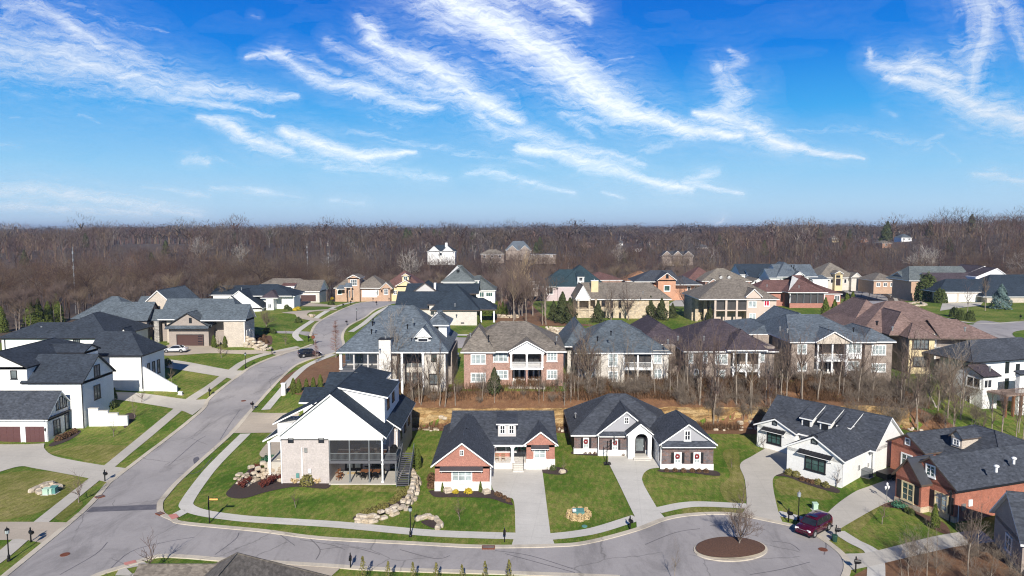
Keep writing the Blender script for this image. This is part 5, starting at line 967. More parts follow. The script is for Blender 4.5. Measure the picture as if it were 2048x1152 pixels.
 a.v = [(0, 0, -1.5), (dx, dy, -1.5 + pB.z - pA.z), (dx, dy, 1.0 + pB.z - pA.z), (0, 0, 4.3), (0, .35, -1.5), (dx, dy + .35, -1.5 + pB.z - pA.z), (dx, dy + .35, 1.0 + pB.z - pA.z), (0, .35, 4.3)]; mi = a.mat('whitebrick')
 a.f = [(0, 1, 2, 3), (5, 4, 7, 6), (3, 2, 6, 7), (1, 5, 6, 2), (4, 0, 3, 7)]; a.mi = [mi] * 5; a.build('wall', e)
 h = House('taupe_house', 'taupe brick house with grey roof and brown garage door behind the white sedan', (339, 691.5), 5.4, 0, roof='roof_mid', wall='taupe', trim='darktrim')
 ze = h.ony(345, 655, 0)[1]; x1 = h.ony(418, 691, 0)[0]; d = 9.0
 B = h.walls(0, x1, 0, d, -2, ze); gp = h.ony(381, 625.5, -.3)[1]; h.roof(0, x1, -.3, 5, ze + .45, gp, 'y', 0, 0, .3); h.roof(.6, x1 + .1, .8, 8.4, ze, h.ony(410, 619, 4.5)[1], 'x', 0, 0, .4)
 h.Rf.prism([(-.4, -1.1, ze - .1), (x1 + .4, -1.1, ze - .1), (x1 + .4, -.28, ze + .5), (-.4, -.28, ze + .5)], .15, 'roof_mid', 'darktrim')
 h.gdoor(B, 'f', (354.7, 670, 406.7, 691.3), 'gdoor', 2, [(.8, .97, .12, .2), (.8, .97, .36, .44), (.8, .97, .6, .68), (.8, .97, .84, .92)]); h.win(dict(x0=0, x1=x1, y0=-.3, y1=5), 'f', (378.5, 636, 383.5, 646), 1, 1, 'darktrim', 'glassdark', .05)
 h.walls(x1, x1 + 3.6, 2.8, d + 4, -2, ze - 1.2)
 my = 3.0; m1 = h.ony(294, 660, my)[0]; m0 = h.ony(216, 660, my)[0]; me_ = h.ony(290, 641, my)[1]; B2 = h.walls(m0, m1, my, my + 7, -2, me_); h.roof(m0 - 2, m1, my, my + 7, me_, h.ony(300, 604, my + 3.5)[1], 'x', 0, 0, .4)
 h.walls(m1 - 1, m1 + 3.2, my + 2.5, my + 9, -2, me_ - .6, 'taupe'); h.roof(m1 - 3, m1 + 2.8, my + 1.6, my + 4.4, me_ - .2, h.ony(318, 619, my + 3)[1], 'x', 0, 0, .2); h.W.box(m1 + 1.1, m1 + 2.2, my + .9, my + 1.8, -2, me_ - .3, 'darkstone')
 h.win(B2, 'f', (230, 643, 240, 647.5), 1, 1, 'darktrim', 'glassdark', .05); h.win(B2, 'r', (my + 1, my + 2, 3, 4.4), 1, 1, 'darktrim', 'glassdark')
 hx0, hx1 = h.ony(170, 610, my + 9)[0], h.ony(262, 610, my + 9)[0]; h.walls(hx0, hx1, my + 5, my + 16, -2, me_ - .2); h.roof(hx0, hx1 + 2, my + 4.5, my + 16, me_ - .2, h.ony(222, 593, my + 10)[1], 'hip')
 h.vents([(195, 619)], me_ + 1.4); h.done()
 h = House('pale_brick_house', 'pale brick house with steep white edged gable, above the stacked stone wall', (491, 693), 5.3, 0, roof='roof_mid', wall='tanbrick')
 ze = h.ony(480, 640, 0)[1]; x0 = h.ony(447, 640, 0)[0]; B = h.walls(x0, 0, 0, 5.6, -2, ze); h.roof(x0 - 4.5, 0, 0, 5.6, ze, h.ony(470, 608.5, 2.8)[1], 'x', 0, 0, .4)
 for yy in (.9, 2.4, 3.9): h.win(B, 'r', (yy, yy + .7, 1.4, 3.4), 1, 2, 'trim', 'glassgrey', .08)
 gy = 9.0; g1 = h.ony(363, 624.6, gy)[0]; gm = h.ony(316, 600, gy)[0]; ge = h.ony(363, 624.6, gy)[1]; gz = h.ony(316, 580.5, gy)[1]
 h.walls(2 * gm - g1, g1, gy, gy + 12, -2, ge); h.roof(2 * gm - g1, g1, gy, gy + 13, ge, gz, 'y', 0, 0, .35)
 h.walls(2 * gm - g1 - 1, g1, gy + 5, gy + 12, -2, ge + .4); h.roof(2 * gm - g1 - 2, gm, gy + 4, gy + 10, ge + .5, ge + 3.0, 'x', 0, 0, .3)
 h.walls(g1 - 1, x0 + 1, gy - 5, gy + 4, -2, ze - .5); h.roof(g1 - 2, x0 + 2, gy - 6, gy + 3, ze - .2, h.ony(410, 597, gy - 1)[1], 'x', 0, 3, .3)
 h.downpipe(-.1, 0, 0, ze - .1); h.done()
 h = House('white_gabled_house', 'white house with two nested front gables and dark blue roof up the street', (554, 619), 6.9, 0, roof='roof_navy', wall='white')
 ze = h.ony(570, 592, 0)[1]; x1 = h.ony(588, 600, 0)[0]; B = h.walls(0, x1, 0, 6, -2, ze); h.roof(-4, x1, 0, 7, ze, h.ony(570, 581, 3)[1], 'x', 0, 3, .4)
 gy = -5.0;
 for (xl, xc, xr, ye, yp, yy, dd) in ((434, 478.5, 523, 616, 581, gy, 14), (430, 461.5, 488, 616, 591.5, gy - 1.0, 8)):
  l, c, r = (h.ony(q, 600, yy)[0] for q in (xl, xc, xr)); e_ = h.ony(xr, ye, yy)[1]; h.walls(l, r, yy, yy + dd - 1, -3, e_); h.roof(l, r, yy, yy + dd, e_, h.ony(xc, yp, yy)[1], 'y', 0, 0, .35, rk=(c - l) / (r - l))
 h.roof(h.ony(436, 580, 6)[0], h.ony(545, 580, 6)[0], 1, 14, ze + .3, h.ony(470, 571, 7)[1], 'x', 0, 0, .4); h.walls(h.ony(440, 580, 6)[0], 2, 1, 13, -3, ze + .2); h.roof(h.ony(480, 580, 4)[0], h.ony(592, 580, 4)[0], -1, 11, ze + .2, h.ony(535, 568.5, 5)[1], 'hip')
 B3 = h.walls(h.ony(532, 607, -3)[0], h.ony(547, 607, -3)[0], -3, 2, -2, ze - .4); h.roof(B3['x0'] - 1, B3['x1'] + 1, -3, 3, ze - .2, ze + 1.8, 'hip', m='roof_purple'); h.vents([(483, 577)], ze + 3); h.win(B3, 'f', (B3['x0'] + .6, B3['x1'] - .6, .8, 2.0), 2, 1); h.done()
 h = House('grey_roofed_garage_house', 'long low house with brown grey roof and a single brown garage door facing the street', (595, 603), 7.4, 0, roof='roof_brown', wall='trim')
 ze = h.ony(600, 582.5, 0)[1]; x1 = h.ony(639, 600, 0)[0]; B = h.walls(0, x1, 0, 8, -2, ze, 'palebrick'); h.roof(-9, x1, 0, 10, ze, h.ony(620, 560, 5)[1], 'x', 0, 0, .5)
 h.gdoor(B, 'f', (601, 590, 632, 602.7), 'gdoor'); l = h.ony(506, 570, 6)[0]; h.walls(l + 1, 0, 3, 14, -2, ze); h.roof(l, 3, 2, 16, ze, h.ony(545, 557, 9)[1], 'x', 6, 5, .4); h.dormer(h.ony(561, 572, -.5)[0], h.ony(586, 572, -.5)[0], .5, 3, ze, ze + 1.6, 's', ze + 2.4, 'trim', 'roof_red', 'glassdark', 1); h.done()
 h = House('tan_entry_house', 'brick house with tall brick entry gable at the end of the street', (669, 594), 7.5, 0, roof='roof_brown', wall='tanorange')
 ze = h.ony(672, 576, 0)[1]; P = lambda x, yl: h.ony(x, 570, yl)[0]
 B = h.walls(0, P(765, 0), 1, 12, -2, ze, 'tanorange'); h.roof(0, P(728, 0), 1, 14, ze, h.ony(695, 548, 7)[1], 'hip'); h.roof(P(712, 0), P(768, 0), .5, 13, ze, h.ony(735, 551, 7)[1], 'hip')
 B2 = h.walls(P(696, -1), P(719, -1), -1, 4, -2, h.ony(700, 556, -1)[1], 'tanorange'); h.roof(B2['x0'], B2['x1'], -1, 6, B2['z1'], h.ony(707.6, 549.5, -1)[1], 'y', 0, 0, .3); h.win(B2, 'f', (701, 559, 714, 571), 3, 2)
 B3 = h.walls(P(765, -1), P(780, -1), -1.2, 5, -2, ze, 'tanorange'); h.roof(B3['x0'] - .6, B3['x1'] + .6, -1.2, 6, ze, h.ony(772, 564.5, -1)[1], 'y', 0, 0, .3); h.win(B3, 'f', (768, 578, 776, 589), 2, 2)
 h.Rf.prism([(P(672, -1.6), -1.6, ze - .2), (P(690, -1.6), -1.6, ze - .2), (P(686, -1.6), .5, ze + 1), (P(676, -1.6), .5, ze + 1)], .15, 'roof_blue', 'trim'); h.win(B, 'f', (675, 580, 684, 589), 1, 1, 'trim', 'glassgreen')
 h.Rf.prism([(P(688, -2.6), -2.6, ze + .5), (P(705, -2.6), -2.6, ze + .5), (P(702, -1), -1, ze + 1.9), (P(692, -1), -1, ze + 1.9)], .15, 'roof_blue', 'trim')
 for q in (691, 702): h.post(P(q, -2.3), -2.3, 0, ze + .4, .5, 'tanorange')
 h.door(B2, 'f', (B2['x0'] + .4, B2['x0'] + 1.6, 0, 2.3)); g = dict(x0=P(722, .9), x1=P(748, .9), y0=1, y1=2); h.gdoor(g, 'f', (g['x0'] + .4, g['x0'] + 2.9, -.2, 2.1), 'gdoorw'); h.gdoor(g, 'f', (g['x1'] - 1.6, g['x1'] + .9, -.2, 2.1), 'gdoorw'); h.win(B, 'f', (750, 580, 757, 590), 1, 1); h.done()
 h = House('red_brown_roof_house', 'cream house with broad red brown roof and arched dormer beyond the end of the street', (785, 593), 7.5, 0, roof='roof_red', wall='cream')
 ze = h.ony(790, 576, 0)[1]; x1 = h.ony(812, 590, 0)[0]; B = h.walls(-3, x1, 0, 12, -2, ze); h.roof(h.ony(766, 570, 4)[0], h.ony(846, 570, 4)[0], 1, 16, ze, h.ony(800, 541.5, 8)[1], 'hip'); h.walls(h.ony(768, 570, 4)[0], h.ony(844, 570, 4)[0], 2, 15, -2, ze)
 h.walls(x1 - 3, x1 + 3, -1, 4, -2, ze + .8, 'cream'); h.roof(x1 - 3.2, x1 + 3.2, -1, 6, ze + .8, h.ony(822, 560, -1)[1], 'y', 0, 0, .3); h.dormer(x1 - 1.6, x1 + .8, 2, 5, ze + 2, ze + 4, 'y', ze + 4.9, 'cream', 'roof_red', 'glassgreen', 2); h.win(B, 'f', (.4, 1.8, .7, 2)); h.done()
left_row()
# ============================================================ CENTRE
def centre():
 h = House('dark_roofed_brick_house', 'pale brick house with a big dark pyramid roof and covered corner terrace', (875, 648), 7.4, 0, roof='roof_navy', wall='palebrick', trim='browntrim')
 P = lambda x, yl, y=600: h.ony(x, y, yl)[0]; ze = h.ony(900, 620, 0)[1]; x1 = P(953.6, 0)
 B = h.walls(P(868, 0), x1, 0, 13, -2, ze); h.roof(P(864, 0), x1 + .2, 0, 13, ze, h.ony(908.5, 569.5, 6.5)[1], 'hip', oh=.5)
 h.walls(P(795, 3), P(870, 3), 3, 12, -2, ze); h.roof(P(792, 3), P(900, 3), 3, 13, ze, h.ony(840, 583, 8)[1], 'x', 0, 0, .4); h.walls(P(858, 1), P(872, 1), 1.5, 5, -2, ze + 1.2); h.roof(P(857, 1), P(873, 1), 1.5, 6, ze + 1.2, ze + 1.9, 'x', 0, 0, .2)
 h.roof(P(938, 3), P(990, 3), 3, 11, ze - .2, h.ony(960, 596, 7)[1], 'x', 0, 3.5, .4); h.walls(P(945, 6), P(962, 6), 6, 12, -2, ze - .2)
 for q in (962, 988): h.post(P(q, 3.2), 3.2, 0, ze - .3, .35, 'trim')
 h.roof(P(870, 12), P(958, 12), 12, 22, ze, h.ony(930, 583, 16)[1] , 'x', 0, 4, .4)
 g0, gm, g1 = P(827, 14), P(851, 14), P(874, 14); ge = h.ony(830, 584, 14)[1]; h.walls(g0, g1, 14, 20, -2, ge, 'greyboard'); h.roof(g0, g1, 14, 22, ge, h.ony(851, 565, 14)[1], 'y', 0, 0, .3, gm='greyboard')
 h.roof(P(812, 16), P(955, 16), 16, 26, ge - .6, h.ony(910, 567, 21)[1], 'x', 0, 0, .4); h.walls(P(816, 18), P(950, 18), 18, 25, -2, ge - .5); h.walls(P(868, 15), P(872, 15), 15, 16.5, ge, h.ony(870, 566, 15)[1], 'trim')
 for q in (882, 925): a = MB(); u = h.ony(q, 646, -.02); a.box(u[0] - .4, u[0] + .4, -.06, -.01, .1, .4, 'darktrim'); a.build('vent_grille', h.e)
 h.vents([(938, 598), (910, 609)], ze + 2, r=.22); h.done()
 h = House('tall_green_roof_house', 'white house with tall grey green hipped roof behind the dark roofed brick house', (957, 606), 7.5, 0, roof='roof_green', wall='white', trim='trim')
 P = lambda x, yl, y=570: h.ony(x, y, yl)[0]; ze = h.ony(975, 580.5, 0)[1]; x1 = P(990, 0)
 B = h.walls(P(900, 0), x1, 0, 12, -2, ze); h.roof(P(944, 0), x1, 0, 12, ze, h.ony(958, 551, 6)[1], 'x', 3, 6.5, .4)
 e2 = h.ony(900, 563.5, -2)[1]; h.walls(P(886, -2), P(948, -2), -2, 10, -2, e2); h.roof(P(884, -2), P(949, -2), -2, 11, e2, h.ony(921, 530.5, 4.5)[1], 'x', 6.2, 6.2, .3)
 h.dormer(P(948, -1), P(958, -1), -1, 4, ze - .5, e2 + .3, 's', e2 + 1.4, 'white', 'roof_green', 'glassgreen', 1); h.win(B, 'f', (972, 584.5, 985, 593), 3, 1, 'trim', 'glassgreen'); h.win(B, 'f', (959, 584, 968, 594), 2, 1, 'trim', 'glassgreen')
 h.vents([(914, 541), (916, 543), (918, 541)], e2 + 5, r=.25, m='blackmetal'); h.done()
centre()
# ============================================================ SECOND ROW (seen from the back)
def row2():
 h = House('blue_roof_house', 'large white stucco house with blue grey roof, stone chimney and star gabled dormer', (846, 783), 4.9, 0, roof='roof_blue', wall='palebrick')
 P = lambda x, yl, y=720: h.ony(x, y, yl)[0]; ze = h.ony(870, 703, 0)[1]; x0 = P(680, 0); x1 = P(891, 0); D = 18
 B = h.walls(P(757, 0), P(792, 0), .6, D, -3, ze); Bw = h.walls(0, x1, 0, D, -3, ze); h.walls(x0, 0, 3.6, D, -3, ze); zf = h.ony(720, 739, .0)[1]
 h.roof(x0, x1, 0, D, ze, h.ony(800, 611.5, D / 2)[1], 'x', 6.9, 6.7, .5)
 fl = MB(); fl.box(x0, P(758, 0), 0, 3.58, zf - .4, zf, 'deck'); fl.build('deck', h.e)
 for q in (682, 708, 736, 756): h.post(P(q, .2), .2, zf, ze - .1, .22 if q != 682 else .4, 'greyboard' if q != 682 else 'trim')
 for q in (682, 720, 756): h.post(P(q, .2), .2, -3, zf - .4, .4, 'whitestone')
 h.rail(x0 + .3, P(756, 0), .15, zf, 'greytrim'); Bi = dict(x0=x0, x1=0, y0=3.6, y1=9); h.door(Bi, 'f', (P(712, 3.6), P(725, 3.6), zf, zf + 2.3), 'greytrim', 'greytrim', 'door', 'glassgreen', 2); h.win(Bi, 'f', (P(690, 3.6), P(700, 3.6), zf + .8, zf + 2.2))
 cz = h.ony(770, 680, -1)[1]; h.chimney(P(758, -1), P(781.6, -1), -1.0, .8, -3, cz, 'whitestone')
 q0, q1 = P(804, 1), P(845, 1)
 for q in (804, 846): h.post(P(q, -.4), -.4, -2, ze - .1, .35, 'trim')
 for k in range(3):
  u = q0 + (q1 - q0) * k / 3; h.win(dict(x0=q0, x1=q1, y0=3.6, y1=5), 'f', (u + .2, u + 1.0, 3.4, 5.6), 1, 3, 'greytrim', 'glassgrey'); h.win(dict(x0=q0, x1=q1, y0=3.6, y1=5), 'f', (u + .2, u + 1.0, .3, 2.3), 1, 3, 'darktrim', 'glassgrey')
 h.win(Bw, 'f', (863, 709, 873, 723), 2, 2, 'darktrim', 'glassgreen', .08); h.win(Bw, 'f', (858, 748, 879, 768), 2, 2, 'darktrim', 'glassgrey', .1)
 dy = 1.6; d0, d1 = P(831, dy, 690), P(861, dy, 690); zb = h.ony(845, 697, dy)[1]; zc = h.ony(845, 675, dy)[1]; h.dormer(d0, d1, dy, 8, zb - .5, zc, 'y', h.ony(845, 655, dy)[1], 'white', 'roof_blue', 'glassdark', 1, 'trim', winr=(d0 + .4, d1 - .4, zb + .7, zc - .15))
 s = MB(); cx = (d0 + d1) / 2
 for an in (30, 60, 90, 120, 150): s.tube((cx, dy - .1, zc + .15), (cx + math.cos(R(an)) * .9, dy - .1, zc + .15 + math.sin(R(an)) * .8), .07, .07, 'trim', 5)
 s.build('gable_bracket', h.e)
 wy = 8.0; w0, w1 = P(868, wy, 670), P(898, wy, 670); wz = h.ony(880, 649, wy)[1]; h.walls(w0 + .8, w1 - .4, wy, wy + 7, ze, wz, 'white'); h.roof(w0 - 1, w1 - .3, wy - .2, wy + 7, wz, h.ony(870, 621, wy + 3.4)[1], 'x', 2.5, 2.5, .4)
 h.W.box(x1 - .4, x1 + .6, 5, D - 1, -3, ze - 1.0, 'taupe'); h.downpipe(x1 - .1, 0, 0, ze - .1)
 h.vents([(743, 662), (745, 646), (779, 615), (796, 615), (810, 615), (815, 652), (746, 640), (824, 627), (834, 632)], ze + 4.5, r=.16, m='blackmetal'); h.vents([(826, 640)], ze + 4.6); h.done()
 h = House('rose_brick_house', 'rose brown brick house with brown roof and two storey white columned porch', (928, 772), 5.5, 0, roof='roof_brown', wall='rosebrick')
 P = lambda x, yl=0, y=730: h.ony(x, y, yl)[0]; ze = h.ony(950, 703, 0)[1]; xA = P(985); xp0, xp1 = P(1021), P(1086); x1 = P(1127); D = 16; zf = h.ony(1050, 735, 0)[1]
 B = h.walls(0, xA, 0, D, -2, ze); B1 = h.walls(xA - .01, xp0, .9, D, -2, ze); B2 = h.walls(xp0, xp1, 3.4, D, -2, ze); B3 = h.walls(xp1, x1, .3, D, -2, ze)
 h.roof(0, x1, .3, D, ze + .05, h.ony(1020, 643, D / 2)[1], 'x', 6.4, 6.4, .5); h.roof(0, xA, 0, 9, ze, h.ony(968, 650, 5)[1], 'hip', oh=.5)
 gz = h.ony(1052.6, 681, -.5)[1]; h.roof(xp0 - .2, xp1 + .2, -.5, 7, ze + .1, gz, 'y', 0, 0, .35, gm='trim')
 d = MB(); d.box(xp0 + .01, xp1 - .01, -.35, 3.38, zf - .3, zf, 'trim'); d.build('balcony', h.e); pt = MB(); pt.box(xp0 - .3, xp1 + .3, -1.2, 3.38, -.6, .08, 'concrete'); pt.build('patio', h.e)
 h.T.box(xp0, xp1, -.4, -.1, ze - .35, ze - .02, 'trim')
 for f in (.02, .5, .98): h.post(xp0 + (xp1 - xp0) * f, -.2, zf, ze - .3, .3); h.post(xp0 + (xp1 - xp0) * f, -.2, 0, zf - .3, .32, 'rosebrick')
 h.rail(xp0 + .2, xp1 - .2, -.2, zf); Bi = dict(x0=xp0, x1=xp1, y0=3.4, y1=5)
 for f in (.1, .55): h.door(Bi, 'f', (xp0 + (xp1 - xp0) * f, xp0 + (xp1 - xp0) * f + 1.9, .1, 2.3), 'trim', 'trim', 'door', 'glassdark', 2); h.win(Bi, 'f', (xp0 + (xp1 - xp0) * f, xp0 + (xp1 - xp0) * f + 1.9, zf + .2, zf + 2.3), 2, 1, 'darktrim', 'glassdark')
 for q in ((942, 709, 971, 727), (942, 746, 971, 763)): h.win(B, 'f', q, 3, 2, 'trim', 'glassblind')
 for q in ((987, 705, 1016, 723), (988, 741, 1016, 757)): h.win(B1, 'f', q, 3, 2, 'trim', 'glassblind')
 for q in ((1094, 704, 1114, 722), (1094, 740, 1114, 757)): h.win(B3, 'f', q, 3, 2, 'trim', 'glassblind')
 h.vents([(941, 669), (1113, 676)], ze + 2.2); h.vents([(977, 674)], ze + 2.4, m='blackmetal'); h.done()
 h = House('pale_brick_walkout', 'pale brick walkout house with grey roof and white screened upper porch', (1156, 765), 5.5, 0, roof='roof_mid', wall='palebrick')
 ze = h.ony(1170, 704, 0)[1]; xA = P2(h, 1201); xp0, xp1, x1 = P2(h, 1245), P2(h, 1305), P2(h, 1336); D = 17; zf = h.ony(1270, 736, 0)[1]
 B = h.walls(0, xA, 0, D, -2, ze); B1 = h.walls(xA, xp0, -.6, D, -2, ze, 'brownbrick' if 0 else 'palebrick'); h.walls(xp0, xp1, 3.2, D, -2, ze); B3 = h.walls(xp1, x1, -.3, D, -2, ze + .3)
 h.roof(0, x1, -.3, D, ze, h.ony(1240, 640.5, D / 2)[1], 'x', 6.6, 7.0, .5); h.roof(-1.5, xA, 6, 20, ze, h.ony(1166, 641.5, 14)[1], 'y', 5, 0, .4); h.walls(-1.2, xA, 7, 19, -2, ze)
 twostorey_porch(h, xp0, xp1, zf, ze, 2, 'trim', screen=True, under='palebrick')
 for q in ((1174, 709, 1190, 727), (1174, 739, 1190, 757)): h.win(B, 'f', q, 2, 2, 'trim', 'glassblind')
 for q in ((1217, 706, 1235, 732), (1217, 743, 1235, 762)): h.win(B1, 'f', q, 2, 3, 'trim', 'glassblind')
 for q in ((1306.5, 705, 1323, 726), (1306.5, 738, 1323, 756)): h.win(B3, 'f', q, 2, 2, 'trim', 'glassblind')
 h.vents([(1195, 676), (1222, 665), (1241, 649)], ze + 3.4, m='blackmetal'); h.done()
 h = House('plum_roof_house', 'brown brick walkout house with dark plum roof behind the bare trees', (1370, 763), 5.5, 0, roof='roof_purple', wall='brownbrick')
 ze = h.ony(1390, 701.5, 0)[1]; xA, xp0, xp1, x1 = P2(h, 1461), P2(h, 1464), P2(h, 1519), P2(h, 1549); D = 18; zf = h.ony(1490, 740, 0)[1]
 B = h.walls(0, xA, 0, D, -2, ze); h.walls(xA, xp1, 3.2, D, -2, ze); B3 = h.walls(xp1, x1, .2, D, -2, ze + .7); h.walls(-2.4, 1, 5, 22, -2, ze)
 h.roof(0, x1, 0, D, ze, h.ony(1440, 638, D / 2)[1], 'x', 7.2, 7.2, .5); h.roof(-6.5, 3, 7, 24, ze, h.ony(1359, 639, 17)[1], 'y', 6, 0, .4); h.walls(-6, 2, 8, 23, -2, ze); h.roof(xA - .5, xp1 + .5, -.6, 6, ze + .3, ze + 3.2, 'hip')
 twostorey_porch(h, xp0, xp1, zf, ze, 2, 'trim', under='brownbrick')
 for q in ((1377, 706, 1386, 725), (1405.5, 705, 1415, 725), (1430, 708, 1455, 728), (1388, 738, 1405, 755), (1433, 740, 1450, 758)): h.win(B, 'f', q, 2 if q[2] - q[0] > 12 else 1, 2, 'trim', 'glassblind')
 h.win(B3, 'f', (1521, 704, 1529, 723), 1, 2, 'trim', 'glassblind'); h.vents([(1336, 682), (1356, 675), (1408, 675)], ze + 2.2); h.done()
 h = House('grey_roof_walkout', 'grey brown brick walkout with blue grey roof and two storey gabled porch', (1581, 756), 5.4, 0, roof='roof_blue', wall='brownbrick')
 ze = h.ony(1600, 683, 0)[1]; xA, xp0, xp1, xB, xC, x1 = P2(h, 1628), P2(h, 1632), P2(h, 1693), P2(h, 1723), P2(h, 1730), P2(h, 1785); D = 19; zf = h.ony(1660, 719, 0)[1]
 B = h.walls(0, xA, 0, D, -2, ze); h.walls(xA, xp1, 3.2, D, -2, ze); B2 = h.walls(xp1, xB, .2, D, -2, ze, 'brownbrick'); h.W.box(xp1 - .02, xB + .02, .12, 1, h.ony(1700, 718, 0)[1], ze, 'trim'); h.walls(xB, xC, 1.2, D, -2, ze); B3 = h.walls(xC, x1, .3, D - 3, -2, ze)
 h.roof(0, xC + 1, 0, D, ze, h.ony(1650, 629, D / 2)[1], 'x', 3.2, 5.5, .5); h.roof(xC - .3, x1, .3, 12, ze, h.ony(1744, 652, 6)[1], 'hip'); h.roof(2, 10, 8, 24, ze, h.ony(1642, 619.5, 17)[1], 'y', 4, 0, .4)
 h.walls(-3.4, 1, 9, 26, -2, ze - .3); h.roof(-3.6, 5, 10, 27, ze - .2, h.ony(1556, 643, 18)[1], 'hip')
 gz = h.ony(1664.6, 662.5, -.6)[1]; h.roof(xp0 - .2, xp1 + .1, -.6, 7, ze + .1, gz, 'y', 0, 0, .35, gm='tanbrick'); twostorey_porch(h, xp0, xp1, zf, ze, 2, 'trim', under='brownbrick', furn=True)
 for q in ((1595, 688, 1613, 707), (1595, 724, 1613, 741)): h.win(B, 'f', q, 2, 2, 'trim', 'glassblind')
 for q in ((1695, 685, 1721, 706), (1694, 722, 1717, 739)): h.win(B2, 'f', q, 3, 2, 'trim', 'glassblind', proud=.09)
 for q in ((1743.5, 690, 1771, 709), (1743, 727, 1771, 743)): h.win(B3, 'f', q, 4, 2, 'trim', 'glassblind')
 h.vents([(1560, 656), (1575, 660)], ze + 2.6); h.vents([(1707, 658)], ze + 2.5, m='blackmetal'); h.done()
 h = House('rosy_roof_house', 'cream stucco house with wide rosy brown roof and balcony at the right', (1816, 745), 5.0, -5, roof='roof_pink', wall='cream', trim='browntrim')
 ze = h.ony(1830, 675.5, 0)[1]; xA = P2(h, 1867); D = 12; B = h.walls(0, xA, 0, D, -2, ze, 'cream'); h.W.box(-.06, .3, .1, D + 8, -2, ze - .02, 'brownbrick')
 h.roof(0, xA + .2, 0, D, ze, h.ony(1800, 645, 5)[1], 'y', 4.4, 0, .5)
 a1 = P2(h, 1945, 5.0); a2 = P2(h, 1985, 5.0); h.walls(xA, a1, 6.0, 20, -2, ze, 'brownbrick'); B2 = h.walls(a1, a2, 4.6, 14, -2, h.ony(1960, 677, 4.6)[1], 'cream'); h.roof(a1 - 6, a2, 4.6, 14, B2['z1'], h.ony(1950, 640, 9)[1], 'x', 0, 5, .5)
 h.roof(-5.5, a1 + 2, 6.5, 27, ze, h.ony(1835, 603, 16.5)[1], 'x', 9, 10, .5); h.walls(-5, a1 + 1.5, 7.5, 26, -2, ze, 'brownbrick'); h.roof(-4.5, 5, 14, 31, ze, h.ony(1765, 598, 22)[1], 'y', 6, 5, .4); h.roof(-1.8, 4, 3.5, 16, ze, ze + 3.9, 'y', 3, 3, .4)
 for q in ((1825, 678.5, 1857, 697.5), (1826, 713.5, 1857, 732.5)): h.win(B, 'f', q, 4, 2, 'darktrim', 'glassgrey')
 d = MB(); zb = h.ony(1885, 697, 4)[1]; d.box(xA + .02, P2(h, 1899, 4), 3.4, 6, zb - .25, zb, 'trim'); d.build('balcony', h.e); h.rail(xA + .2, P2(h, 1899, 4), 3.45, zb, 'greytrim'); Bi = dict(x0=xA, x1=a1, y0=6.0, y1=8)
 for z in (.1, zb): h.door(Bi, 'f', (xA + 1, xA + 3.2, z, z + 2.2), 'trim', 'trim', 'door', 'glassblind', 2)
 h.win(B2, 'f', (1962, 680, 1978, 690), 2, 1, 'darktrim', 'glassdark'); h.vents([(1785, 656), (1930, 657)], ze + 2.4, r=.22); h.vents([(1754, 645)], ze + 3, r=.3, m='blackmetal'); h.done()
 h = House('modern_white_house', 'white modern house with dark roof, tall windows and wooden deck at the right edge', (1963, 822), 1.2, 16, roof='roof_purple', wall='trim', trim='darktrim')
 L = 5.4; ze = h.onx(1955, 750, 0)[1]; zr = h.onx(1936.4, 729.5, 0)[1]; x1 = h.ony(1997, 745, 0)[0]; B = h.walls(0, x1, 0, L, -2, ze, 'trim'); h.roof(0, x1, 0, L, ze, zr, 'x', 0, 0, .3)
 h.win(B, 'l', (1933, 754, 1961, 774), 2, 1, 'trim', 'glassdark', .12); h.win(B, 'l', (1923, 789, 1941, 807), 2, 1, 'trim', 'glassdark', .12); h.win(B, 'f', (1967, 759, 1983, 776), 2, 1, 'trim', 'glassdark', .12)
 xm = x1 + .1; ze2 = h.ony(2000, 719, 3)[1]; B2 = h.walls(xm - .2, xm + 18, 3.2, 11, -2, ze2, 'trim'); h.roof(xm - 2.2, xm + 18, 3.0, 11.5, ze2, ze2 + 2.7, 'hip', m='roof_slate', oh=.7)
 for q in ((2008, 722, 2019, 748), (2029, 726, 2040, 752), (2007, 755, 2018, 781), (2029, 759, 2040, 784)): h.win(B2, 'f', q, 1, 1, 'trim', 'glassdark', .12)
 rx = h.ony(2037, 800, -3)[0]; h.walls(rx, rx + 9, -3, -2.3, -2, 6.4, 'trim'); h.shed(rx, rx + 9, -3, -2.3, 6.5, 6.9, 'y', 'roof_slate')
 d = MB(); d.box(.8, xm + 4.4, -3.4, -.02, 3.1, 3.35, 'greywood'); d.build('deck', h.e); h.rail(.8, xm + 4.4, -3.3, 3.35, 'greywood')
 for x in np.linspace(1.0, xm + 4.2, 5): h.post(x, -3.2, -1, 3.1, .32, 'wood', 'deck_post')
 h.vents([(1983, 693), (1980, 736)], ze2 + 1.5); h.done()
def P2(h, x, yl=0, y=730): return h.ony(x, y, yl)[0]
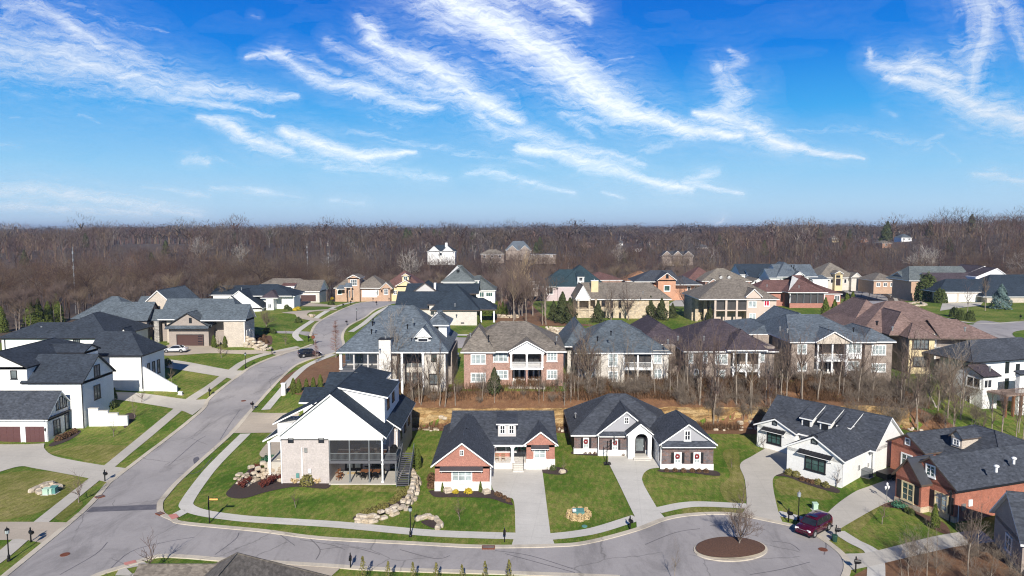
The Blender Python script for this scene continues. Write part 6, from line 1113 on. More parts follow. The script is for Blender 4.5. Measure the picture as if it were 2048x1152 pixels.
def twostorey_porch(h, x0, x1, zf, ze, n, m, screen=False, under='brownbrick', furn=False):
 d = MB(); d.box(x0 + .01, x1 - .01, -.3, 3.18, zf - .3, zf, m); d.build('balcony', h.e); pt = MB(); pt.box(x0 - .2, x1 + .2, -.8, 3.18, -.8, .08, 'concrete'); pt.build('patio', h.e); h.T.box(x0, x1, -.35, -.1, ze - .35, ze - .02, m)
 for k in range(n + 1): x = x0 + .15 + (x1 - x0 - .3) * k / n; h.post(x, -.15, zf, ze - .3, .26, m); h.post(x, -.15, .05, zf - .3, .3, m if not screen else under)
 h.rail(x0 + .2, x1 - .2, -.15, zf, m); B = dict(x0=x0, x1=x1, y0=3.2, y1=5); w_ = (x1 - x0)
 if screen:
  s = MB(); s.box(x0 + .15, x1 - .15, .2, .24, zf, ze - .3, 'screen'); s.build('screen_panel', h.e)
 else: h.win(B, 'f', (x0 + .4, x0 + w_ * .45, zf + .2, zf + 2.2), 2, 1, 'darktrim', 'glassdark')
 h.door(B, 'f', (x0 + w_ * .5, x0 + w_ * .85, .1, 2.2), m, m, 'door', 'glassdark', 2); h.win(B, 'f', (x0 + .4, x0 + w_ * .4, .8, 2.1), 2, 2, m, 'glassblind')
row2()
# ============================================================ THIRD ROW AND BEYOND
def far_row():
 P = lambda h, x, yl=0, y=580: h.ony(x, y, yl)[0]
 h = House('long_tan_stone_house', 'long tan stone house with brown grey roof, square chimney and gabled porch among young conifers', (1199, 637), 7.3, 1, roof='roof_brown', wall='tanstone')
 ze = h.ony(1220, 598, 0)[1]; x1 = P(h, 1257, 0, 620); x2 = P(h, 1338, 0, 620); B = h.walls(0, x2, 0, 11, -2, ze); h.roof(-4, x2, 0, 11, ze, h.ony(1260, 565, 5.5)[1], 'x', 0, 4.5, .5)
 pz = h.ony(1164.5, 570.5, -1)[1]; a0 = P(h, 1152, -1); a1 = P(h, 1180, -1); h.walls(a0, -.1, 3, 10, -2, ze); h.roof(a0, a1, -1, 9, ze + .1, pz, 'y', 0, 0, .3, gm='trim')
 for q in (1157, 1179, 1192): h.post(P(h, q, -.7), -.7, 0, ze, .45, 'tanstone')
 d = MB(); d.box(a0, P(h, 1194, -.7), -.9, 3, 2.3, 2.6, 'tanstone'); d.build('balcony', h.e); h.W.box(a0, P(h, 1194, -.7), -.7, 2.9, -2, 2.3, 'tanstone')
 c = P(h, 1182.5, 2), P(h, 1196.6, 2); h.chimney(c[0], c[1], 2, 3.6, ze, h.ony(1190, 562, 2)[1], 'cream', 'trim')
 for q in ((1203, 600, 1211, 612), (1221, 601, 1226, 615), (1237, 601, 1242, 615), (1204, 623, 1211, 638), (1221, 624, 1226, 638), (1238, 625, 1242, 637)): h.win(B, 'f', q, 1, 2, 'browntrim', 'glassdark', .08)
 h.vents([(1286, 585)], ze + 2); h.done()
 h = House('pink_brick_house', 'pinkish brick house with dark teal roof and a white triangular dormer', (1088, 592), 7.6, 0, roof='roof_teal', wall='pinkstucco')
 ze = h.ony(1100, 573, 0)[1]; B = h.walls(0, P(h, 1170, 0), 0, 12, -2, ze); h.roof(-.8, P(h, 1175, 0), 0, 14, ze, h.ony(1125, 539, 7)[1], 'x', 7, 5, .5); h.roof(P(h, 1115, 1), P(h, 1212, 1), -1, 18, ze, h.ony(1151, 529.5, 8.5)[1], 'hip')
 dy = -1.2; h.dormer(P(h, 1155, dy), P(h, 1168, dy), dy, 4, ze - .2, h.ony(1160, 554, dy)[1], 's', h.ony(1160, 552, dy)[1] + 1.2, 'trim', 'roof_teal', 'glassdark', 1); h.walls(P(h, 1116, -1.5), P(h, 1160, -1.5), -1.5, 3, -2, ze - .1)
 h.win(B, 'f', (1093, 575, 1106, 588), 2, 1, 'trim', 'glassdark'); h.vents([(1151, 535), (1149, 538), (1153, 538), (1151, 541)], ze + 5, r=.3, m='blackmetal'); h.vents([(1135, 545)], ze + 4); h.done()
 for nm, lb, org, z, roof, wall, spec in (
      ('brown_hipped_house', 'brown roofed house just behind the dark teal roof', (1190, 590), 7.6, 'roof_red', 'rosebrick', [(1165, 1243, 585, 560, 14, 544, 16)]),
      ('orange_roof_house', 'house with orange brown roof behind small conical evergreens', (1250, 588), 7.8, 'roof_orange', 'orange', [(1252, 1318, 575, 562, 30, 541.5, 14)]),
      ('dark_red_hipped_house', 'house with muted red hipped roof behind the mottled brown one', (1385, 590), 7.8, 'roof_red', 'orange', [(1372, 1440, 575, 563, 18, 534, 15)]),
      ('grey_plum_roof_house', 'small grey plum roofed house between the bare trees left of the pink brick house', (1056, 590), 7.8, 'roof_purple', 'taupe', [(1048, 1088, 580, 563, 16, 541, 12)]),
      ('brown_far_right_house', 'grey brown roofed brick house beside the blue parked car', (1748, 580), 7.6, 'roof_brown', 'tanorange', [(1747, 1793, 572, 561, 6, 545.5, 12)]),
      ):
  h = House(nm, lb, org, z, 0, roof=roof, wall=wall)
  for (xa, xb, yb, ye, y0, yr, dd) in spec:
   e_ = h.ony(xa, ye, y0)[1]; B = h.walls(P(h, xa, y0), P(h, xb, y0), y0, y0 + dd, -2, e_); h.roof(P(h, xa, y0), P(h, xb, y0), y0, y0 + dd, e_, h.ony((xa + xb) / 2, yr, y0 + dd / 2)[1], 'hip'); w_ = B['x1'] - B['x0']
   for f in (.12, .42, .72): h.win(B, 'f', (B['x0'] + w_ * f, B['x0'] + w_ * f + 1.4, .9, 2.3), 2, 1, 'trim', 'glassgrey', .1)
  h.done()
 h = House('orange_gabled_house', 'orange brick house with dark grey roof and a white edged front gable', (1320, 590), 7.6, 0, roof='roof_slate', wall='orange')
 e_ = h.ony(1300, 563, 2)[1]; h.walls(P(h, 1275, 2), P(h, 1400, 2), 2, 14, -2, h.ony(1380, 570, 2)[1]); h.roof(P(h, 1270, 2), P(h, 1360, 2), 2, 15, e_, h.ony(1328, 541, 8)[1], 'x', 7, 2, .4); h.roof(P(h, 1345, 0), P(h, 1402, 0), 0, 13, h.ony(1380, 569, 0)[1], h.ony(1370, 552, 6)[1], 'hip')
 B = h.walls(P(h, 1316, -1), P(h, 1351, -1), -1, 5, -2, h.ony(1320, 560, -1)[1]); h.roof(B['x0'], B['x1'], -1, 8, B['z1'], h.ony(1334.6, 545.5, -1)[1], 'y', 0, 0, .35); h.win(B, 'f', (1332, 549, 1337, 556), 1, 1, 'darktrim', 'glassdark', .06); h.win(B, 'f', (1328, 571, 1340, 582), 1, 1, 'trim', 'glassgreen', .15)
 B2 = dict(x0=P(h, 1352, 2), x1=P(h, 1400, 2), y0=1.9, y1=5)
 for q in ((1375, 573, 1381, 583), (1389, 573, 1394, 583)): h.win(B2, 'f', q, 1, 2, 'trim', 'glassdark', .08)
 h.done()
 h = House('mottled_brown_roof_house', 'house with brown grey roof and two arched dormers in front of the dark blue roofs', (1420, 585), 7.7, 0, roof='roof_tan', wall='rosebrick')
 e_ = h.ony(1430, 562, 0)[1]; B = h.walls(P(h, 1410), P(h, 1500), 0, 14, -2, e_); h.roof(P(h, 1405), P(h, 1500), 0, 15, e_, h.ony(1448, 537, 7)[1], 'hip')
 for q in (1439, 1455): h.dormer(P(h, q, 1), P(h, q + 5, 1), 1, 4, e_ + .5, h.ony(q, 555, 1)[1], 'y', h.ony(q, 551.5, 1)[1], 'trim', 'roof_tan', 'glassdark', 1)
 g = P(h, 1502, -1), P(h, 1530, -1); h.walls(g[0], g[1], -1, 8, -2, h.ony(1510, 568, -1)[1], 'trim'); h.roof(g[0], g[1], -1, 10, h.ony(1510, 568, -1)[1], h.ony(1510, 557, -1)[1] , 'y', 0, 0, .3, gm='trim'); h.win(dict(x0=g[0], x1=g[1], y0=-1, y1=5), 'f', (1509, 561, 1513, 567), 1, 1, 'trim', 'glassdark', .06)
 g = P(h, 1416, -1), P(h, 1436, -1); h.walls(g[0], g[1], -1, 6, -2, e_ - 1); h.roof(g[0], g[1], -1, 8, e_ - .8, h.ony(1426, 557.5, -1)[1], 'y', 0, 0, .3); h.done()
 h = House('beige_walkout', 'beige stucco walkout house with three bay screened porch and red and blue curtained windows', (1428, 645), 7.7, 0, roof='roof_brown', wall='beige')
 ze = h.ony(1440, 598, 0)[1]; xp = P(h, 1495, 0, 620); x1 = P(h, 1553, 0, 620); zf = h.ony(1460, 620, 0)[1]; D = 14
 h.walls(0, xp, 3, D, -2, ze); B = h.walls(xp, P(h, 1522, 0, 620), -.2, D, -2, ze + .1); B2 = h.walls(P(h, 1522, 0, 620), x1, .2, D, -2, ze + .1); h.roof(-3.5, x1, 0, D + 2, ze, h.ony(1465, 558, D / 2 + 1)[1], 'x', 8, 7, .5)
 gz = h.ony(1506, 577.5, -.2)[1]; h.roof(P(h, 1493, -.2, 600), P(h, 1522, -.2, 600), -.2, 7, ze + .6, gz, 'y', 0, 0, .3)
 d = MB(); d.box(0, xp - .02, -.1, 2.98, zf - .25, zf, 'beige'); d.build('balcony', h.e)
 for f in (.02, .35, .67, .99): h.post(xp * f, 0, 0, ze, .5, 'beige')
 for k in range(3): s = MB(); s.box(xp * k / 3 + .3, xp * (k + 1) / 3 - .2, .3, .34, zf, ze - .1, 'screen'); s.build('screen_panel', h.e)
 h.win(B, 'f', (1497.5, 602, 1512, 614), 2, 1, 'trim', 'glassblind'); h.win(B, 'f', (1499, 627, 1510.5, 639), 2, 1, 'trim', 'glassblind'); h.win(B2, 'f', (1528, 601, 1538.5, 612), 2, 1, 'trim', 'glassred', .12, label='window with red curtains'); h.win(B2, 'f', (1528, 625, 1538.5, 636.5), 2, 1, 'trim', 'glassblue', .12, label='window with blue curtains')
 h.walls(-4, -.1, 6, D, -2, ze - .3, 'tanstone');
 for f in (0, 1): h.post(-3.2 + f * 2.2, 4.6, -.5, ze, .8, 'tanstone')
 h.done()
 h = House('red_roof_house', 'red brick house with deep red brown roof and wide screened porch', (1579, 615), 7.6, 0, roof='roof_red', wall='red')
 ze = h.ony(1600, 584.5, 0)[1]; x1 = P(h, 1650, 0, 600); h.W.box(0, x1, 0, .3, -1, 1.25, 'red'); h.walls(0, x1, 4, 15, -2, ze)
 h.roof(-.3, x1 + .3, 0, 17, ze, h.ony(1590, 550.5, 8.5)[1], 'x', 7.6, 7.2, .4); h.T.box(-.1, x1 + .1, -.1, .2, ze - .35, ze - .02, 'trim')
 for f in np.linspace(0, 1, 6): h.post(.1 + (x1 - .2) * f, .15, 1.25 if 0 < f else -1, ze - .3, .2, 'trim' if f in (0, 1) else 'greytrim')
 s = MB(); s.box(.2, x1 - .2, .5, .54, 1.25, ze - .3, 'screen'); s.build('screen_panel', h.e)
 h.walls(-7.5, 0, 5, 14, -2, ze - .4); h.roof(-8.5, 4, 4.5, 16, ze - .3, h.ony(1560, 560, 10)[1], 'x', 5, 0, .4); B2 = h.walls(x1, x1 + 6, 3, 14, -2, ze - .7); h.roof(x1 - 5, x1 + 6, 3, 15, ze - .7, h.ony(1640, 568, 9)[1], 'x', 0, 5.5, .4)
 h.win(B2, 'f', (1669, 591, 1679, 602), 2, 1, 'trim', 'glassgrey'); h.win(dict(x0=-7, x1=0, y0=5, y1=9), 'f', (-5.5, -3.6, 1, 2.4), 2, 1, 'trim', 'glassblind'); h.vents([(1534, 571), (1598, 573)], ze + 2.2, r=.22); h.done()
 h = House('blue_grey_roof_house', 'white house with blue grey roof and small white gable behind the red roof', (1545, 580), 7.8, 0, roof='roof_blue', wall='white')
 e_ = h.ony(1560, 553, 0)[1]; B = h.walls(P(h, 1540), P(h, 1625), 0, 12, -2, e_); h.roof(P(h, 1536), P(h, 1560), -1, 9, e_ - .4, h.ony(1545, 537.8, 3)[1], 'x', 0, 0, .4); h.walls(P(h, 1540, -1), P(h, 1560, -1), -.8, 6, -2, e_ - .5); h.roof(P(h, 1556), P(h, 1632), 0, 13, e_, h.ony(1600, 529, 6)[1], 'x', 0, 0, .4)
 h.roof(P(h, 1552), P(h, 1606), -1, 15, e_, h.ony(1580, 524, 7)[1], 'y', 7, 4, .4); h.roof(P(h, 1588, -2), P(h, 1607, -2), -2, 8, h.ony(1590, 551, -2)[1], h.ony(1597, 543, -2)[1], 'y', 0, 0, .3); h.walls(P(h, 1588, -2), P(h, 1607, -2), -2, 6, -2, h.ony(1590, 551, -2)[1])
 h.walls(P(h, 1625, -3), P(h, 1655, -3), -3, 5, -2, e_ - .8); h.roof(P(h, 1625, -3), P(h, 1655, -3), -3, 8, e_ - .8, h.ony(1640, 552, -3)[1], 'x', 0, 0, .3); h.vents([(1585, 529), (1583, 532), (1588, 532), (1587, 536), (1590, 539)], e_ + 4, r=.3, m='blackmetal'); h.win(dict(x0=P(h, 1540, -1), x1=P(h, 1560, -1), y0=-.8, y1=3), 'f', (1544, 560, 1552, 568), 1, 1); h.done()
 h = House('navy_roof_house', 'blue white gabled house with navy roof left of the blue grey roof', (1500, 575), 7.8, 0, roof='roof_navy', wall='white')
 e_ = h.ony(1500, 549, 8)[1]; h.walls(P(h, 1482, 8), P(h, 1556, 8), 8, 20, -2, e_); h.roof(P(h, 1480, 8), P(h, 1558, 8), 8, 21, e_, h.ony(1520, 528, 14)[1], 'x', 0, 0, .4); h.roof(P(h, 1500, 3), P(h, 1535, 3), 3, 14, e_ - 1, h.ony(1516, 540, 7)[1], 'x', 0, 2, .4); h.walls(P(h, 1516, 3), P(h, 1541, 3), 3.4, 12, -2, e_ - 1); h.done()
 h = House('tan_arch_entry_house', 'pale tan house with brown roof and tall arched entry at the far cul de sac', (1645, 571), 7.6, 0, roof='roof_tan', wall='palebrick')
 e_ = h.ony(1650, 555, 0)[1]; B = h.walls(0, P(h, 1724), 0, 14, -2, e_); h.roof(-1.5, P(h, 1712), 0, 16, e_, h.ony(1662, 525, 8)[1], 'hip')
 B1 = h.walls(P(h, 1669, -2), P(h, 1684, -2), -2, 4, -2, h.ony(1676, 547, -2)[1], 'cream'); h.roof(B1['x0'], B1['x1'], -2, 8, B1['z1'], h.ony(1676, 541.8, -2)[1], 'y', 0, 0, .3, gm='cream'); h.door(B1, 'f', (1671.5, 557, 1681, 571), 'door'); h.win(B1, 'f', (1671.5, 550, 1681, 556), 1, 1, 'cream', 'glassdark', .1)
 h.roof(P(h, 1702, -2), P(h, 1722, -2), -2, 8, h.ony(1712, 555, -2)[1], h.ony(1713, 545, -2)[1], 'y', 0, 0, .3); h.walls(P(h, 1702, -2), P(h, 1722, -2), -2, 6, -2, h.ony(1712, 555, -2)[1]); h.roof(P(h, 1632, -3), P(h, 1658, -3), -3, 6, h.ony(1640, 560, -3)[1], h.ony(1645, 551, -3)[1], 'y', 0, 0, .3); h.walls(P(h, 1632, -3), P(h, 1658, -3), -3, 6, -2, h.ony(1640, 560, -3)[1])
 for q in ((1661, 558, 1666, 566), (1688, 558, 1693, 566)): h.win(B, 'f', q, 1, 1, 'trim', 'glassdark', .07)
 h.done()
 h = House('green_roof_white_gables', 'long house with green grey roof, dark slate wing and two white gables at the right', (1825, 590), 7.8, 0, roof='roof_green', wall='tanorange')
 e_ = h.ony(1840, 561, 0)[1]; h.walls(P(h, 1822), P(h, 1935), 0, 12, -2, e_); h.roof(P(h, 1818), P(h, 1945), 0, 14, e_, h.ony(1900, 532.5, 7)[1], 'x', 4, 0, .4); h.roof(P(h, 1812, 3), P(h, 1832, 3), 3, 14, e_ - .3, h.ony(1812, 544, 6)[1], 'x', 0, 0, .3)
 e2 = h.ony(1880, 566, -4)[1]; h.walls(P(h, 1866, -4), P(h, 1960, -4), -4, 6, -2, e2, 'trim'); h.roof(P(h, 1862, -4), P(h, 1966, -4), -4, 7, e2, h.ony(1905, 545.5, 1.5)[1], 'x', 0, 0, .4, m='roof_purple')
 for (x0, xc, x1_, ye, yp, yy, dd) in ((1952, 1996, 2014, 553, 536, -5, 12), (1935, 1978, 1984, 546, 532, 2, 12)): l, r = P(h, x0, yy), P(h, x1_, yy); ez = h.ony(x1_, ye, yy)[1]; h.walls(l, r, yy, yy + dd, -2, ez, 'trim'); h.roof(l, r, yy, yy + dd, ez, h.ony(xc, yp, yy)[1], 'y', 0, 0, .3, m='roof_purple', gm='trim', rk=.62)
 h.walls(P(h, 1950, -6), P(h, 1978, -6), -6, 2, -2, h.ony(1960, 554, -6)[1], 'trim'); h.done()
 h = House('dark_roof_double_garage', 'tan house with dark blue roof and two white garage doors beside the blue spruce', (1887, 605), 7.5, 0, roof='roof_navy', wall='tanbrick')
 e_ = h.ony(1900, 583.5, 0)[1]; x1 = P(h, 1966, 0, 600); B = h.walls(0, x1, 0, 9, -2, e_); h.roof(-1.6, x1 + 4, 0, 11, e_, h.ony(1917, 558, 5.5)[1], 'x', 6, 0, .5); h.gdoor(B, 'f', (1893, 588.5, 1911.5, 604), 'gdoorw'); h.gdoor(B, 'f', (1918, 588.5, 1953, 604), 'gdoorw')
 y2 = -3; h.walls(P(h, 1975, y2), P(h, 2110, y2), y2, 12, -2, h.ony(2020, 592, y2)[1]); h.roof(P(h, 1968, y2), P(h, 2110, y2), y2, 14, h.ony(2020, 593, y2)[1], h.ony(2030, 549, 6)[1], 'x', 8, 0, .5); h.done()
far_row()
# ============================================================ HOUSES AMONG THE FAR WOODS
def woods_houses():
 L = [('white house with dark roof and chimney standing high among the bare woods', 855, 910, 503, 490, 516, 400, 'roof_navy', 'white'), ('blue grey roofed house with two white gables in the woods', 1012, 1062, 500, 482, 508, 470, 'roof_blue', 'brownbrick'),
      ('long low flat white edged building in the woods', 1062, 1112, 509, 506.5, 515, 430, 'roof_slate', 'brownbrick'), ('brown brick house with three small gables in the woods above the orange roof', 1322, 1386, 512, 503, 519, 430, 'roof_slate', 'brownbrick'),
      ('low brown house on the far wooded rise at the left', 262, 296, 498, 491, 504, 560, 'roof_brown', 'brownbrick'), ('small white house with dark roof on the far wooded rise at the left', 312, 354, 496, 489, 502, 580, 'roof_slate', 'trim'),
      ('tan house half hidden in the woods left of centre', 962, 1008, 508, 499, 518, 450, 'roof_tan', 'brownbrick'), ('pale roofed house below the ridge at the far right', 1803, 1824, 475, 468, 481, 820, 'roof_mid', 'trim'), ('red brick house with pale roof below the ridge at the far right', 1765, 1783, 486, 481, 493, 760, 'roof_tan', 'orange'),
      ('cream house high on the far ridge', 1664, 1680, 477, 472, 482, 880, 'roof_tan', 'cream'), ('pale pink roofed house in the far woods', 1160, 1196, 490, 485, 494, 720, 'roof_pink', 'rosebrick'), ('small orange brick house far beyond the plum roof', 1722, 1736, 479, 473, 484, 850, 'roof_red', 'orange'),
      ('tiny white house in the distant woods at centre right', 1236, 1246, 486, 482, 490, 900, 'roof_mid', 'trim'), ('grey roofed house in the woods right of centre', 1395, 1420, 495, 489, 500, 650, 'roof_mid', 'tanbrick'), ('white walled house end in the far woods above the plum roof', 1268, 1284, 497, 492, 503, 600, 'roof_slate', 'trim')]
 for lb, xa, xb, ye, yr, yb, dist, roof, wall in L:
  d = ray((xa + xb) / 2, yb); t = dist / d[1]; z = CAMH + d[2] * t
  if yb < 500: z = at((xa + xb) / 2, yb).z + .3
  h = House('wooded_house', lb, ((xa + xb) / 2, yb), z, 0, roof=roof, wall=wall)
  l, r = h.ony(xa, ye, 0)[0], h.ony(xb, ye, 0)[0]; e_ = h.ony(xa, ye, 0)[1]; B = h.walls(l, r, 0, 10, -4, e_); h.roof(l, r, 0, 10, e_, max(e_ + .6, h.ony(xa, yr, 5)[1]), 'hip' if yr < ye - 4 else 'x'); n = max(1, int((r - l) / 4))
  for k in range(n):
   u = l + (r - l) * (k + .3) / n; h.win(B, 'f', (u, u + 1.5, max(.5, e_ - 2.4), e_ - .7), 1, 1, 'trim', 'glassdark', .12)
  if 'gables' in lb or 'chimney' in lb:
   for k in range(3 if 'three' in lb else 2): c = l + (r - l) * (k + .5) / (3 if 'three' in lb else 2); h.walls(c - 3, c + 3, -1.5, 4, -4, e_ + .2); h.roof(c - 3, c + 3, -1.5, 5, e_ + .2, e_ + 3.2, 'y', 0, 0, .3)
  if 'chimney' in lb: h.chimney(r - 6, r - 4.6, 3, 4.4, e_, h.ony(xb, yr - 2, 4)[1] + .6, 'trim', 'trim')
  h.done()
woods_houses()
# ============================================================ VEHICLES
def car(label, px, py, heading, paint, L=4.6, Wd=1.85, H=1.68, suv=True, cat='car', zoff=.08, group=None, roofglass=False):
 m, t, b = newmat('car paint'); b.inputs['Base Color'].default_value = rgba(paint); b.inputs['Roughness'].default_value = .22; b.inputs['Metallic'].default_value = .35; b.inputs['Coat Weight'].default_value = .8
 c = at(px, py); e = empty('parked_car', (c.x, c.y, c.z + zoff), heading, label, cat, group)
 if suv: st = [(-.5,.42,.86,None,.80,0),(-.485,.30,1.02,None,.92,0),(-.455,.25,1.06,1.42,.95,.68),(-.40,.24,1.06,1.60,.97,.73),(-.25,.22,1.04,H,1,.76),(-.05,.22,1.02,H,1,.77),(.08,.22,1.01,H-.04,1,.76),(.14,.22,1.0,H-.16,1,.74),(.235,.22,.99,1.03,1,.80),(.30,.22,.97,None,1,0),(.42,.24,.88,None,.96,0),(.48,.27,.74,None,.86,0),(.5,.34,.60,None,.74,0)]
 else: st = [(-.5,.42,.80,None,.80,0),(-.485,.28,.93,None,.92,0),(-.40,.22,.96,None,.97,0),(-.34,.22,.95,1.0,1,.78),(-.22,.2,.93,H-.06,1,.70),(-.10,.2,.92,H,1,.72),(.03,.2,.91,H-.03,1,.72),(.10,.2,.90,H-.14,1,.71),(.20,.2,.89,.93,1,.78),(.30,.2,.86,None,1,0),(.42,.22,.76,None,.95,0),(.48,.26,.66,None,.86,0),(.5,.34,.54,None,.74,0)]
 hw = Wd / 2; body = MB(); mi = body.mat(m); rows = []
 for (x, zl, zb, zr, kb, kr) in st:
  w_ = hw * kb; pts = [(x * L, -w_ * .86, zl), (x * L, -w_, zl + .16), (x * L, -w_ * 1.0, (zl + zb) / 2 + .05), (x * L, -w_ * .955, zb - .04), (x * L, -w_ * .90, zb)]
  pts += [(p[0], -p[1], p[2]) for p in pts[::-1]]; rows.append(len(body.v)); body.v += pts
 for i in range(len(rows) - 1):
  for k in range(9): body.f.append((rows[i] + k, rows[i + 1] + k, rows[i + 1] + k + 1, rows[i] + k + 1)); body.mi.append(mi)
  body.f.append((rows[i] + 9, rows[i + 1] + 9, rows[i + 1], rows[i])); body.mi.append(mi)
 for i in (0, -1): r = rows[i]; body.f.append(tuple(range(r, r + 10))); body.mi.append(mi)
 g = [(x, zb, zr, kb, kr) for (x, zl, zb, zr, kb, kr) in st if zr]
 glassm = MB(); gm = glassm.mat('glassdark'); rr = []
 for (x, zb, zr, kb, kr) in g: rr.append(len(glassm.v)); glassm.v += [(x * L, -hw * kb * .90, zb - .03), (x * L, -hw * kr, zr - .05), (x * L, hw * kr, zr - .05), (x * L, hw * kb * .90, zb - .03)]
 for i in range(len(rr) - 1):
  for k in range(3): glassm.f.append((rr[i] + k, rr[i + 1] + k, rr[i + 1] + k + 1, rr[i] + k + 1)); glassm.mi.append(gm)
 for i in (0, -1): glassm.f.append((rr[i], rr[i] + 1, rr[i] + 2, rr[i] + 3)); glassm.mi.append(gm)
 top = [q for q in g if q[2] > H - .3]; n0 = len(body.v)
 for (x, zb, zr, kb, kr) in top: body.v += [(x * L, -hw * kr * 1.02, zr - .09), (x * L, -hw * kr * .90, zr), (x * L, hw * kr * .90, zr), (x * L, hw * kr * 1.02, zr - .09)]
 for i in range(len(top) - 1):
  for k in range(3): body.f.append((n0 + i * 4 + k, n0 + i * 4 + 4 + k, n0 + i * 4 + 5 + k, n0 + i * 4 + 1 + k)); body.mi.append(mi)
 for s_ in (-1, 1):
  body.tube((g[-1][0] * L, s_ * hw * .87, g[-1][1]), (top[-1][0] * L, s_ * hw * top[-1][4], top[-1][2] - .06), .045, .04, m, 5); body.tube((g[0][0] * L, s_ * hw * .88, g[0][1] - .02), (top[0][0] * L, s_ * hw * top[0][4], top[0][2] - .05), .09, .06, m, 5)
  for xx in ((-.06,) if not suv else (-.08, -.28)): q = min(top, key=lambda q_: abs(q_[0] - xx)); body.tube((xx * L, s_ * hw * .90, q[1] - .02), (q[0] * L, s_ * hw * q[4], q[2] - .06), .035, .03, 'darktrim', 5)
 bo = body.build('body', e, True); glassm.build('cabin_glass', e)
 a = MB()
 for zz in (.34,): a.box(-L * .48, L * .47, -hw * 1.0, hw * 1.0, .2, .32, 'darktrim')
 a.build('sill', e)
 if roofglass: a = MB(); a.box(-.02 * L, .09 * L, -.42, .42, H - .01, H + .012, 'glassdark'); a.build('sunroof', e)
 wr = .36 if suv else .33
 for xx in (-.295, .305):
  for s_ in (-1, 1):
   ty = MB(); y = s_ * (hw - .12); ty.tube((xx * L, y - .11, wr), (xx * L, y + .11, wr), wr, wr, 'blackmetal', 18); w = ty.build('wheel', e)
   rm = MB(); rm.tube((xx * L, y + s_ * .10, wr), (xx * L, y + s_ * .125, wr), wr * .66, wr * .62, 'steel', 14)
   for k in range(5): an = k * 1.2566; rm.tube((xx * L, y + s_ * .13, wr), (xx * L + math.cos(an) * wr * .6, y + s_ * .13, wr + math.sin(an) * wr * .6), .035, .03, 'steel', 4)
   rm.build('rim', w)
   ar = MB(); ar.tube((xx * L, s_ * hw * .86, wr + .03), (xx * L, s_ * hw * 1.004, wr + .03), wr * 1.16, wr * 1.16, 'darktrim', 18); ar.build('wheel_arch', e)
 for s_ in (-1, 1):
  a = MB(); a.obox(Matrix.Translation((L * .462, s_ * hw * .66, .74 if suv else .64)) @ Matrix.Rotation(-s_ * .38, 4, 'Z'), .20, .36, .14, 'trim'); a.build('headlight', e)
  a = MB(); a.obox(Matrix.Translation((-L * .482, s_ * hw * .70, .92 if suv else .80)), .10, .34, .17, 'glassred'); a.build('tail_light', e)
  a = MB(); a.obox(Matrix.Translation((L * .17, s_ * (hw + .07), 1.03 if suv else .93)), .18, .2, .13, m); a.build('mirror', e)
  for xx in (.02, -.2): a = MB(); a.box(xx * L - .08, xx * L + .08, s_ * hw * .985 - .012, s_ * hw * .985 + .012, .80, .83, 'steel'); a.build('door_handle', e)
 a = MB(); a.box(L * .478, L * .492, -.5, .5, .48, .62, 'darktrim'); a.box(L * .47, L * .485, -.42, .42, .66, .74, 'steel'); a.build('grille', e)
 a = MB(); a.box(-L * .502, -L * .49, -.26, .26, .62, .74, 'trim'); a.build('number_plate', e); return e
car('maroon SUV parked across the drive at the edge of the turning circle', 1627, 1063, R(218), (.085, .003, .018), 4.6, 1.86, 1.66, roofglass=True)
car('silver white sedan parked in front of the taupe house', 351, 704.5, R(184), (.72, .74, .78), 4.9, 1.85, 1.45, False)
car('black SUV driving away up the bending street, seen from behind', 619, 713, R(28), (.008, .010, .018), 4.7, 1.9, 1.68, zoff=.05)
car('metallic blue car beside the far cul de sac at the right', 1751, 585, R(180), (.05, .16, .30), 4.6, 1.85, 1.55, zoff=.1)
car('small white car in the drive of the house at the end of the street', 694, 593, R(190), (.7, .7, .72), 4.4, 1.8, 1.42, False, zoff=.1)

# ============================================================ STREET FURNITURE
def lamp(px, py, label, rz=0, arms=1):
 c = at(px, py); e = empty('street_lamp', c, rz, label, 'street lamp', 'black post lamps along the streets'); a = MB()
 a.lathe((0, 0, 0), [(.16, -.1), (.17, .12), (.12, .2), (.12, .5), (.07, .62), (.055, .7), (.045, 2.45), (.075, 2.5), (.05, 2.55), (.09, 2.62)], 'blackmetal', 10); a.build('pole', e)
 a = MB(); a.lathe((0, 0, 2.62), [(.09, 0), (.17, .06), (.19, .34), (.14, .40)], 'glassblind', 10); l = a.build('lantern', e)
 a = MB(); a.lathe((0, 0, 3.0), [(.21, 0), (.2, .05), (.12, .14), (.04, .2), (.03, .32), (.001, .34)], 'steel' if px > 1500 else 'blackmetal', 10)
 for k in range(6): an = k * 1.047; a.tube((.17 * math.cos(an), .17 * math.sin(an), 2.66), (.19 * math.cos(an), .19 * math.sin(an), 3.0), .012, .012, 'blackmetal', 4)
 a.build('cap', e); return e
lamp(821, 1073, 'black post lamp beside the street in front of the curved boulder wall'); lamp(1596.5, 1042, 'black post lamp beside the maroon SUV'); lamp(491.5, 737, 'black post lamp on the left verge between the two drives up the street')
lamp(713.5, 641, 'black post lamp on the right verge high up the street'); lamp(18, 1122, 'black post lamp at the lower left edge beside the driveway')
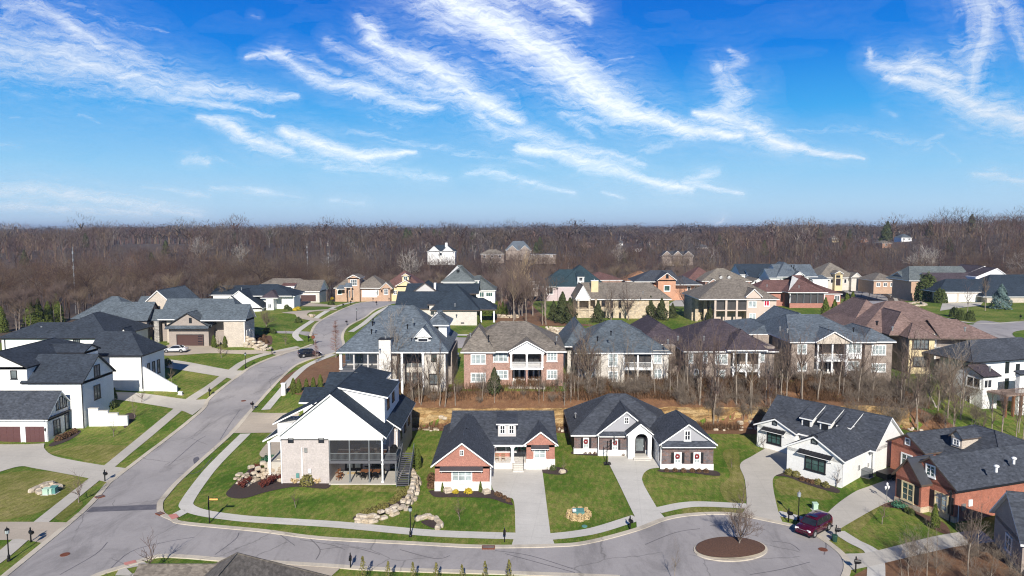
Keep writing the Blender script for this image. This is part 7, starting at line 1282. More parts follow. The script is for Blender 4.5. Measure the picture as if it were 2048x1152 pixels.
def mailbox(px, py, label, rz=0, two=False, mat='blackmetal'):
 c = at(px, py); e = empty('mailbox', c, rz, label, 'mailbox', 'black mailboxes along the kerbs'); a = MB(); a.box(-.05, .05, -.05, .05, -.1, 1.45, mat); a.box(-.05, .05, -.3, .12, .82, .9, mat); a.lathe((0, 0, 1.45), [(.06, 0), (.03, .06), (.001, .1)], mat, 6); a.build('post', e)
 b = MB(); pr = [(-.13, .92), (.13, .92), (.13, 1.1), (.09, 1.18), (0, 1.22), (-.09, 1.18), (-.13, 1.1)]; n = len(pr)
 b.v = [(x, -.42, z) for x, z in pr] + [(x, .12, z) for x, z in pr]; mi = b.mat(mat); b.f = [tuple(range(n)), tuple(range(2 * n - 1, n - 1, -1))] + [(k, n + k, n + (k + 1) % n, (k + 1) % n) for k in range(n)]; b.mi = [mi] * len(b.f); bx = b.build('box', e)
 f = MB(); f.box(.131, .145, -.2, -.16, 1.05, 1.3, 'iron'); f.build('flag', bx); return e
for i, (px, py, rz, lb) in enumerate([(604.5 / 1, 0, 0, '')][:0] + [(1009, 1084, 0, 'black mailbox at the kerb left of the wide pale driveway'), (1260, 1060, .4, 'black mailbox left of the second pale driveway by the curving kerb'), (1577, 1044, .6, 'black mailbox left of the post lamp near the maroon SUV'), (1671.5, 1079, 1.2, 'dark green mailbox on the small verge right of the maroon SUV'),
 (1711, 1145, 1.4, 'green mailbox on the verge at the right end of the turning circle'), (210, 963, 1.1, 'black mailbox at the driveway apron by the young street tree'), (62, 1084, 1.1, 'black mailbox in the lower left verge next to the post lamp'), (419, 792, 1.0, 'black mailbox on the left verge below the middle left drive'),
 (506, 820, -1.9, 'black mailbox on the right kerb opposite the stepped wall'), (544, 709, 1.0, 'black mailbox beside the drive of the taupe house'), (617, 683, 1.0, 'black mailbox next to the far stop sign'), (694, 651, -1.9, 'black mailbox on the right verge below the high post lamp'),
 (686, 616, 1, 'mailbox beside the circular drive'), (701, 610, 1, 'mailbox by the drive of the long low garage house'), (753.5, 611, -2, 'mailbox at the right kerb near the top of the street'), (746, 604, .5, 'mailbox in front of the house at the end of the street'), (778, 604, .5, 'rightmost mailbox at the top of the street'), (701, 1137, .2, 'black mailbox on the near verge at the bottom, casting its shadow on the kerb'), (2040, 640, .5, 'mailbox on the lawn at the far right street')]):
 mailbox(px, py, lb, rz)
def stopsign(px, py, label, rz, s=1.0):
 c = at(px, py); e = empty('stop_sign', c, rz, label, 'stop sign'); a = MB(); a.box(-.05, .05, -.05, .05, -.2, 2.85 * s, 'blackmetal'); a.lathe((0, 0, 2.85 * s), [(.07, 0), (.03, .08), (.001, .12)], 'blackmetal', 6); a.build('post', e)
 b = MB(); n = 8; R0 = .40 if s > .9 else .4; z = 1.95 * s
 for yy, rr, mm in ((.06, R0 + .05, 'blackmetal'), (.085, R0, 'iron')):
  pts = [(rr * math.cos(R(22.5 + 45 * k)), yy, z + rr * math.sin(R(22.5 + 45 * k))) for k in range(8)]; b.poly(pts, mm); b.poly([(p[0], p[1] - .02, p[2]) for p in pts[::-1]], 'blackmetal')
  for k in range(8): p, q = pts[k], pts[(k + 1) % 8]; b.poly([p, (p[0], p[1] - .02, p[2]), (q[0], q[1] - .02, q[2]), q], 'blackmetal')
 b.build('sign_plate', e); return e
def nameblade(e, z, rz, cface='trim'):
 b = MB(); b.box(.07, 1.0, -.03, .03, z, z + .26, 'blackmetal'); b.box(.1, .97, -.036, .036, z + .04, z + .22, cface); o = b.build('street_name_blade', e); o.rotation_euler = (0, 0, rz); return o
s = stopsign(419, 1046, 'black stop sign post with a street name blade at the corner sidewalk', R(112)); gold = plain('golden sign face', (.75, .42, .12), .5, .25, 6); nameblade(s, 2.45, R(-112), gold)
s = stopsign(626.6, 690, 'black stop sign with street name blade where the small side street joins', R(190), .93); nameblade(s, 2.3, R(-190), 'greywood')
c = at(1216, 928); e = empty('basketball_hoop', c, 0, 'black portable basketball hoop beside the second pale driveway', 'basketball hoop'); a = MB(); a.box(-.55, .35, -.5, .4, 0, .16, 'blackmetal'); a.build('base', e); a = MB(); a.tube((-.2, 0, .1), (-.1, 0, 3.1), .06, .06, 'blackmetal', 8); a.tube((-.1, 0, 2.2), (.75, 0, 3.0), .035, .035, 'blackmetal', 6); a.tube((-.1, 0, 2.9), (.75, 0, 3.3), .035, .035, 'blackmetal', 6); a.build('pole', e)
a = MB(); a.box(.75, .8, -.75, .75, 2.8, 3.75, 'glassgrey'); a.build('backboard', e); a = MB()
for k in range(12): t0, t1 = k * .5236, (k + 1) * .5236; a.tube((1.05 + .23 * math.cos(t0), .23 * math.sin(t0), 3.05), (1.05 + .23 * math.cos(t1), .23 * math.sin(t1), 3.05), .015, .015, 'iron', 4)
a.build('rim', e)
def ubox(name, px, py, w_, d_, h_, m, label, cat, rz=0, group=None, dz=0):
 c = at(px, py); e = empty(name, (c.x, c.y, c.z + dz), rz, label, cat, group); a = MB(); a.box(-w_ / 2, w_ / 2, -d_ / 2, d_ / 2, -.2, h_ * .86, m); a.build('cabinet', e); b = MB(); b.prism([(-w_ / 2 - .04, -d_ / 2 - .04, h_ * .9), (w_ / 2 + .04, -d_ / 2 - .04, h_ * .9), (w_ / 2 + .04, d_ / 2 + .04, h_), (-w_ / 2 - .04, d_ / 2 + .04, h_)], .1, m); b.build('lid', e); p = MB(); p.box(-w_ / 2 - .15, w_ / 2 + .15, -d_ / 2 - .15, d_ / 2 + .15, -.2, .05, 'concrete'); p.build('pad', e); return e
ubox('utility_box', 1157, 1034, 1.15, .95, .8, 'teal', 'blue green transformer box ringed by straw coloured tufts on the lawn', 'utility box'); ubox('utility_pedestal', 1148.5, 1035, .3, .22, .9, 'trim', 'slim white pedestal left of the blue green transformer box', 'utility pedestal')
ubox('utility_box', 93, 989, .6, .5, .8, 'palebox', 'pale green utility box in front of the flat boulders at the left', 'utility box'); ubox('utility_box', 101.5, 988, .45, .4, .78, 'palebox', 'narrow whitish green utility box right beside the pale green one', 'utility box'); ubox('utility_box', 108, 986.5, .7, .6, .85, 'teal', 'dark green utility box at the right end of the trio by the boulders', 'utility box')
ubox('utility_box', 1630, 1020, .5, .4, .85, 'palebox', 'pale green pedestal on the lawn behind the maroon SUV', 'utility pedestal'); ubox('utility_box', 359, 789, .35, .3, .55, 'trim', 'left of two small cream pedestals below the sloping wall', 'utility pedestal'); ubox('utility_box', 362.5, 789.5, .35, .3, .55, 'trim', 'right of two small cream pedestals below the sloping wall', 'utility pedestal')
ubox('air_conditioner', 1733, 953, 1.2, 1.0, 1.0, 'greytrim', 'grey air conditioner unit against the white farmhouse side wall', 'air conditioner', R(40)); ubox('air_conditioner', 913, 716, 1.0, .9, 1.0, 'steel', 'air conditioner on the strip of lawn between the two big houses', 'air conditioner')
a = MB(); a.lathe((0, 0, 0), [(.3, -.02), (.3, .04), (.27, .05), (.001, .05)], 'teal', 12); o = a.build('valve_cover'); c = at(1169, 1053); o.location = (c.x, c.y, c.z + .03); tag(o, 'flat green valve cover in the lawn below the transformer box', 'valve cover')
c = at(1669, 1083); e = empty('yard_bin', c, .6, 'dark green bin by the mailbox right of the maroon SUV', 'bin'); a = MB(); a.lathe((0, 0, 0), [(.22, 0), (.27, .6), (.29, .62)], 'binc', 10); a.build('tub', e); a = MB(); a.lathe((0, 0, .62), [(.3, 0), (.28, .07), (.001, .1)], 'binc', 10); a.build('lid', e)
c = at(1773, 1003); e = empty('yard_light', c, 0, 'pale metal yard lamp post at the corner of the brick house drive', 'yard light'); a = MB(); a.tube((0, 0, 0), (0, 0, 1.5), .035, .03, 'steel', 6); a.build('pole', e)
for k, (dx, dz) in enumerate(((-.16, 1.55), (.16, 1.6), (0, 1.95))): a = MB(); a.lathe((dx, 0, dz), [(.02, -.2), (.11, 0), (.11, .18), (.02, .26)], 'trim', 8); a.build('lamp_shade', e)
# ============================================================ STONE WALLS
def boulderwall(name, line, label, h0, h1, size=(1.3, .8, .5), rows=2, cat='stone wall', mat='boulder', seed=1, depth=0, jit=.15):
 rng = random.Random(seed); L = [at(*p) for p in smoothline(line)]; e0 = L[0]; a = MB(); acc = []
 for p, q in zip(L, L[1:]):
  n = max(1, int((q - p).length / .3)); acc += [p.lerp(q, k / n) for k in range(n)]
 tot = len(acc) * .3
 for r in range(rows):
  s = rng.uniform(0, .5) * size[0]
  while s < tot:
   i = min(int(s / .3), len(acc) - 1); p = acc[i]; d = acc[min(i + 2, len(acc) - 1)] - acc[max(0, i - 2)]; f = s / tot; hh = h0 + (h1 - h0) * f; ln = size[0] * rng.uniform(.6, 1.2); hz = hh / rows
   an = math.atan2(d.y, d.x); nx, ny = -math.sin(an), math.cos(an); off = depth * r + rng.uniform(-jit, jit)
   a.stone((p.x - e0.x + nx * off, p.y - e0.y + ny * off, p.z - e0.z + hz * (r + .42)), ln * 1.02, size[1] * rng.uniform(.8, 1.2), hz * rng.uniform(1.0, 1.25), mat, an, rng); s += ln * .93
 o = a.build(name); o.location = e0; tag(o, label, cat); return o
boulderwall('boulder_wall', [(716, 1044), (740, 1046), (775, 1035), (808, 1022), (826, 1003), (833, 985), (836, 965), (828, 953), (812, 950)], 'long curved wall of pale boulders right of the corner house', .65, 1.3, (.95, .6, .5), 3, seed=4, depth=.22)
boulderwall('boulder_wall', [(838, 1040), (856, 1035), (870, 1040), (880, 1050), (876, 1058)], 'short hooked boulder wall on the lawn right of the post lamp', .4, .4, (.8, .55, .5), 1, seed=5)
boulderwall('terraced_stone_wall', [(494, 972), (515, 960), (545, 957), (563, 963)], 'terraced stone wall at the left side of the corner house', .9, 2.5, (.95, .6, .5), 5, seed=6, depth=.38)
boulderwall('stacked_stone_wall', [Z3(447,850), Z3(520,855), Z3(600,865), Z3(650,870)], 'stacked pale stone wall beside the pale brick house', 2.4, .7, (1.3, .7, .5), 4, seed=7, depth=.25)
boulderwall('rubble_wall', [(1092, 671), (1118, 671), (1142, 668)], 'pale rubble wall behind the gap between the rose brick and pale brick houses', 1.9, 1.5, (.9, .6, .5), 5, seed=8, depth=.35); boulderwall('rubble_wall', [(1280, 664), (1300, 667), (1336, 667)], 'rubble wall behind the gap left of the plum roof', 2.2, 1.4, (.9, .6, .5), 5, seed=9, depth=.35)
boulderwall('rubble_wall', [(1488, 657), (1515, 658), (1545, 655)], 'low tan rubble wall below the beige walkout house', 1.2, 1.0, (.8, .6, .4), 3, seed=10, depth=.3); boulderwall('rubble_wall', [(988, 634), (1010, 636), (1040, 636)], 'stone edging wall below the row of small conical evergreens', .9, .9, (1.2, .8, .5), 2, seed=11)
boulderwall('flat_boulders', [(70, 982), (84, 976), (100, 972), (120, 975)], 'group of flat pale boulders on the left lawn behind the utility boxes', .5, .5, (1.7, .8, .5), 1, cat='boulders', seed=12); boulderwall('flat_boulders', [(80, 986), (75, 980), (95, 978), (118, 979)], 'second low band of boulders right behind the three utility boxes', .35, .35, (1.3, .6, .4), 1, cat='boulders', seed=13)
boulderwall('boulder_wall', [(890, 838), (870, 832), (850, 829), (828, 826)], 'thin line of pale stones at the back lawn edge between corner house and brick house', .4, .4, (.8, .6, .4), 1, seed=14)
boulderwall('rock_edging', [(1560, 775), (1620, 782), (1700, 782), (1800, 783)], 'low stone edging along the lawn above the right part of the wooded slope', .25, .25, (.8, .5, .3), 1, seed=15); boulderwall('rock_edging', [(1822, 613), (1850, 611), (1838, 606), (1815, 609)], 'pale rocks beside the far cul de sac path', .5, .5, (1.2, 1, .6), 1, seed=16)
boulderwall('rock_edging', [Z3(1075,548), Z3(1100,553), Z3(1125,545)], 'pale boulders in the island of the circular drive', .6, .6, (1.1, .8, .6), 1, seed=17); boulderwall('rock_edging', [Z3(550,872), Z3(610,880), Z3(690,868), Z3(690,855)], 'ring of tan stones at the foot of the stacked stone wall', .4, .4, (.8, .5, .4), 1, seed=18)
def rock(px, py, s, lb):
 c = at(px, py); a = MB(); a.stone((0, 0, s * .25), s, s * .8, s * .6, 'boulder', .4); o = a.build('boulder'); o.location = c; tag(o, lb, 'boulder')
rock(896, 985, 1.0, 'flat pale boulder in the bed left of the yellow shrubs'); rock(973, 987, .9, 'rounded white boulder at the right end of the brick house bed'); rock(1125, 946, .8, 'grey boulder in the bed right of the wide driveway'); rock(1480, 848, .9, 'white rock at the foot of the cut face'); rock(1502, 846, .7, 'smaller white rock near the left end of the white farmhouse')
# ============================================================ PATIO, PORCH THINGS
E = HA.e.location; zf = E.z + HAzf
def table(name, x, y, z, lb, l=1.9, w_=1.0, m='wood'):
 e = empty(name, (x, y, z), 0, lb, 'table'); a = MB(); a.box(-l / 2, l / 2, -w_ / 2, w_ / 2, .70, .76, m); a.build('table_top', e)
 for sx in (-1, 1):
  for sy in (-1, 1): a = MB(); a.box(sx * (l / 2 - .1) - .04, sx * (l / 2 - .1) + .04, sy * (w_ / 2 - .1) - .04, sy * (w_ / 2 - .1) + .04, 0, .7, 'blackmetal'); a.build('leg', e)
def chair(x, y, z, rz, lb, group, m='blackmetal', s=1.0, seat=None):
 e = empty('chair', (x, y, z), rz, lb, 'chair', group); a = MB(); a.box(-.25, .25, -.25, .25, .40, .47, seat or m); a.build('seat', e); a = MB(); a.box(-.25, .25, .22, .27, .82, .98, m)
 for q in (-.23, -.08, .08, .19): a.box(q, q + .04, .225, .265, .47, .82, m)
 a.build('backrest', e)
 for sx in (-1, 1):
  for sy in (-1, 1): l = MB(); l.box(sx * .22 - .025, sx * .22 + .025, sy * .22 - .025, sy * .22 + .025, 0, .4, m); l.build('leg', e)
X = lambda px, py, yl: E.x + HA.ony(px, py, yl)[0]
tx = X(741, 950, 2.0); table('patio_table', tx, E.y + 2.0, E.z + .06, 'long patio table with black chairs under the deck of the corner house', 2.4, 1.1)
for k, (dx, dy, rz) in enumerate([(-.7, .85, 0), (.1, .85, 0), (.8, .85, 0), (-.7, -.85, math.pi), (.1, -.85, math.pi), (.8, -.85, math.pi), (-1.5, 0, R(90)), (1.5, 0, R(-90))]): chair(tx + dx, E.y + 2 + dy, E.z + .06, rz, 'black chair around the long patio table below the corner house deck', 'black patio chairs')
ux = X(733, 888, 1.8); table('deck_table', ux, E.y + 1.9, zf + .03, 'wooden table on the screened upper porch of the corner house', 1.6, .9)
for k, (dx, rz) in enumerate([(-1.3, R(90)), (1.35, R(-90))]): chair(ux + dx, E.y + 1.9, zf + .03, rz, 'cushioned chair beside the table on the screened upper porch', 'cushioned porch chairs', 'wicker', seat='cushion')
e = empty('sofa', (ux, E.y + 3.3, zf + .03), 0, 'pale cushioned sofa on the screened upper porch of the corner house', 'sofa'); a = MB(); a.box(-1.1, 1.1, -.4, .4, .1, .42, 'wicker'); a.build('frame', e); a = MB(); a.box(-1.05, 1.05, -.38, .25, .43, .55, 'cushion'); a.box(-1.05, 1.05, .26, .42, .43, .9, 'cushion'); a.build('cushion', e)
for k in range(2): chair(E.x + HAxm + .9, E.y + .9 + k * 1.0, E.z + .06, R(60), 'reddish wooden chair at the left end of the patio under the deck', 'reddish wooden patio chairs', 'wood')
e = empty('grill', (E.x + HAx1 + .9, E.y + 2.6, E.z + HAzf), 0, 'black barbecue grill on the open corner of the deck', 'grill'); a = MB(); a.box(-.5, .5, -.3, .3, .1, .85, 'blackmetal'); a.build('cabinet', e); a = MB(); a.lathe((0, 0, .85), [(.36, 0), (.34, .2), (.2, .33), (.001, .36)], 'blackmetal', 10); a.build('hood', e); a = MB(); a.box(.5, .85, -.25, .25, .8, .85, 'steel'); a.build('side_shelf', e)
e = empty('doormat', (E.x + HAxm + 2.2, E.y + 3.2, E.z + .065), 0); a = MB(); a.box(-.8, .8, -.35, .35, 0, .03, 'strawgrass'); o = a.build('doormat_'); bpy.data.objects.remove(e); o.name = 'doormat'; o.location = (E.x + HAxm + 2.2, E.y + 3.2, E.z + .065); tag(o, 'straw doormat before the dark patio doors', 'doormat')
EB = HB.e.location
for k in (0, 1): q = HB.ony(994 + 12.5 * k, 925, 8.3); chair(EB.x + q[0], EB.y + HB.pk(1080, 937)[1] + .9, EB.z + .75, R(180), 'wicker porch chair with beige cushion on the brick house porch', 'wicker porch chairs', 'wicker', seat='cushion')
c = at(1775, 958); e = empty('garden_bench', (c.x, c.y, c.z), R(30), 'dark covered trailer in the shade between the farmhouse and the red brick house', 'trailer'); e.name = 'covered_trailer'; a = MB(); a.box(-1.3, 1.3, -.7, .7, .35, 1.0, 'blackmetal'); a.build('body', e)
for s_ in (-1, 1): a = MB(); a.tube((0, s_ * .72, .3), (0, s_ * .86, .3), .3, .3, 'darktrim', 12); a.build('wheel', e)
# ============================================================ TREES AND SHRUBS
def tube_arr(V, Fs, p, q, r0, r1, n):
 d = q - p; L = np.linalg.norm(d)
 if L < 1e-5: return
 d = d / L; a = np.cross(d, (0, 0, 1.0)) if abs(d[2]) < .9 else np.cross(d, (1.0, 0, 0)); a /= np.linalg.norm(a); b = np.cross(d, a); i = len(V)
 for c, r in ((p, r0), (q, r1)):
  for k in range(n): t = 6.28318 * k / n; V.append(c + (a * math.cos(t) + b * math.sin(t)) * r)
 for k in range(n): k2 = (k + 1) % n; Fs.append((i + k, i + k2, i + n + k2, i + n + k))
def bare_tree(seed, H, spread, trunk_frac, r0, levels=4, kids=(5, 5, 5, 4), up=.55, twist=.35, tw=.012, narrow=1.0, trunks=1, leader=True):
 """skeleton of a leafless tree: returns trunk (V,F), crown (V,F)"""
 rng = np.random.RandomState(seed); TV, TF, CV, CF = [], [], [], []
 def grow(p, d, L, r, lev):
  seg = 3 if lev < 2 else 2; pts = [p]; dd = d.copy()
  for s in range(seg):
   dd = dd + rng.normal(0, twist * .35, 3) + np.array([0, 0, up * .18]); dd /= np.linalg.norm(dd); pts.append(pts[-1] + dd * L / seg)
  r_end = max(tw * .5, r * .45)
  for s in range(seg): ra = r + (r_end - r) * s / seg; rb = r + (r_end - r) * (s + 1) / seg; tube_arr(CV, CF, pts[s], pts[s + 1], ra, rb, 5 if lev == 0 else (4 if lev == 1 else 3))
  if lev + 1 >= levels: return
  for k in range(kids[lev + 1] if lev + 1 < len(kids) else 3):
   f = rng.uniform(.25, 1.0) if lev else rng.uniform(.3, 1.0); i = min(int(f * seg), seg - 1); q = pts[i] + (pts[i + 1] - pts[i]) * (f * seg - i)
   ax = rng.normal(0, 1, 3); ax -= ax.dot(dd) * dd; ax /= np.linalg.norm(ax); an = rng.uniform(.4, .95); nd = dd * math.cos(an) + ax * math.sin(an); nd[2] += up * .3; nd /= np.linalg.norm(nd)
   grow(q, nd, L * rng.uniform(.42, .68), max(tw, r * (1 - .5 * f) * .5), lev + 1)
 for tk in range(trunks):
  base = np.array([rng.uniform(-.3, .3), rng.uniform(-.3, .3), 0.0]) if trunks > 1 else np.zeros(3); lean = rng.normal(0, .05 if trunks == 1 else .22, 2); hT = H * trunk_frac; nseg = 4; P = [base - np.array([0, 0, .4])]
  for s in range(nseg): P.append(base + np.array([lean[0] * hT * (s + 1) / nseg + rng.normal(0, .06), lean[1] * hT * (s + 1) / nseg + rng.normal(0, .06), hT * (s + 1) / nseg]))
  rt = r0 / (1 if trunks == 1 else 1.5); ts = [1.25, .95, .85, .78, .7]
  for s in range(nseg): tube_arr(TV, TF, P[s], P[s + 1], rt * ts[s], rt * ts[s + 1], 7)
  top = P[-1]; rem = H - hT; d0 = np.array([lean[0], lean[1], 1.0]); d0 /= np.linalg.norm(d0)
  if leader: grow(top, d0, rem * .8, rt * .62, 0)
  for k in range(kids[0]):
   f = rng.uniform(.0, 1) ** .8; zb = P[2] + (P[4] - P[2]) * f if trunk_frac > .25 else top; az = 6.283 * (k + rng.uniform(-.3, .3)) / kids[0]; an = rng.uniform(.45, .95) * narrow; nd = np.array([math.cos(az) * math.sin(an), math.sin(az) * math.sin(an), math.cos(an)])
   grow(zb, nd, spread * rng.uniform(.75, 1.15), rt * .5, 0 if levels > 3 else 1)
 return (TV, TF), (CV, CF)
def mesh_of(name, VF, mat, smooth=False):
 V, Fs = VF; me = bpy.data.meshes.new(name); V = np.array(V, dtype=np.float32); me.from_pydata(V.tolist(), [], Fs); me.materials.append(M[mat]);
 me.update(); return me
def tree_kind(seed, bark, twig, **k):
 t, c = bare_tree(seed, **k); return mesh_of('trunk', t, bark), mesh_of('crown', c, twig)
def plant(kind, pos, s=1.0, rz=0, name='bare_tree', label=None, cat='tree', group=None, sz=None):
 e = empty(name, pos, rz, label, cat, group); e.scale = (s, s, sz or s)
 for nm, me in zip(('trunk', 'crown') if len(kind) == 2 else ('crown',), kind): o = bpy.data.objects.new(nm, me); col.objects.link(o); o.parent = e
 return e
K = {}
K['tall'] = [tree_kind(s, 'palebark', 'twigs', H=11.5, spread=2.7, trunk_frac=.5, r0=.11, levels=4, kids=(7, 4, 3, 3), up=.45, tw=.0085, narrow=.8) for s in (11, 12, 13, 14)]
K['slim'] = [tree_kind(s, 'palebark', 'twigsgrey', H=9, spread=1.6, trunk_frac=.5, r0=.065, levels=4, kids=(6, 3, 3, 2), up=.6, tw=.008, narrow=.75) for s in (21, 22, 23)]
K['round'] = [tree_kind(s, 'bark', 'twigs', H=7.5, spread=3.4, trunk_frac=.26, r0=.17, levels=4, kids=(8, 6, 5, 4), up=.5, tw=.012) for s in (31, 32, 33)]
K['thick'] = [tree_kind(s, 'bark', 'twigsgrey', H=6, spread=2.0, trunk_frac=.22, r0=.05, levels=4, kids=(6, 4, 3, 3), up=.4, tw=.009, trunks=4) for s in (41, 42, 43)]
K['small'] = [tree_kind(s, 'bark', 'twigs', H=2.6, spread=.95, trunk_frac=.34, r0=.045, levels=3, kids=(7, 5, 4), up=.6, tw=.008) for s in (51, 52)]
K['orn'] = [tree_kind(61, 'bark', 'twigs', H=4.2, spread=2.0, trunk_frac=.28, r0=.09, levels=4, kids=(9, 6, 5, 4), up=.55, tw=.009)]
K['dark'] = [tree_kind(s, 'bark', 'twigs', H=9.5, spread=3.2, trunk_frac=.3, r0=.17, levels=4, kids=(8, 5, 5, 3), up=.5, tw=.012, narrow=.85) for s in (71, 72)]
K['multi'] = [tree_kind(81, 'whitebark', 'palebark', H=13, spread=4.2, trunk_frac=.26, r0=.26, levels=4, kids=(8, 5, 5, 4), up=.9, tw=.014, trunks=3, narrow=.6)]
K['syc'] = [tree_kind(91, 'whitebark', 'whitebark', H=15, spread=6, trunk_frac=.4, r0=.32, levels=4, kids=(8, 5, 4, 3), up=.6, tw=.03)]
K['tan'] = [tree_kind(95, 'bark', 'twigstan', H=14, spread=4, trunk_frac=.25, r0=.2, levels=4, kids=(10, 6, 6, 5), up=1.0, tw=.022, narrow=.6)]
def cypress(seed):
 rng = np.random.RandomState(seed); TV, TF, CV, CF = [], [], [], []; H = 8.5; tube_arr(TV, TF, np.array([0, 0, -.3]), np.array([0, 0, H * .5]), .14, .08, 7); tube_arr(TV, TF, np.array([0, 0, H * .5]), np.array([0, 0, H]), .08, .015, 5)
 for k in range(170):
  z = H * (.16 + .83 * rng.rand() ** .9); L = 2.1 * (1 - z / H) ** .8 * rng.uniform(.7, 1.1) + .15; az = rng.rand() * 6.283; d = np.array([math.cos(az), math.sin(az), rng.uniform(.15, .5)]); d /= np.linalg.norm(d); p = np.array([0, 0, z]); q = p + d * L; tube_arr(CV, CF, p, q, .022, .008, 3)
  for j in range(6): f = rng.uniform(.3, 1); a = p + (q - p) * f; e = a + np.array([rng.normal(0, .25), rng.normal(0, .25), rng.uniform(0, .3)]); tube_arr(CV, CF, a, e, .008, .005, 3)
 return mesh_of('trunk', (TV, TF), 'bark'), mesh_of('crown', (CV, CF), 'twigsred')
K['cyp'] = [cypress(5)]
def leafy(name, shape, n, leaf, mat, seed, trunk=None, aspect=.5):
 """crown of many small leaf faces spread through a volume; shape(rng) -> point, outward"""
 rng = np.random.RandomState(seed); V = np.zeros((n * 4, 3), np.float32);
 for i in range(n):
  p, o = shape(rng); a = rng.normal(0, 1, 3); a -= a.dot(o) * o * .55; a /= np.linalg.norm(a) + 1e-6; b = np.cross(a, o + rng.normal(0, .5, 3)); b /= np.linalg.norm(b) + 1e-6; s = leaf * rng.uniform(.6, 1.4)
  V[i * 4:(i + 1) * 4] = [p - a * s - b * s * aspect, p + a * s - b * s * aspect, p + a * s * .6 + b * s * aspect, p - a * s * .6 + b * s * aspect]
 me = bpy.data.meshes.new(name); me.from_pydata(V.tolist(), [], [(4 * i, 4 * i + 1, 4 * i + 2, 4 * i + 3) for i in range(n)]); me.materials.append(M[mat]); me.update(); return me
def cone_shape(H, r, z0=.0, p=1.0, lump=.18):
 def f(rng):
  z = rng.rand() ** .8; az = rng.rand() * 6.283; rr = r * ((1 - z) ** p) * (1 + lump * math.sin(az * 3 + z * 14)) + .04; k = math.sqrt(rng.uniform(.35, 1)); o = np.array([math.cos(az), math.sin(az), .35]); o /= np.linalg.norm(o); return np.array([math.cos(az) * rr * k, math.sin(az) * rr * k, z0 + z * H]), o
 return f
def col_shape(H, r):
 def f(rng):
  z = rng.rand(); az = rng.rand() * 6.283; rr = r * (min(1, (1 - z) * 2.2) ** .6) * (min(1, z * 5 + .55)) * (1 + .12 * math.sin(az * 4 + z * 11)); k = math.sqrt(rng.uniform(.4, 1)); o = np.array([math.cos(az), math.sin(az), .3]); return np.array([math.cos(az) * rr * k, math.sin(az) * rr * k, z * H]), o / np.linalg.norm(o)
 return f
def ball_shape(rx, ry, rz):
 def f(rng):
  o = rng.normal(0, 1, 3); o[2] = abs(o[2]) * 1.1 - .2; o /= np.linalg.norm(o); k = rng.uniform(.55, 1) ** .4 * (1 + .1 * math.sin(o[0] * 9) * math.cos(o[1] * 7)); return np.array([o[0] * rx * k, o[1] * ry * k, max(0, (o[2] + .15)) * rz * k]), o
 return f
def spray_shape(r, h):
 def f(rng):
  az = rng.rand() * 6.283; t = rng.rand(); k = rng.rand() ** .5; return np.array([math.cos(az) * r * k * t, math.sin(az) * r * k * t, h * t * rng.uniform(.6, 1)]), np.array([math.cos(az), math.sin(az), .6])
 return f
def stemtrunk(h, r=.08): a = MB(); a.tube((0, 0, -.2), (0, 0, h), r, r * .4, 'bark', 6); me = bpy.data.meshes.new('trunk'); me.from_pydata(a.v, [], a.f); me.materials.append(M['bark']); return me
K['arb'] = [(leafy('crown', col_shape(2.9, .55), 1500, .085, 'arbor', s),) for s in (1, 2)]
K['arbs'] = [(leafy('crown', cone_shape(2.4, .5, 0, .8), 1100, .08, 'arbor', 5),)]
K['conif'] = [(stemtrunk(4.2), leafy('crown', cone_shape(4.8, 1.7, .2, .9, .3), 3200, .13, 'ever', s)) for s in (7, 8, 9)]
K['spruce'] = [(stemtrunk(6), leafy('crown', cone_shape(7.5, 3.3, .2, .85, .25), 4500, .2, 'spruce', 10))]
K['bigarb'] = [(leafy('crown', cone_shape(5.6, 1.45, 0, .75, .15), 3000, .14, 'arbor', s),) for s in (14, 15)]
K['magn'] = [(stemtrunk(4), leafy('crown', ball_shape(3.2, 3.0, 6.6), 3800, .22, 'boxwood', 17))]
K['box'] = [(leafy('crown', ball_shape(.5, .5, .75), 420, .075, 'boxwood', 18),)]; K['oliv'] = [(leafy('crown', ball_shape(.55, .55, .7), 420, .075, 'olive', 19),)]
K['red'] = [(leafy('crown', spray_shape(.75, 1.1), 500, .075, 'redshrub', 20),)]; K['brn'] = [(leafy('crown', ball_shape(.5, .5, .6), 420, .07, 'brownshrub', 21),)]
K['hay'] = [(leafy('crown', ball_shape(.5, .45, .72), 520, .07, 'strawgrass', 27),)]; K['straw'] = [(leafy('crown', spray_shape(.6, .75), 480, .09, 'strawgrass', 22),)]; K['yel'] = [(leafy('crown', ball_shape(.55, .5, .55), 420, .07, 'yellow', 23),)]; K['jun'] = [(leafy('crown', spray_shape(1.2, .8), 700, .1, 'juniper', 24),)]
K['topiary'] = [(stemtrunk(1.5), leafy('crown', ball_shape(1.7, 1.7, 3.3), 2400, .13, 'boxwood', 25))]
K['newtree'] = [(stemtrunk(1.6, .035), leafy('crown', cone_shape(2.3, .42, .1, .8, .4), 420, .05, 'olive', 26))]
rng = random.Random(42)
def pl(k, px, py, s=1, name='bare_tree', label=None, cat='tree', group=None, sz=None): return plant(rng.choice(K[k]), at(px, py), s * rng.uniform(.95, 1.05), rng.uniform(0, 6.28), name, label, cat, group, sz)
pl('orn', 1479.5, 1094, 1.0, 'ornamental_tree', 'round crowned bare tree on the brown mulch island of the turning circle'); pl('small', 918, 1040, .95, 'ornamental_tree', 'small dark bare tree in the front lawn of the brick house')
pl('small', 590, 1015, .8, 'young_tree', 'tiny bare young tree in the lawn below the corner house'); pl('small', 158, 1006, 1.5, 'young_tree', 'thin bare street tree in the verge by the storm drain'); pl('small', 1765, 1048, 1.0, 'young_tree', 'small pale bare tree in the lawn in front of the red brick house')
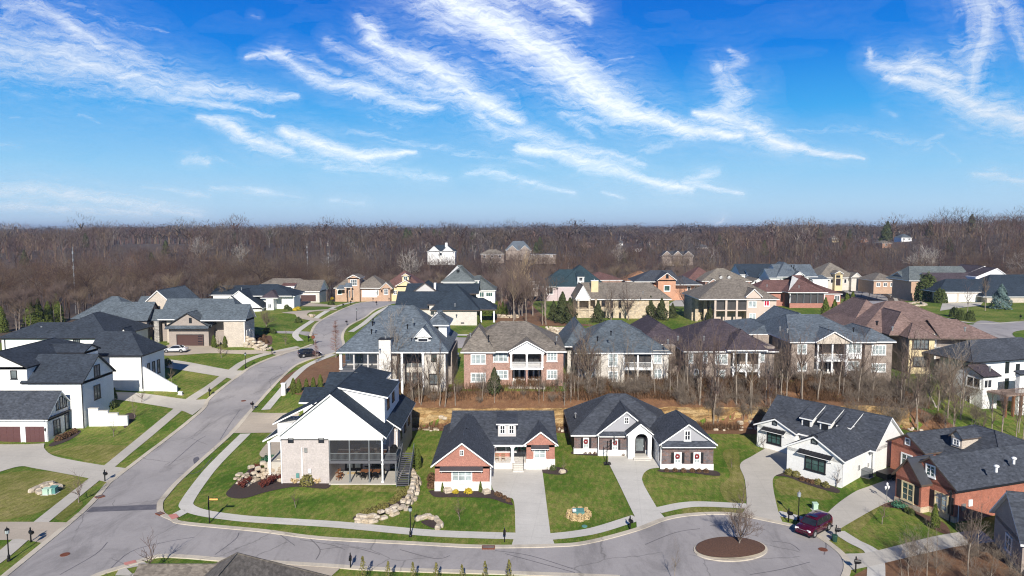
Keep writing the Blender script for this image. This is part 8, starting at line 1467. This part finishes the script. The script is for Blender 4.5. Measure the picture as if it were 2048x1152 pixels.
pl('small', 1674, 975, 1.05, 'young_tree', 'small pale bare tree at the near corner of the white farmhouse'); pl('small', 1526, 900, 1.0, 'young_tree', 'slender bare tree at the left end of the white farmhouse'); pl('small', 343, 764, 1.2, 'young_tree', 'small multi stemmed bare tree above the sloping wall')
pl('small', 442, 716, 1.7, 'young_tree', 'bare street tree in the lawn in front of the taupe house'); pl('small', 228, 873, 1.0, 'young_tree', 'staked young tree with few reddish leaves near the stepped wall'); pl('small', 284, 806, 1.1, 'young_tree', 'thin bare young tree on the lawn edge below the middle left drive')
pl('small', 269, 836, 1.2, 'young_tree', 'thin bare young tree right of the stepped wall'); pl('small', 571, 690, 1.3, 'young_tree', 'young bare tree near the stacked stone wall'); pl('small', 298, 1149, 1.5, 'street_tree', 'bare street tree by the red paving pad at the bottom left'); pl('small', 1463, 935, .5, 'young_tree', 'tiny sapling on the lawn between the gabled house and the white farmhouse')
pl('small', 1484, 1017, 1.1, 'young_tree', 'thin bare sapling beside the walk near the farmhouse drive')
plant(K['cyp'][0], at(672, 716), .92, 0, 'bald_cypress', 'reddish bare conical tree beside the street left of the blue roof house', 'tree'); plant(K['cyp'][0], at(632, 726), .55, 1, 'bald_cypress', 'smaller reddish bare conical tree beside the black SUV', 'tree')
plant(K['multi'][0], at(788, 776), .82, .4, 'bare_tree', 'large pale many stemmed bare tree in front of the blue roof house chimney', 'tree'); plant(K['multi'][0], at(1874, 815), .74, 1.6, 'bare_tree', 'large pale spreading bare tree in front of the balcony of the cream house', 'tree')
pl('conif', 989, 786, .85, 'evergreen_tree', 'dark green conical evergreen in front of the rose brick house', 'tree')
for i, (px, py, s) in enumerate([(587, 788, .95), (598, 786, .85), (613, 781, .75), (627, 778, .7), (641, 775, .8)]): pl('arb', px, py, s, 'arborvitae', ['tallest narrow arborvitae, leftmost by the white post above the corner house', 'second arborvitae from the left above the corner house', 'third arborvitae from the left above the corner house', 'fourth arborvitae from the left above the corner house', 'rightmost arborvitae of the row above the corner house'][i], 'arborvitae', 'arborvitae row above the corner house')
pl('arb', 834, 938, 1.0, 'arborvitae', 'narrow arborvitae at the foot of the deck stairs', 'arborvitae'); c = at(568, 790); a = MB(); a.box(-.35, .35, -.3, .3, -.5, 2.0, 'whitestone'); a.box(-.42, .42, -.37, .37, 2.0, 2.12, 'trim'); o = a.build('stone_pillar'); o.location = c; tag(o, 'white stone pillar beside the arborvitae row', 'pillar')
for px, py, s, lb in [(1265, 914, .62, 'small conical evergreen left of the arched entry'), (1298, 914, .62, 'small conical evergreen right of the arched entry'), (1024.5, 934, .5, 'small potted conical evergreen left of the front steps'), (1055, 934, .5, 'small potted conical evergreen right of the front steps'), (1869, 1056, 1.05, 'yellow green conical arborvitae against the red brick house')]: pl('arbs', px, py, s, 'conical_evergreen', lb, 'evergreen')
for i, (px, py, s, k) in enumerate([(428, 695, .9, 'arb'), (450, 695, .85, 'arb'), (303, 690, .6, 'arb'), (321, 692, .5, 'box')]): pl(k, px, py, s, 'arborvitae', ['golden green arborvitae right of the brown garage door', 'second golden arborvitae near the pale brick wall', 'arborvitae in the shade of the taupe house entry', 'small shrub at the taupe house entry'][i], 'arborvitae')
def group(k, lst, s, name, lab, cat, grp):
 for i, (px, py) in enumerate(lst): pl(k, px, py, s * rng.uniform(.85, 1.15), name, lab, cat, grp)
group('box', [(296 + i * 4.8, 750 - i * 2.6) for i in range(9)], 1.7, 'hedge_shrub', 'clipped green hedge shrub between the white hipped house and its lawn', 'shrub', 'hedge shrubs')
group('box', [(188, 815), (192, 822), (205, 812), (212, 808), (214, 817), (220, 804), (222, 815)], 1.7, 'evergreen_shrub', 'green shrub clustered above the stepped white wall', 'shrub', 'shrubs above the stepped wall')
pl('arbs', 230, 799, .85, 'conical_evergreen', 'narrow dark evergreen at the corner of the tall white house', 'evergreen')
group('brn', [(118, 881), (126, 878), (134, 874), (141, 870), (149, 866)], 1.1, 'russet_shrub', 'round russet shrub beside the left garage wall', 'shrub', 'russet shrubs beside the left garage')
group('red', [(515, 940), (508, 952), (520, 948), (498, 965), (545, 966), (560, 962), (535, 972), (525, 976), (570, 960), (486, 976)], .95, 'red_shrub', 'dark red bare shrub round the terraced stone wall', 'shrub', 'red shrubs at the corner house')
group('jun', [(535, 925), (545, 922), (553, 930), (540, 932)], .95, 'juniper', 'spreading blue green juniper below the side porch of the corner house', 'juniper', 'junipers')
group('straw', [(590, 967), (635, 967)], .95, 'grass_clump', 'straw coloured ornamental grass against the lilac brick wall', 'ornamental grass', 'grass clumps below the lilac brick wall'); pl('oliv', 614, 969, 1.6, 'broadleaf_shrub', 'tall rounded green shrub against the lilac brick wall', 'shrub')
group('oliv', [(735, 1030), (748, 1026), (760, 1018), (770, 1016), (785, 1006), (795, 1000), (808, 990), (815, 982), (727, 1033), (800, 992)], .85, 'green_brown_shrub', 'brownish evergreen shrub behind the long curved boulder wall', 'shrub', 'shrubs behind the curved boulder wall')
group('yel', [(911, 986), (937, 986)], .8, 'yellow_shrub', 'low yellow shrub in the bed of the brick house', 'shrub', 'yellow shrubs'); group('arbs', [(885, 984), (961, 984)], .5, 'small_evergreen', 'tiny dark evergreen in the bed of the brick house', 'evergreen', 'tiny evergreens in the brick house bed')
group('brn', [(866, 970), (864, 960), (863, 975)], 1.3, 'russet_shrub', 'brown shrub at the left side wall of the brick house', 'shrub', 'brown shrubs at the brick house side'); group('brn', [(1000, 993), (1009, 997), (1017, 1003), (994, 990)], .6, 'low_shrub', 'low brown plant in the curved bed beside the wide driveway', 'shrub', 'low plants by the wide driveway')
group('box', [(1093, 938), (1101, 938), (1106, 940)], .8, 'low_shrub', 'low shrub in the bed right of the wide driveway', 'shrub', 'low shrubs right of the wide driveway'); pl('small', 1127, 944, .7, 'weeping_shrub', 'small weeping bare tree in the bed right of the wide driveway', 'shrub')
group('brn', [(1160, 906), (1170, 907), (1180, 907), (1190, 908), (1215, 909), (1226, 910), (1236, 910), (1246, 911)], .62, 'low_shrub', 'low dark shrub below the left windows of the gray gabled house', 'shrub', 'low shrubs left'); group('brn', [(1333, 943), (1350, 943), (1367, 944), (1385, 944), (1398, 944), (1412, 945)], .72, 'low_shrub', 'low dark shrub below the right gable of the gray gabled house', 'shrub', 'low shrubs right')
group('oliv', [(1578, 949), (1592, 953), (1635, 968), (1651, 974)], .95, 'round_shrub', 'round olive shrub along the front of the white farmhouse', 'shrub', 'round shrubs of the farmhouse'); group('brn', [(1604, 961), (1616, 964), (1625, 967)], .7, 'low_shrub', 'low grey brown shrub between the round shrubs of the farmhouse', 'shrub', 'low shrubs of the farmhouse')
group('jun', [(1797, 1016)], .8, 'juniper', 'silvery spreading shrub in front of the arched brick bay', 'juniper', None); group('box', [(1815, 1025), (1823, 1029)], .7, 'low_shrub', 'small green shrub beside the stone base of the red brick house', 'shrub', 'small shrubs red brick house')
group('hay', [(1157 + 19 * math.cos(t), 1032 + 9 * math.sin(t)) for t in np.linspace(0, 6.283, 10)[:-1]], .82, 'grass_tuft', 'straw coloured grass tuft ringing the blue green transformer box', 'ornamental grass', 'tufts round the transformer box')
group('newtree', [(726, 1172), (777, 1176), (826, 1176), (873, 1184), (924, 1182), (970, 1176), (1018, 1184)], 1.0, 'young_evergreen', 'thin olive green young tree whose top shows at the bottom edge', 'tree', 'young trees along the bottom edge')
for i, (px, py, s) in enumerate([(1125, 645, 1.6), (1140, 648, 1.25), (1196, 645, 1.1), (1107, 640, 1.0)]): pl('conif', px, py, s, 'conifer', ['tall dark conifer left of the tan stone house', 'second dark conifer beside the gabled porch', 'pale green young conifer in front of the tan stone house', 'dark conifer furthest left before the bare grove'][i], 'conifer')
for i, (px, py, s) in enumerate([(1301, 637, 1.15), (1323, 640, 1.1), (1345, 636, .8), (1410, 640, 1.0), (1420, 645, .8)]): pl('conif', px, py, s, 'conifer', ['conifer in front of the right end of the tan stone house', 'darker conifer just right of it at the tan house corner', 'dark conifer on the lawn between tan and beige houses', 'conifer left of the beige walkout porch', 'low conifer at the beige walkout stone columns'][i], 'conifer')
for i, (px, py, s) in enumerate([(1650, 640, 1.25), (1668, 648, 1.3), (1692, 650, 1.6), (1704, 630, 1.3)]): pl('bigarb', px, py, s * .85, 'tall_arborvitae', ['leftmost tall arborvitae at the red roof house porch', 'second tall arborvitae before the red roof house', 'biggest tall arborvitae right of the red brick wall', 'tall arborvitae at the edge of the far cul de sac road'][i], 'arborvitae')
group('arbs', [(968 + i * 6.3, 628 + (i % 2)) for i in range(8)], 1.35, 'small_evergreen', 'small conical evergreen in the row behind the dark roofed house', 'evergreen', 'row of small conical evergreens'); pl('bigarb', 954, 648, .7, 'arborvitae', 'narrow arborvitae at the corner of the pale dark roofed brick house', 'arborvitae')
group('brn', [(922, 648), (944, 648)], 1.3, 'russet_shrub', 'russet shrub against the pale brick wall of the dark roofed house', 'shrub', 'russet shrubs at the pale brick wall'); group('arbs', [(1253, 571), (1262, 571), (1272, 571), (1281, 571)], 2.2, 'small_evergreen', 'dark conical evergreen before the orange brown roof', 'evergreen', 'conical evergreens before the orange roof')
pl('magn', 1853, 602, 1.15, 'magnolia', 'large dense broadleaf evergreen left of the white garage doors', 'tree'); pl('topiary', 1880, 606, 1.2, 'round_evergreen', 'rounded dark evergreen beside the white garage doors', 'shrub'); pl('spruce', 2001, 618, .98, 'blue_spruce', 'blue spruce right of the white garage doors', 'tree')
for i, (px, py) in enumerate([(1908, 634), (1921, 640), (1940, 641)]): pl('topiary', px, py, .72, 'round_evergreen', ['leftmost rounded evergreen on the lawn of the double garage house', 'middle rounded evergreen on the lawn of the double garage house', 'rightmost rounded evergreen, right of the slim trunk'][i], 'shrub')
for i, (px, py) in enumerate([(1770, 582), (1778, 583), (1786, 584), (1795, 583)]): pl('conif', px, py, 1.2, 'conifer', 'green conifer in the cluster beside the blue car', 'conifer', 'conifers beside the blue car')
for i, (px, py) in enumerate([(1700, 572), (1707, 574), (1714, 575), (1721, 576)]): pl('topiary', px, py, .95, 'hedge_evergreen', 'green hedge evergreen right of the arched entry house', 'shrub', 'hedge of the arched entry house')
group('yel', [Z3(1290,385), Z3(1350,372), Z3(1500,372), Z3(1535,376), Z3(930,492), Z3(955,488)], 1.6, 'yellow_shrub', 'bright yellow shrub near the drives at the top of the street', 'shrub', 'yellow shrubs at the top of the street'); group('box', [Z3(845,480), Z3(880,492), Z3(960,610), Z3(1410,405), Z3(1275,440), Z3(1290,437), Z3(655,705), Z3(720,715), Z3(1840,365), Z3(1700,375), Z3(1730,378)], 1.5, 'low_shrub', 'low dark shrub in the beds near the top of the street', 'shrub', 'low shrubs up the street')
group('brn', [Z3(620,760), Z3(560,765), Z3(590,790), Z3(640,810), Z3(520,775)], 1.3, 'russet_shrub', 'russet shrub above the stacked pale stone wall', 'shrub', 'russet shrubs above the stacked wall'); pl('round', *Z3(650,665), .62, 'bare_tree', 'dense dark bare tree in front of the white gabled house up the street'); pl('orn', *Z3(1560,380), 1.4, 'bare_tree', 'dark bare tree before the house at the end of the street')
for i, (px, py, s) in enumerate([(62, 652, 1.3), (78, 650, 1.2), (97, 648, 1.1), (115, 645, 1.4), (5, 665, 1.2)]): pl('bigarb', px, py, s, 'conifer', 'yellow green conifer at the forest border behind the white hipped house', 'conifer', 'conifers at the left forest border')
r2 = random.Random(5)
def scatter(n, box, k, s0, s1, label, grp, name='bare_tree', avoid=None):
 for _ in range(n):
  f = r2.random(); px = box[0] + (box[2] - box[0]) * r2.random(); y0, y1 = box[1], box[3]; py = y0 + (y1 - y0) * r2.random()
  plant(r2.choice(K[k]), at(px, py), r2.uniform(s0, s1), r2.uniform(0, 6.28), name, label, 'tree', grp)
scatter(14, (770, 792, 920, 830), 'tall', .6, .85, 'thin bare tree on the leaf strewn slope behind the corner house', 'slope trees left'); scatter(6, (1120, 790, 1190, 830), 'slim', .7, 1.0, 'slender bare tree on the slope behind the gray gabled house', 'slope trees middle')
scatter(8, (1140, 775, 1340, 790), 'slim', .85, 1.1, 'slender bare tree on the slope in front of the pale brick walkout', 'slope trees below pale walkout'); scatter(15, (1340, 785, 1540, 855), 'tall', .8, 1.12, 'tall bare tree on the rocky slope in front of the plum roof house', 'slope trees below plum roof')
scatter(7, (1340, 770, 1560, 800), 'slim', .8, 1.1, 'slender bare tree above the cut rock face', 'slender slope trees'); scatter(14, (1560, 775, 1830, 820), 'tall', .8, 1.1, 'tall bare tree on the slope in front of the grey roof walkout', 'slope trees below grey roof walkout')
scatter(9, (1790, 790, 1930, 880), 'tall', .75, 1.0, 'tall bare tree on the slope right of the white farmhouse', 'slope trees right'); scatter(10, (1880, 860, 2046, 905), 'tall', .6, .85, 'bare tree in the thicket behind the red brick house', 'thicket trees right'); scatter(30, (1690, 795, 1960, 875), 'thick', .5, .95, 'bushy bare thicket tree behind the white farmhouse', 'thicket bushes right', 'thicket_bush')
scatter(26, (1345, 780, 1560, 845), 'thick', .4, .75, 'bushy bare undergrowth on the rocky slope', 'undergrowth plum', 'thicket_bush'); scatter(16, (820, 780, 1150, 812), 'thick', .3, .55, 'low bare bush on the leaf slope below the rose brick house', 'low slope bushes', 'thicket_bush'); scatter(4, (945, 790, 1090, 812), 'slim', .6, .9, 'thin bare tree on the leaf slope below the rose brick house', 'slope trees below rose brick'); scatter(24, (1150, 776, 1350, 800), 'thick', .35, .65, 'low bare bush below the pale brick walkout', 'low bushes pale', 'thicket_bush')
scatter(8, (1310, 720, 1360, 770), 'thick', .8, 1.0, 'bushy bare tree between the pale brick walkout and the plum roof house', 'bushes between walkouts', 'thicket_bush'); scatter(6, (1545, 720, 1580, 770), 'thick', .8, 1.0, 'bushy bare tree between the plum roof house and the grey roof walkout', 'bushes between right walkouts', 'thicket_bush'); scatter(22, (1540, 765, 1830, 800), 'thick', .4, .75, 'low bare bush on the upper slope edge', 'low bushes right', 'thicket_bush')
scatter(3, (1150, 770, 1180, 780), 'dark', .85, 1.0, 'dark rounded bare tree at the left corner of the pale brick walkout', 'rounded bare trees')
scatter(22, (990, 575, 1095, 640), 'dark', 1.2, 1.7, 'bare tree in the grove between the green roof and pink brick houses', 'middle grove trees'); scatter(12, (1000, 600, 1100, 650), 'tall', .8, 1.2, 'tall thin bare tree at the front of the middle grove', 'middle grove thin trees'); plant(K['tan'][0], at(1035, 605), 1.0, .3, 'willow_tree', 'tall straw coloured bare tree rising from the middle grove', 'tree'); plant(K['tan'][0], at(1052, 615), .7, 2.3, 'willow_tree', 'shorter straw coloured bare tree in the middle grove', 'tree')
for px, py, s, lb in [(1256, 640, .95, 'round bare tree before the middle of the tan stone house'), (1222, 640, .9, 'round bare tree before the left windows of the tan stone house'), (1147, 650, .8, 'bare tree left of the gabled porch of the tan stone house'), (1370, 625, 1.05, 'dark bare tree left of the beige walkout'), (1352, 600, 1.1, 'dark bare tree before the orange gabled house'), (1385, 600, 1.0, 'dark bare tree before the orange brick wall'), (1400, 612, .8, 'dark bare tree at the left corner of the beige walkout')]: pl('dark', px, py, s, 'bare_tree', lb)
for px, py, s, k, lb in [(1830, 596, 1.3, 'dark', 'bare tree with dense crown left of the magnolia'), (1810, 580, 1.3, 'dark', 'bare plum coloured tree left of the green roof'), (1740, 585, 1.3, 'dark', 'brown bare tree by the far cul de sac'), (1933, 640, .85, 'tall', 'slim pale tree between the rounded evergreens'), (1971, 622, 1.0, 'tall', 'slim bare tree in front of the white garage doors'), (2030, 600, 1.2, 'dark', 'bare tree at the far right edge before the dark roof'), (1725, 583, .8, 'tall', 'thin bare tree beside the far cul de sac hedge')]: pl(k, px, py, s, 'bare_tree', lb)
for i in range(20): px = r2.uniform(1790, 2060); py = r2.uniform(1110, 1220); plant(r2.choice(K['thick'] + K['slim']), at(px, py), r2.uniform(.4, .72), r2.uniform(0, 6), 'thicket_bush', 'bare sapling in the thicket at the lower right corner', 'tree', 'lower right thicket')
pl('tall', 1932, 1165, .62, 'bare_tree', 'tallest pale sapling in the lower right thicket'); pl('slim', 1350, 1168, .42, 'young_tree', 'bare twiggy tree top at the bottom edge below the turning circle')
def underbrush():
 rs = np.random.RandomState(9); V = []; n = 0
 for k in range(14000):
  x = rs.uniform(-22, 66); yb = float(np.interp(x, BLX, BLY)); y = yb + (rs.uniform(2.4, 12) if rs.rand() < .85 else rs.uniform(-1.4, 0));
  if vnoise(np.array([x]), np.array([y]), 3.0, 11)[0] < .3 or (-16 < x < 8 and rs.rand() < .6): continue
  z = zt(x, y) + (.2 if y > yb else 0)
  if y < yb + 3.6 and y > yb: z = max(z, zt(x, yb + 3.6) - .3)
  for j in range(7):
   h = rs.uniform(.3, 1.3); a = rs.uniform(0, 6.28); l = rs.uniform(.1, .6); p = np.array([x + rs.normal(0, .25), y + rs.normal(0, .25), z - .05]); q = p + [math.cos(a) * l, math.sin(a) * l, h]; w_ = np.array([math.sin(a), -math.cos(a), 0]) * .022; V += [p - w_, p + w_, q + w_ * .4, q - w_ * .4]; n += 1
 me = bpy.data.meshes.new('underbrush'); me.from_pydata([tuple(v) for v in V], [], [(4 * i, 4 * i + 1, 4 * i + 2, 4 * i + 3) for i in range(n)]); me.materials.append(M['brownshrub']); me.update(); o = bpy.data.objects.new('underbrush', me); col.objects.link(o); tag(o, 'matted brown brush and weeds on the wooded bank', 'brush', kind='stuff')
underbrush()
# ============================================================ FOREST
def forest():
 rs = np.random.RandomState(77)
 def skeleton(seed, nb, nt, H=15.0, R_=4.6, dome=False):
  """trunk + limb + twig segments of one woodland tree as (p, q, radius)"""
  r = np.random.RandomState(seed); S = []; ht = H * r.uniform(.32, .48); top = np.array([r.normal(0, .4), r.normal(0, .4), ht]); S.append((np.array([0, 0, -2.0]), top, .17)); lead = top + np.array([r.normal(0, .9), r.normal(0, .9), (H - ht) * .55]); S.append((top, lead, .09)); ends = []
  for k in range(nb):
   f = r.uniform(0, .75); p = top + (lead - top) * f; az = 6.283 * k / nb + r.uniform(-.4, .4); el = r.uniform(.45, 1.15); L = R_ * r.uniform(.7, 1.1) * (1 - .45 * f); q = p + np.array([math.cos(az) * math.cos(el), math.sin(az) * math.cos(el), math.sin(el)]) * L; S.append((p, q, .07)); ends.append((p, q))
  ends.append((top, lead))
  cz = ht + (H - ht) * .38; Rz = (H - ht) * .62
  for k in range(nt if dome else 0):
   o = r.normal(0, 1, 3); o[2] = abs(o[2]) - .35; o /= np.linalg.norm(o); kk = r.uniform(.35, 1) ** .5; a = np.array([o[0] * R_ * kk, o[1] * R_ * kk, cz + o[2] * Rz * kk]); d = o + np.array([0, 0, .3]) + r.normal(0, .6, 3); d /= np.linalg.norm(d); e = a + d * r.uniform(.5, 1.3); S.append((a - d * .7, e, .02))
   for j in range(2): u = a + (e - a) * r.uniform(.2, 1); S.append((u, u + (d + r.normal(0, .7, 3)) * r.uniform(.3, .8), .013))
  for k in range(0 if dome else nt):
   p, q = ends[r.randint(len(ends))]; a = p + (q - p) * r.uniform(.3, 1.0); d = (q - p) / np.linalg.norm(q - p) + r.normal(0, .55, 3) + np.array([0, 0, .35]); d /= np.linalg.norm(d); e = a + d * r.uniform(.8, 2.1); S.append((a, e, .022))
   for j in range(2): u = a + (e - a) * r.uniform(.4, 1); v = u + (d + r.normal(0, .6, 3)) * r.uniform(.4, 1.0); S.append((u, v, .014))
  return S
 def to_mesh_arrays(S, wmul, n=3):
  P = np.array([s[0] for s in S]); Q = np.array([s[1] for s in S]); r = np.array([s[2] for s in S]) * wmul; D = Q - P; D /= np.linalg.norm(D, axis=1)[:, None]; A = np.cross(D, [0, 0, 1.0]); bad = np.linalg.norm(A, axis=1) < .1; A[bad] = [1, 0, 0]; A /= np.linalg.norm(A, axis=1)[:, None]; B = np.cross(D, A); V = []
  if n == 3:
   for C, k in ((P, 1.0), (Q, .5)):
    for t in range(3): an = t * 2.0944; V.append(C + (A * math.cos(an) + B * math.sin(an)) * (r * k)[:, None])
   V = np.stack(V, 1).reshape(-1, 3); b = np.arange(len(S))[:, None] * 6; Fq = np.stack([b + [0, 1, 4, 3], b + [1, 2, 5, 4], b + [2, 0, 3, 5]], 1).reshape(-1, 4); return V, Fq
  V = np.stack([P - A * r[:, None], P + A * r[:, None], Q + A * (r * .5)[:, None], Q - A * (r * .5)[:, None]], 1).reshape(-1, 3); b = np.arange(len(S))[:, None] * 4; return V, (b + [0, 1, 2, 3])
 cols = [(.115, .070, .052), (.15, .095, .068), (.082, .055, .050), (.175, .125, .085), (.11, .070, .064), (.16, .132, .115), (.11, .062, .052), (.14, .108, .072)]
 def kindmesh(seed, wm, nb, nt, **k):
  S = skeleton(seed, nb, nt, **k); v, f = to_mesh_arrays(S[:1], wm); t = bpy.data.meshes.new('trunk'); t.from_pydata(v.tolist(), [], f.tolist()); t.materials.append(M['bark']); v, f = to_mesh_arrays(S[1:], wm); c = bpy.data.meshes.new('crown'); c.from_pydata(v.tolist(), [], f.tolist()); c.materials.append(M['twigs']); return (t, c)
 near = [kindmesh(s, 1.0, 9, 300) for s in range(201, 207)]
 pts = []
 def inview(x, y): return abs(x / y) < .80
 cand = []
 y = 150.0
 while y < 2600:
  sp = 6.3 * max(1, y / 290) ** .93; half = .80 * y + 20; xs = np.arange(-half, half, sp)
  for x in xs:
   px = x + rs.uniform(-.45, .45) * sp; py = y + rs.uniform(-.45, .45) * sp; cand.append((px, py, sp))
  y += sp
 HB_ = []   # clearings round far houses
 for o in bpy.data.objects:
  if o.name.startswith('wooded_house'): HB_.append((o.location.x, o.location.y, o.location.z))
 houses = [(o.location.x, o.location.y) for o in bpy.data.objects if o.get('category') == 'house']
 acc = []
 for (x, y, sp) in cand:
  edge = float(np.interp(x, FEX, FEY))
  if y < edge + 3: continue
  skip = False; low = 1.0
  for hx, hy, hz in HB_:
   w_ = 13 if abs(hx - x * hy / y) < 22 else 0
   if abs(x - hx) < 17 and -4 < y - hy < 22: skip = True; break
   if -160 < y - hy <= -4 and abs(x - hx * y / hy) < 16: low = min(low, max(.3, (CAMH + (hz + 4.6 - CAMH) * y / hy - zt(x, y)) / 14.5))
  if skip: continue
  if any(abs(x - hx) < 14 and abs(y - hy) < 16 for hx, hy in houses if hy > 190): continue
  acc.append((x, y, sp, low))
 acc.sort(key=lambda a: a[1] - np.interp(a[0], FEX, FEY))
 border = acc[:290]; rest = acc[290:]
 for (x, y, sp, low) in border:
  k = near[rs.randint(len(near))]; s = rs.uniform(.62, .95) * (low if low < 1 else 1); e = plant(k, (x, y, zt(x, y)), s, rs.uniform(0, 6.28), 'forest_tree', 'bare brown tree in the front ranks of the forest ' + ('left of the street', 'behind the centre houses', 'behind the right hand houses')[0 if x < -25 else (1 if x < 70 else 2)], 'tree', 'front ranks of the bare forest ' + ('left', 'centre', 'right')[0 if x < -25 else (1 if x < 70 else 2)])
 V_, F_, C_ = [], [], []; off = 0
 lods = []
 for wm, nt, n in ((1.1, 190, 3), (1.7, 130, 4), (2.8, 85, 4), (4.4, 55, 4)): lods.append([to_mesh_arrays(skeleton(300 + i, 8, nt, dome=True), wm, n) for i in range(5)])
 xs = np.array([a[0] for a in rest]); ys = np.array([a[1] for a in rest]); zs = zterr(xs, ys); tone = vnoise(xs, ys, 70, 6); tone2 = vnoise(xs, ys, 300, 7)
 for i, (x, y, sp, low) in enumerate(rest):
  l = 0 if y < 340 else (1 if y < 560 else (2 if y < 1000 else 3)); v, f = lods[l][rs.randint(5)]; a = rs.uniform(0, 6.28); hs = rs.uniform(.6, 1.15) * (rs.uniform(1.2, 1.75) if y > 420 and rs.rand() < .13 else 1) * low if low == 1 else low * rs.uniform(.8, 1); ws = hs * max(1.0, sp / 7.6); ca, sa = math.cos(a), math.sin(a)
  vv = np.empty_like(v); vv[:, 0] = (v[:, 0] * ca - v[:, 1] * sa) * ws + x; vv[:, 1] = (v[:, 0] * sa + v[:, 1] * ca) * ws + y; vv[:, 2] = v[:, 2] * hs + zs[i]
  V_.append(vv); F_.append(f + off); off += len(v); c = np.array(cols[int(min(.999, max(0, tone[i] * .7 + rs.uniform(-.1, .4))) * len(cols))]) * rs.uniform(.62, 1.42) * (.72 + .34 * tone2[i])
  if rs.rand() < .02: c = np.array((.30, .275, .25))
  C_.append(np.tile(c, (len(v), 1)))
 V_ = np.vstack(V_).astype(np.float32); F_ = np.vstack(F_).astype(np.int32); C_ = np.vstack(C_); me = bpy.data.meshes.new('forest'); me.vertices.add(len(V_)); me.vertices.foreach_set('co', V_.ravel()); me.loops.add(F_.size); me.loops.foreach_set('vertex_index', F_.ravel())
 me.polygons.add(len(F_)); me.polygons.foreach_set('loop_start', np.arange(0, F_.size, 4, dtype=np.int32)); me.polygons.foreach_set('loop_total', np.full(len(F_), 4, np.int32)); me.update(calc_edges=True)
 at_ = me.attributes.new('bark', 'FLOAT_COLOR', 'POINT'); at_.data.foreach_set('color', np.hstack([C_, np.ones((len(C_), 1))]).astype(np.float32).ravel()); me.materials.append(M['forest']); o = bpy.data.objects.new('forest', me); col.objects.link(o); tag(o, 'wide bare brown winter forest stretching to the horizon', 'forest', kind='stuff')
 if DEBUG: print('forest', len(border), len(rest), len(F_))
 fe = leafy('crown', cone_shape(13, 3.6, 2, .7, .35), 1500, .55, 'ever', 88)
 def world(px, dist, up=0):
  d = ray(px, 456); t = dist / d[1]; x = d[0] * t; return (x, dist, zt(x, dist))
 for i, (px, dist, s) in enumerate([(1530, 480, .8), (1250, 420, .6), (980, 360, .6), (170, 500, .8), (330, 450, .7), (540, 620, .9), (1440, 700, .9), (1900, 420, .7), (1690, 450, .7), (700, 700, 1.0), (712, 720, 1.1), (812, 640, 1.2), (820, 660, 1.1), (868, 800, 1.0), (880, 800, .9), (945, 620, 1.1), (1640, 620, 1.05), (1775, 560, 1.1), (1770, 520, 1.0), (1943, 600, 1.2), (1960, 610, .9), (1700, 640, .9), (430, 300, .5), (590, 330, .6), (300, 380, .8), (1080, 520, 1.0), (1072, 500, .8), (1860, 560, .9), (470, 560, .7), (45, 420, .7)]):
  plant((stemtrunk(9, .25), fe), world(px, dist), s, i, 'pine_tree', 'dark green evergreen standing out of the bare forest', 'tree', 'evergreens in the forest')
 for i, (px, dist, s, lb) in enumerate([(822, 330, 1.15, 'white barked sycamore in the forest left of the white wooded house'), (1852, 330, 1.1, 'white barked sycamore in the forest above the green roof'), (1868, 345, .9, 'leaning white barked sycamore right of the taller one'), (1238, 400, .9, 'pale barked tree in the forest above the tan stone house'), (395, 420, 1.0, 'pale barked tree in the left forest'), (480, 400, .9, 'pale barked tree in the left forest nearer the street')]):
  plant(K['syc'][0], world(px, dist), s, i * 1.3, 'sycamore_tree', lb, 'tree')
 for px, dist, z1, z0, lb in ((142.5, 205, 25.5, 2, 'thin white lattice mast rising from the left forest'), (613, 330, 24, 4, 'thin white mast in the forest behind the street'), (655, 340, 20, 4, 'shorter white pole in the forest behind the street')):
  x, y, z = world(px, dist); e = empty('mast', (x, y, z), 0, lb, 'mast'); a = MB(); a.tube((0, 0, 0), (0, 0, z1 - z), .1, .06, 'steel', 6); a.build('pole', e);
  for k in range(5): b = MB(); b.box(-.15, .15, -.15, .15, (z1 - z) * (.45 + .11 * k), (z1 - z) * (.45 + .11 * k) + .8, 'steel'); b.build('antenna', e)
forest()
# ============================================================ AIR
def haze():
 a = MB(); a.box(-9500, 9500, -420, 14100, -130, 75, 'trim'); a.mats = []; a.mi = [0] * len(a.mi); m = bpy.data.materials.new('haze'); m.use_nodes = True; m.node_tree.nodes.clear(); t = NT(m.node_tree)
 v = t.n('ShaderNodeVolumePrincipled'); v.inputs['Color'].default_value = (.62, .76, 1, 1); v.inputs['Density'].default_value = .00013; v.inputs['Anisotropy'].default_value = .1; t.lk(v.outputs[0], t.n('ShaderNodeOutputMaterial').inputs['Volume']); a.mats = [m]; o = a.build('haze'); tag(o, 'thin bluish distance haze', 'haze', kind='stuff')
HAZE = True
if HAZE: haze()
